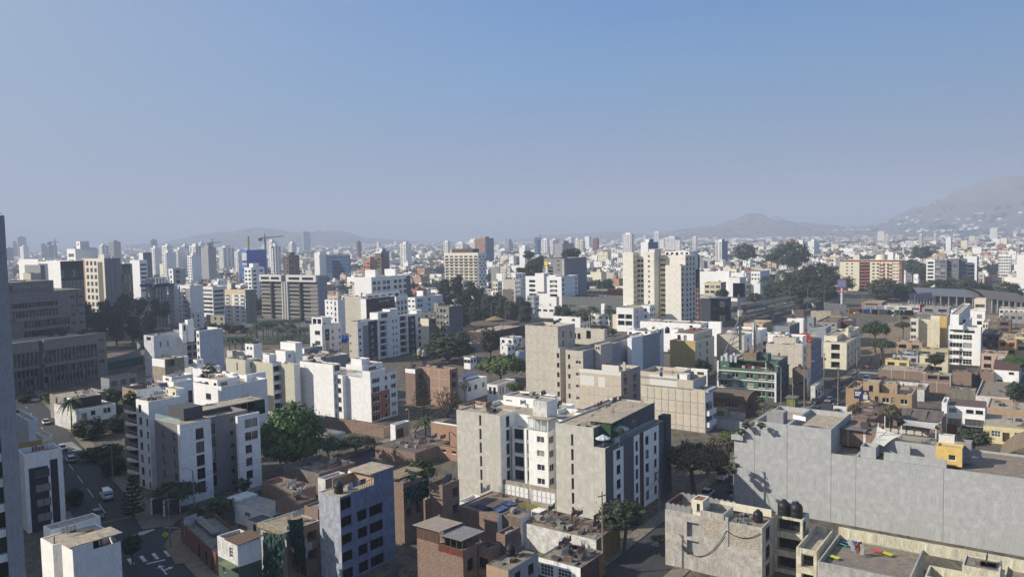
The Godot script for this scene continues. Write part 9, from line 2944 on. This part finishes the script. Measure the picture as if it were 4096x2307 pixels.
func billboard(at: Vector3,w: float,h: float,label: String,back: Color,shirt: Color,skin: Color,aim: float,legs: float):
	var o := thing("poster",label,"poster",at)
	var u := heading(aim)
	var n := heading(aim + 90.0)
	var g := Geo.new()
	g.box(-u * w / 2 - V(0,h / 2,0),u * w,V(0,h,0),n * 0.1)
	part("sheet",g.mesh(),paint("flat",back),o)
	g = Geo.new()
	g.box(u * w * 0.12 - V(0,h * 0.46,0) + n * 0.1,u * w * 0.3,V(0,h * 0.5,0),n * 0.03)
	part("printed_shirt",g.mesh(),paint("flat",shirt),o)
	g = Geo.new()
	g.tube(u * w * 0.27 + V(0,h * 0.2,0) + n * 0.09,u * w * 0.27 + V(0,h * 0.2,0) + n * 0.13,h * 0.13,h * 0.13,14)
	part("printed_head",g.mesh(),paint("flat",skin),o)
	g = Geo.new()
	for k in 3:
		g.box(-u * w * 0.44 + V(0,h * (0.2 - 0.17 * k),0) + n * 0.1,u * w * (0.42 - 0.06 * k),V(0,h * 0.08,0),n * 0.02)
	part("printed_lines",g.mesh(),paint("flat",Color(0.85,0.85,0.85) if back.v < 0.5 else Color(0.3,0.35,0.5)),o)
	if legs > 0:
		g = Geo.new()
		for k in [-0.4,0.4]:
			g.tube(u * w * k - V(0,h / 2 + legs,0),u * w * k,0.08,0.08,6)
		part("legs",g.mesh(),metal(Color(0.5,0.5,0.5)),o)


func mast_board(at: Vector3,w: float,h: float,label: String,m: Material,aim: float):
	var o := thing("billboard",label,"billboard",V(at.x,0,at.z))
	var g := Geo.new()
	g.tube(Vector3.ZERO,V(0,at.y - h * 0.3,0),0.9,0.8,14)
	part("mast",g.mesh(),pl(0.75,0.75,0.75),o)
	var u := heading(aim)
	var n := heading(aim + 90.0)
	g = Geo.new()
	g.box(-u * w / 2 + V(0,at.y - h / 2,0) - n * 0.6,u * w,V(0,h,0),n * 1.2)
	part("panel",g.mesh(),m,o)
	g = Geo.new()
	g.box(-u * w * 0.55 + V(0,at.y - h * 0.58,0) - n * 0.8,u * w * 1.1,V(0,h * 0.06,0),n * 2.0)
	part("catwalk",g.mesh(),metal(Color(0.6,0.6,0.6)),o)
	g = Geo.new()
	g.box(-u * w * 0.42 + V(0,at.y - h * 0.2,0) + n * 0.6,u * w * 0.84,V(0,h * 0.58,0),n * 0.1)
	part("picture",g.mesh(),fl(0.35,0.42,0.55) if label.begins_with("red") else m,o)


func bridge():
	var o := thing("flyover_bridge","grey concrete flyover on piers curving behind the antenna masts","bridge",ground_at(3060,1270))
	var a := pv(2940,1262,440)
	var b := pv(3060,1247,470)
	var c := pv(3190,1240,520)
	var d := pv(3300,1236,600)
	var pts := []
	for i in 19:
		var t := i / 18.0
		pts.append(a.bezier_interpolate(b,c,d,t))
	for k in 2:
		var g := Geo.new()
		var g2 := Geo.new()
		for i in 18:
			var p:Vector3 = pts[i] + V(-6.0,-1.0,30.0) * k
			var q:Vector3 = pts[i + 1] + V(-6.0,-1.0,30.0) * k
			p.y = 7.2 - k * 1.5
			q.y = 7.2 - k * 1.5
			g.box(p - V(0,1.2,0),q - p,V(0,1.2,0),V(0,0,-9))
			g2.box(p,q - p,V(0,0.9,0),V(0,0,-0.3))
			g2.box(p + V(0,0,-8.7),q - p,V(0,0.9,0),V(0,0,-0.3))
			if i % 4 == 2:
				var gp := Geo.new()
				gp.box(V(p.x,0,p.z - 3.0),V(1.4,0,0),V(0,p.y - 1.2,0),V(0,0,-3.0))
				part("pier",gp.mesh(),CONC,o,undo(o))
		part("deck",g.mesh(),cn(0.5,0.49,0.47),o,undo(o))
		part("parapet",g2.mesh(),cn(0.58,0.56,0.53),o,undo(o))


func water_mast(at: Vector3,label: String):
	var o := thing("mast",label,"mast",at)
	var g := Geo.new()
	g.tube(Vector3.ZERO,V(0,28,0),0.4,0.3,8)
	part("pole",g.mesh(),metal(Color(0.3,0.3,0.3)),o)
	g = Geo.new()
	for k in 3:
		g.lathe(V(0,19.5 + k * 2.0,0),[Vector2(3.2,0),Vector2(3.4,0.3),Vector2(3.2,0.6)],16)
	for k in 10:
		var a := TAU * k / 10
		g.tube(V(cos(a) * 3.2,19.5,sin(a) * 3.2),V(cos(a) * 3.2,24.2,sin(a) * 3.2),0.15,0.15,4)
		g.tube(V(0,21.5,0),V(cos(a) * 3.2,21.5,sin(a) * 3.2),0.1,0.1,4)
	part("drum",g.mesh(),metal(Color(0.62,0.62,0.6)),o)


# ---------------------------------------------------------------- people and odds and ends
func body(joints: Dictionary,bones: Array,cell: float) -> ArrayMesh:
	# one continuous skin over tapered bones: surface nets on a smooth union of capsules
	var lo := V(9,9,9)
	var hi := -lo
	for k in joints:
		lo = lo.min(joints[k][0] - Vector3.ONE * (joints[k][1] + cell * 2.5))
		hi = hi.max(joints[k][0] + Vector3.ONE * (joints[k][1] + cell * 2.5))
	var nx := int((hi.x - lo.x) / cell) + 2
	var ny := int((hi.y - lo.y) / cell) + 2
	var nz := int((hi.z - lo.z) / cell) + 2
	var f := PackedFloat32Array()
	f.resize(nx * ny * nz)
	for i in nx:
		for j in ny:
			for k in nz:
				var p := lo + V(i,j,k) * cell
				var s := 0.0
				for b in bones:
					var a:Vector3 = joints[b[0]][0]
					var e:Vector3 = joints[b[1]][0]
					var t := clampf((p - a).dot(e - a) / maxf((e - a).length_squared(),1e-6),0,1)
					var d := p.distance_to(a.lerp(e,t)) - lerpf(joints[b[0]][1],joints[b[1]][1],t)
					s += exp(-d * 55.0)
				f[(i * ny + j) * nz + k] = -log(maxf(s,1e-30)) / 55.0
	var at := func(i:int,j:int,k:int) -> float:return f[(i * ny + j) * nz + k]
	var spot := {}
	for i in nx - 1:
		for j in ny - 1:
			for k in nz - 1:
				var sum := Vector3.ZERO
				var c := 0
				for e in [[0,0,0,1,0,0],[0,1,0,1,1,0],[0,0,1,1,0,1],[0,1,1,1,1,1],[0,0,0,0,1,0],[1,0,0,1,1,0],[0,0,1,0,1,1],[1,0,1,1,1,1],[0,0,0,0,0,1],[1,0,0,1,0,1],[0,1,0,0,1,1],[1,1,0,1,1,1]]:
					var va:float = at.call(i + e[0],j + e[1],k + e[2])
					var vb:float = at.call(i + e[3],j + e[4],k + e[5])
					if (va < 0) != (vb < 0):
						sum += V(i + e[0],j + e[1],k + e[2]).lerp(V(i + e[3],j + e[4],k + e[5]),va / (va - vb))
						c += 1
				if c:spot[(i * ny + j) * nz + k] = lo + sum / c * cell
	var g := Geo.new()
	for key in spot:
		var k:int = key % nz
		var j:int = (key / nz) % ny
		var i:int = key / (nz * ny)
		if i < 1 or j < 1 or k < 1:continue
		var here:float = at.call(i,j,k)
		for ax in 3:
			var d:Vector3i = [Vector3i(1,0,0),Vector3i(0,1,0),Vector3i(0,0,1)][ax]
			var there:float = at.call(i + d.x,j + d.y,k + d.z)
			if (here < 0) == (there < 0):continue
			var u:Vector3i = [Vector3i(0,1,0),Vector3i(0,0,1),Vector3i(1,0,0)][ax]
			var v:Vector3i = [Vector3i(0,0,1),Vector3i(1,0,0),Vector3i(0,1,0)][ax]
			var q := []
			for w in [Vector3i.ZERO,-u,-u - v,-v]:
				q.append(spot.get(((i + w.x) * ny + j + w.y) * nz + k + w.z,spot[key]))
			var n:Vector3 = (q[1] - q[0]).cross(q[2] - q[0]).normalized()
			if n.dot(V(d.x,d.y,d.z)) * (1.0 if here < 0 else -1.0) < 0:n = -n
			g.quad(q[0],q[1],q[2],q[3],n)
	return g.mesh()


func person(at: Vector3,turn: float,shirt: Color,legs: Color,label: String,stride: float):
	var o := thing("person",label,"person",at,turn)
	var j := {"hip":[V(0,0.95,0),0.13],"belly":[V(0,1.1,0),0.13],"chest":[V(0,1.33,0),0.15],"neck":[V(0,1.5,0),0.06],"head":[V(0.01,1.62,0),0.095],"crown":[V(-0.01,1.67,0),0.095],"nose":[V(0.1,1.61,0),0.02]}
	for s in [-1.0,1.0]:
		var n := "a" if s < 0 else "b"
		j["thigh" + n] = [V(0,0.9,0.09 * s),0.09]
		j["knee" + n] = [V(stride * s * 0.5 + 0.03,0.5,0.1 * s),0.06]
		j["ankle" + n] = [V(stride * s,0.08,0.1 * s),0.042]
		j["toe" + n] = [V(stride * s + 0.17,0.045,0.11 * s),0.04]
		j["shoulder" + n] = [V(0,1.4,0.19 * s),0.065]
		j["elbow" + n] = [V(-stride * s * 0.5 - 0.02,1.12,0.25 * s),0.045]
		j["wrist" + n] = [V(-stride * s + 0.08,0.88,0.26 * s),0.032]
		j["palm" + n] = [V(-stride * s + 0.11,0.8,0.26 * s),0.036]
		for q in 4:j["finger%d%s" % [q,n]] = [V(-stride * s + 0.13 - q * 0.025,0.72 + 0.008 * absf(q - 1.5),0.26 * s),0.012]
		j["thumb" + n] = [V(-stride * s + 0.16,0.78,0.24 * s),0.012]
	var b := [["hip","belly"],["belly","chest"],["chest","neck"],["neck","head"],["head","crown"],["head","nose"]]
	for n in ["a","b"]:
		b.append_array([["hip","thigh" + n],["thigh" + n,"knee" + n],["knee" + n,"ankle" + n],["ankle" + n,"toe" + n],["chest","shoulder" + n],["shoulder" + n,"elbow" + n],["elbow" + n,"wrist" + n],["wrist" + n,"palm" + n],["palm" + n,"thumb" + n]])
		for q in 4:b.append(["palm" + n,"finger%d%s" % [q,n]])
	part("body",body(j,b,0.035),fl(0.5,0.36,0.28),o)
	var grow := func(names:Array,by:float) -> Dictionary:
		var d := {}
		for n in names:d[n] = [j[n][0],j[n][1] + by]
		return d
	var top := ["hip","belly","chest","shouldera","shoulderb","elbowa","elbowb"]
	part("shirt",body(grow.call(top,0.02),[["hip","belly"],["belly","chest"],["chest","shouldera"],["chest","shoulderb"],["shouldera","elbowa"],["shoulderb","elbowb"]],0.04),paint("flat",shirt),o)
	part("trousers",body(grow.call(["hip","thigha","thighb","kneea","kneeb","anklea","ankleb"],0.018),[["hip","thigha"],["hip","thighb"],["thigha","kneea"],["thighb","kneeb"],["kneea","anklea"],["kneeb","ankleb"]],0.04),paint("flat",legs),o)
	var h := Geo.new()
	h.lathe(V(-0.02,1.63,0),[Vector2(0.105,0.0),Vector2(0.11,0.06),Vector2(0.09,0.12),Vector2(0.04,0.145),Vector2(0,0.15)],12)
	part("hair",h.mesh(),fl(0.08,0.06,0.05),o)


func small_things():
	person(V(126.8,0,-284.8),0.6,Color(0.75,0.28,0.08),Color(0.15,0.16,0.2),"person in an orange vest crossing the street by the zebra lines",0.22)
	person(V(126.9,0,-283.7),3.4,Color(0.4,0.38,0.36),Color(0.25,0.25,0.28),"person in grey walking next to the one in the orange vest",0.2)
	person(V(135.9,0,-300.9),1.8,Color(0.6,0.42,0.4),Color(0.2,0.2,0.24),"person in a pinkish top farther up the dirt road",0.18)
	person(V(95.5,0,-248.7),2.2,Color(0.6,0.6,0.62),Color(0.12,0.12,0.14),"person in a pale shirt on the pavement near the shop row",0.1)
	# far zebra on the right street
	var z := thing("zebra_crossing","worn zebra crossing on the right-hand street before the dirt road","road marking",V(124.8,0,-277.6))
	for i in 9:
		var g := Geo.new()
		g.cube(V(122.4,0,-279.5) + (V(127.1,0,-276.8) - V(122.4,0,-279.5)) * (i / 8.0) + V(0,0.05,0),V(0.6,0.01,3.0),deg_to_rad(-34))
		part("stripe",g.mesh(),dy(0.7,0.7,0.68),z,undo(z))
	# road works: red barriers and heaps along the right street
	for q in [[3365,1538,"red barrier in the road works, nearest"],[3322,1555,"red barrier beside the rubble heap"],[3350,1525,"red barrier in the road works, middle"]]:
		var o := thing("barrier",q[2],"barrier",ground_at(q[0],q[1]),0.5,"red road works barriers")
		var g := Geo.new()
		g.cube(V(0,0.55,0),V(1.9,0.5,0.25))
		g.cube(V(-0.7,0.15,0),V(0.2,0.3,0.6))
		g.cube(V(0.7,0.15,0),V(0.2,0.3,0.6))
		part("panel",g.mesh(),fl(0.6,0.1,0.07),o)
	for i in 26:
		var g := Geo.new()
		var p := ground_at(rng.randf_range(3330,3400),rng.randf_range(1508,1560))
		g.cube(p + V(0,0.2,0),V(rng.randf_range(0.5,3.4),0.35,rng.randf_range(0.3,0.7)),rng.randf() * 3)
		tag(part("rubble_block",g.mesh(),paint("dirty",[Color(0.55,0.48,0.4),Color(0.4,0.38,0.36),Color(0.5,0.3,0.22)][i % 3])),"broken slab lying in the road works strip","rubble","rubble in the road works")
	for q in [[564,1468,"red barrel on the dirt beside the shaded white block, left"],[578,1468,"red barrel on the dirt beside the shaded white block, right"]]:
		var o := thing("barrel",q[2],"barrel",ground_at(q[0],q[1] + 12),0.0,"red barrels by the shaded block")
		var g := Geo.new()
		g.lathe(Vector3.ZERO,[Vector2(0,0),Vector2(0.5,0),Vector2(0.5,1.4),Vector2(0,1.42)],10)
		part("body",g.mesh(),fl(0.7,0.15,0.1),o)
	# orange and blue drums on the unfinished roofs
	for q in [[V(30.04,12.11,-216),Color(0.75,0.25,0.05),"orange bundle on the unfinished building's roof edge"],[V(38.21,14.04,-205),Color(0.1,0.2,0.5),"blue bundle among the white blocks on the formwork wall's roof"],[V(25.8,13.91,-222),Color(0.6,0.12,0.1),"red bundle on the pale block parapet"]]:
		var o := thing("cloth_bundle",q[2],"bundle",q[0])
		var g := Geo.new()
		g.lathe(V(0,-0.6,0),[Vector2(0,0),Vector2(0.45,0.05),Vector2(0.5,0.6),Vector2(0.25,1.1),Vector2(0,1.2)],9)
		part("body",g.mesh(),paint("cloth",q[1]),o)
	# teal tarpaulin along the roof edge behind the bright white wall
	var t := Geo.new()
	var ta := V(-62.11,13.68,-258)
	var tb := V(-53.11,13.14,-256)
	cloth_sheet(t,ta,tb - ta,V(0.8,-1.9,1.2),0.5,9)
	tag(part("tarpaulin",t.mesh(),cl(0.1,0.5,0.45)),"teal tarpaulin strung along the yard behind the bright white wall","tarpaulin")
	t = Geo.new()
	ta = V(-73.57,9.72,-340)
	cloth_sheet(t,ta,V(-70.26,9.44,-340) - ta,V(0,-3.0,3.0),0.3,5)
	tag(part("tarpaulin",t.mesh(),cl(0.12,0.3,0.65)),"bright blue tarpaulin beside the banner building","tarpaulin")
	# wires across the crossing
	for q in [[V(-57.3,0,-129.1),V(-83.3,0,-162.5)],[V(-57.3,0,-129.1),V(-58.6,0,-142.7)],[V(-58.6,0,-142.7),V(-25.3,0,-189.6)],[V(24.8,0,-136.1),V(39,0,-140.4)],[V(12.6,0,-115.1),V(24.8,0,-136.1)]]:
		for k in 2:
			cable(q[0] + V(0,7.6 + 0.5 * k,0),q[1] + V(0,7.6 + 0.5 * k,0),0.7,"thin black overhead wire between street poles",0.025)
	# hoarding panel leaning by the brick-red house
	var o2 := thing("advert_board","white board on stakes leaning beside the brick-red house","board",V(-55.28,4.07,-130))
	var g3 := Geo.new()
	g3.box(V(0,-2.4,0),heading(30) * 2.6,V(0,3.0,0),heading(120) * 0.06)
	part("panel",g3.mesh(),dy(0.7,0.71,0.74),o2)
	g3 = Geo.new()
	for k in 3:g3.tube(heading(30) * (0.3 + k * 0.9) + V(0,-4.5,0) - heading(120) * 0.1,heading(30) * (0.3 + k * 0.9) + V(0,0.6,0) - heading(120) * 0.1,0.05,0.05,5)
	part("stake",g3.mesh(),DARK,o2)
	# sheds around the arched roof, small kiosk on the right street
	var ki := thing("kiosk","small yellow-green kiosk with a tin roof beside the green building","kiosk",V(80.2,0,-225.6),deg_to_rad(56))
	var g4 := Geo.new()
	g4.box(V(0,0,0),V(3.0,0,0),V(0,2.4,0),V(0,0,-2.4))
	part("body",g4.mesh(),dy(0.5,0.52,0.2),ki)
	g4 = Geo.new()
	g4.box(V(-0.3,2.4,0.4),V(3.6,0.2,0),V(0,0.1,0),V(0,0,-3.2))
	part("roof",g4.mesh(),tn(0.5,0.5,0.5),ki)


func pl(r: float,g: float,b: float) -> StandardMaterial3D: return paint("plaster",Color(r,g,b))
func dy(r: float,g: float,b: float) -> StandardMaterial3D: return paint("dirty",Color(r,g,b))
func fl(r: float,g: float,b: float) -> StandardMaterial3D: return paint("flat",Color(r,g,b))
func br(r: float,g: float,b: float) -> StandardMaterial3D: return paint("brick",Color(r,g,b))
func rf(r: float,g: float,b: float) -> StandardMaterial3D: return paint("roof",Color(r,g,b))
func cn(r: float,g: float,b: float) -> StandardMaterial3D: return paint("concrete",Color(r,g,b))
func tn(r: float,g: float,b: float) -> StandardMaterial3D: return paint("tin",Color(r,g,b))
func cl(r: float,g: float,b: float) -> StandardMaterial3D: return paint("cloth",Color(r,g,b))


func V(x: float, y: float, z: float) -> Vector3: return Vector3(x, y, z)


func undo(o: Node3D) -> Transform3D: return o.transform.affine_inverse()
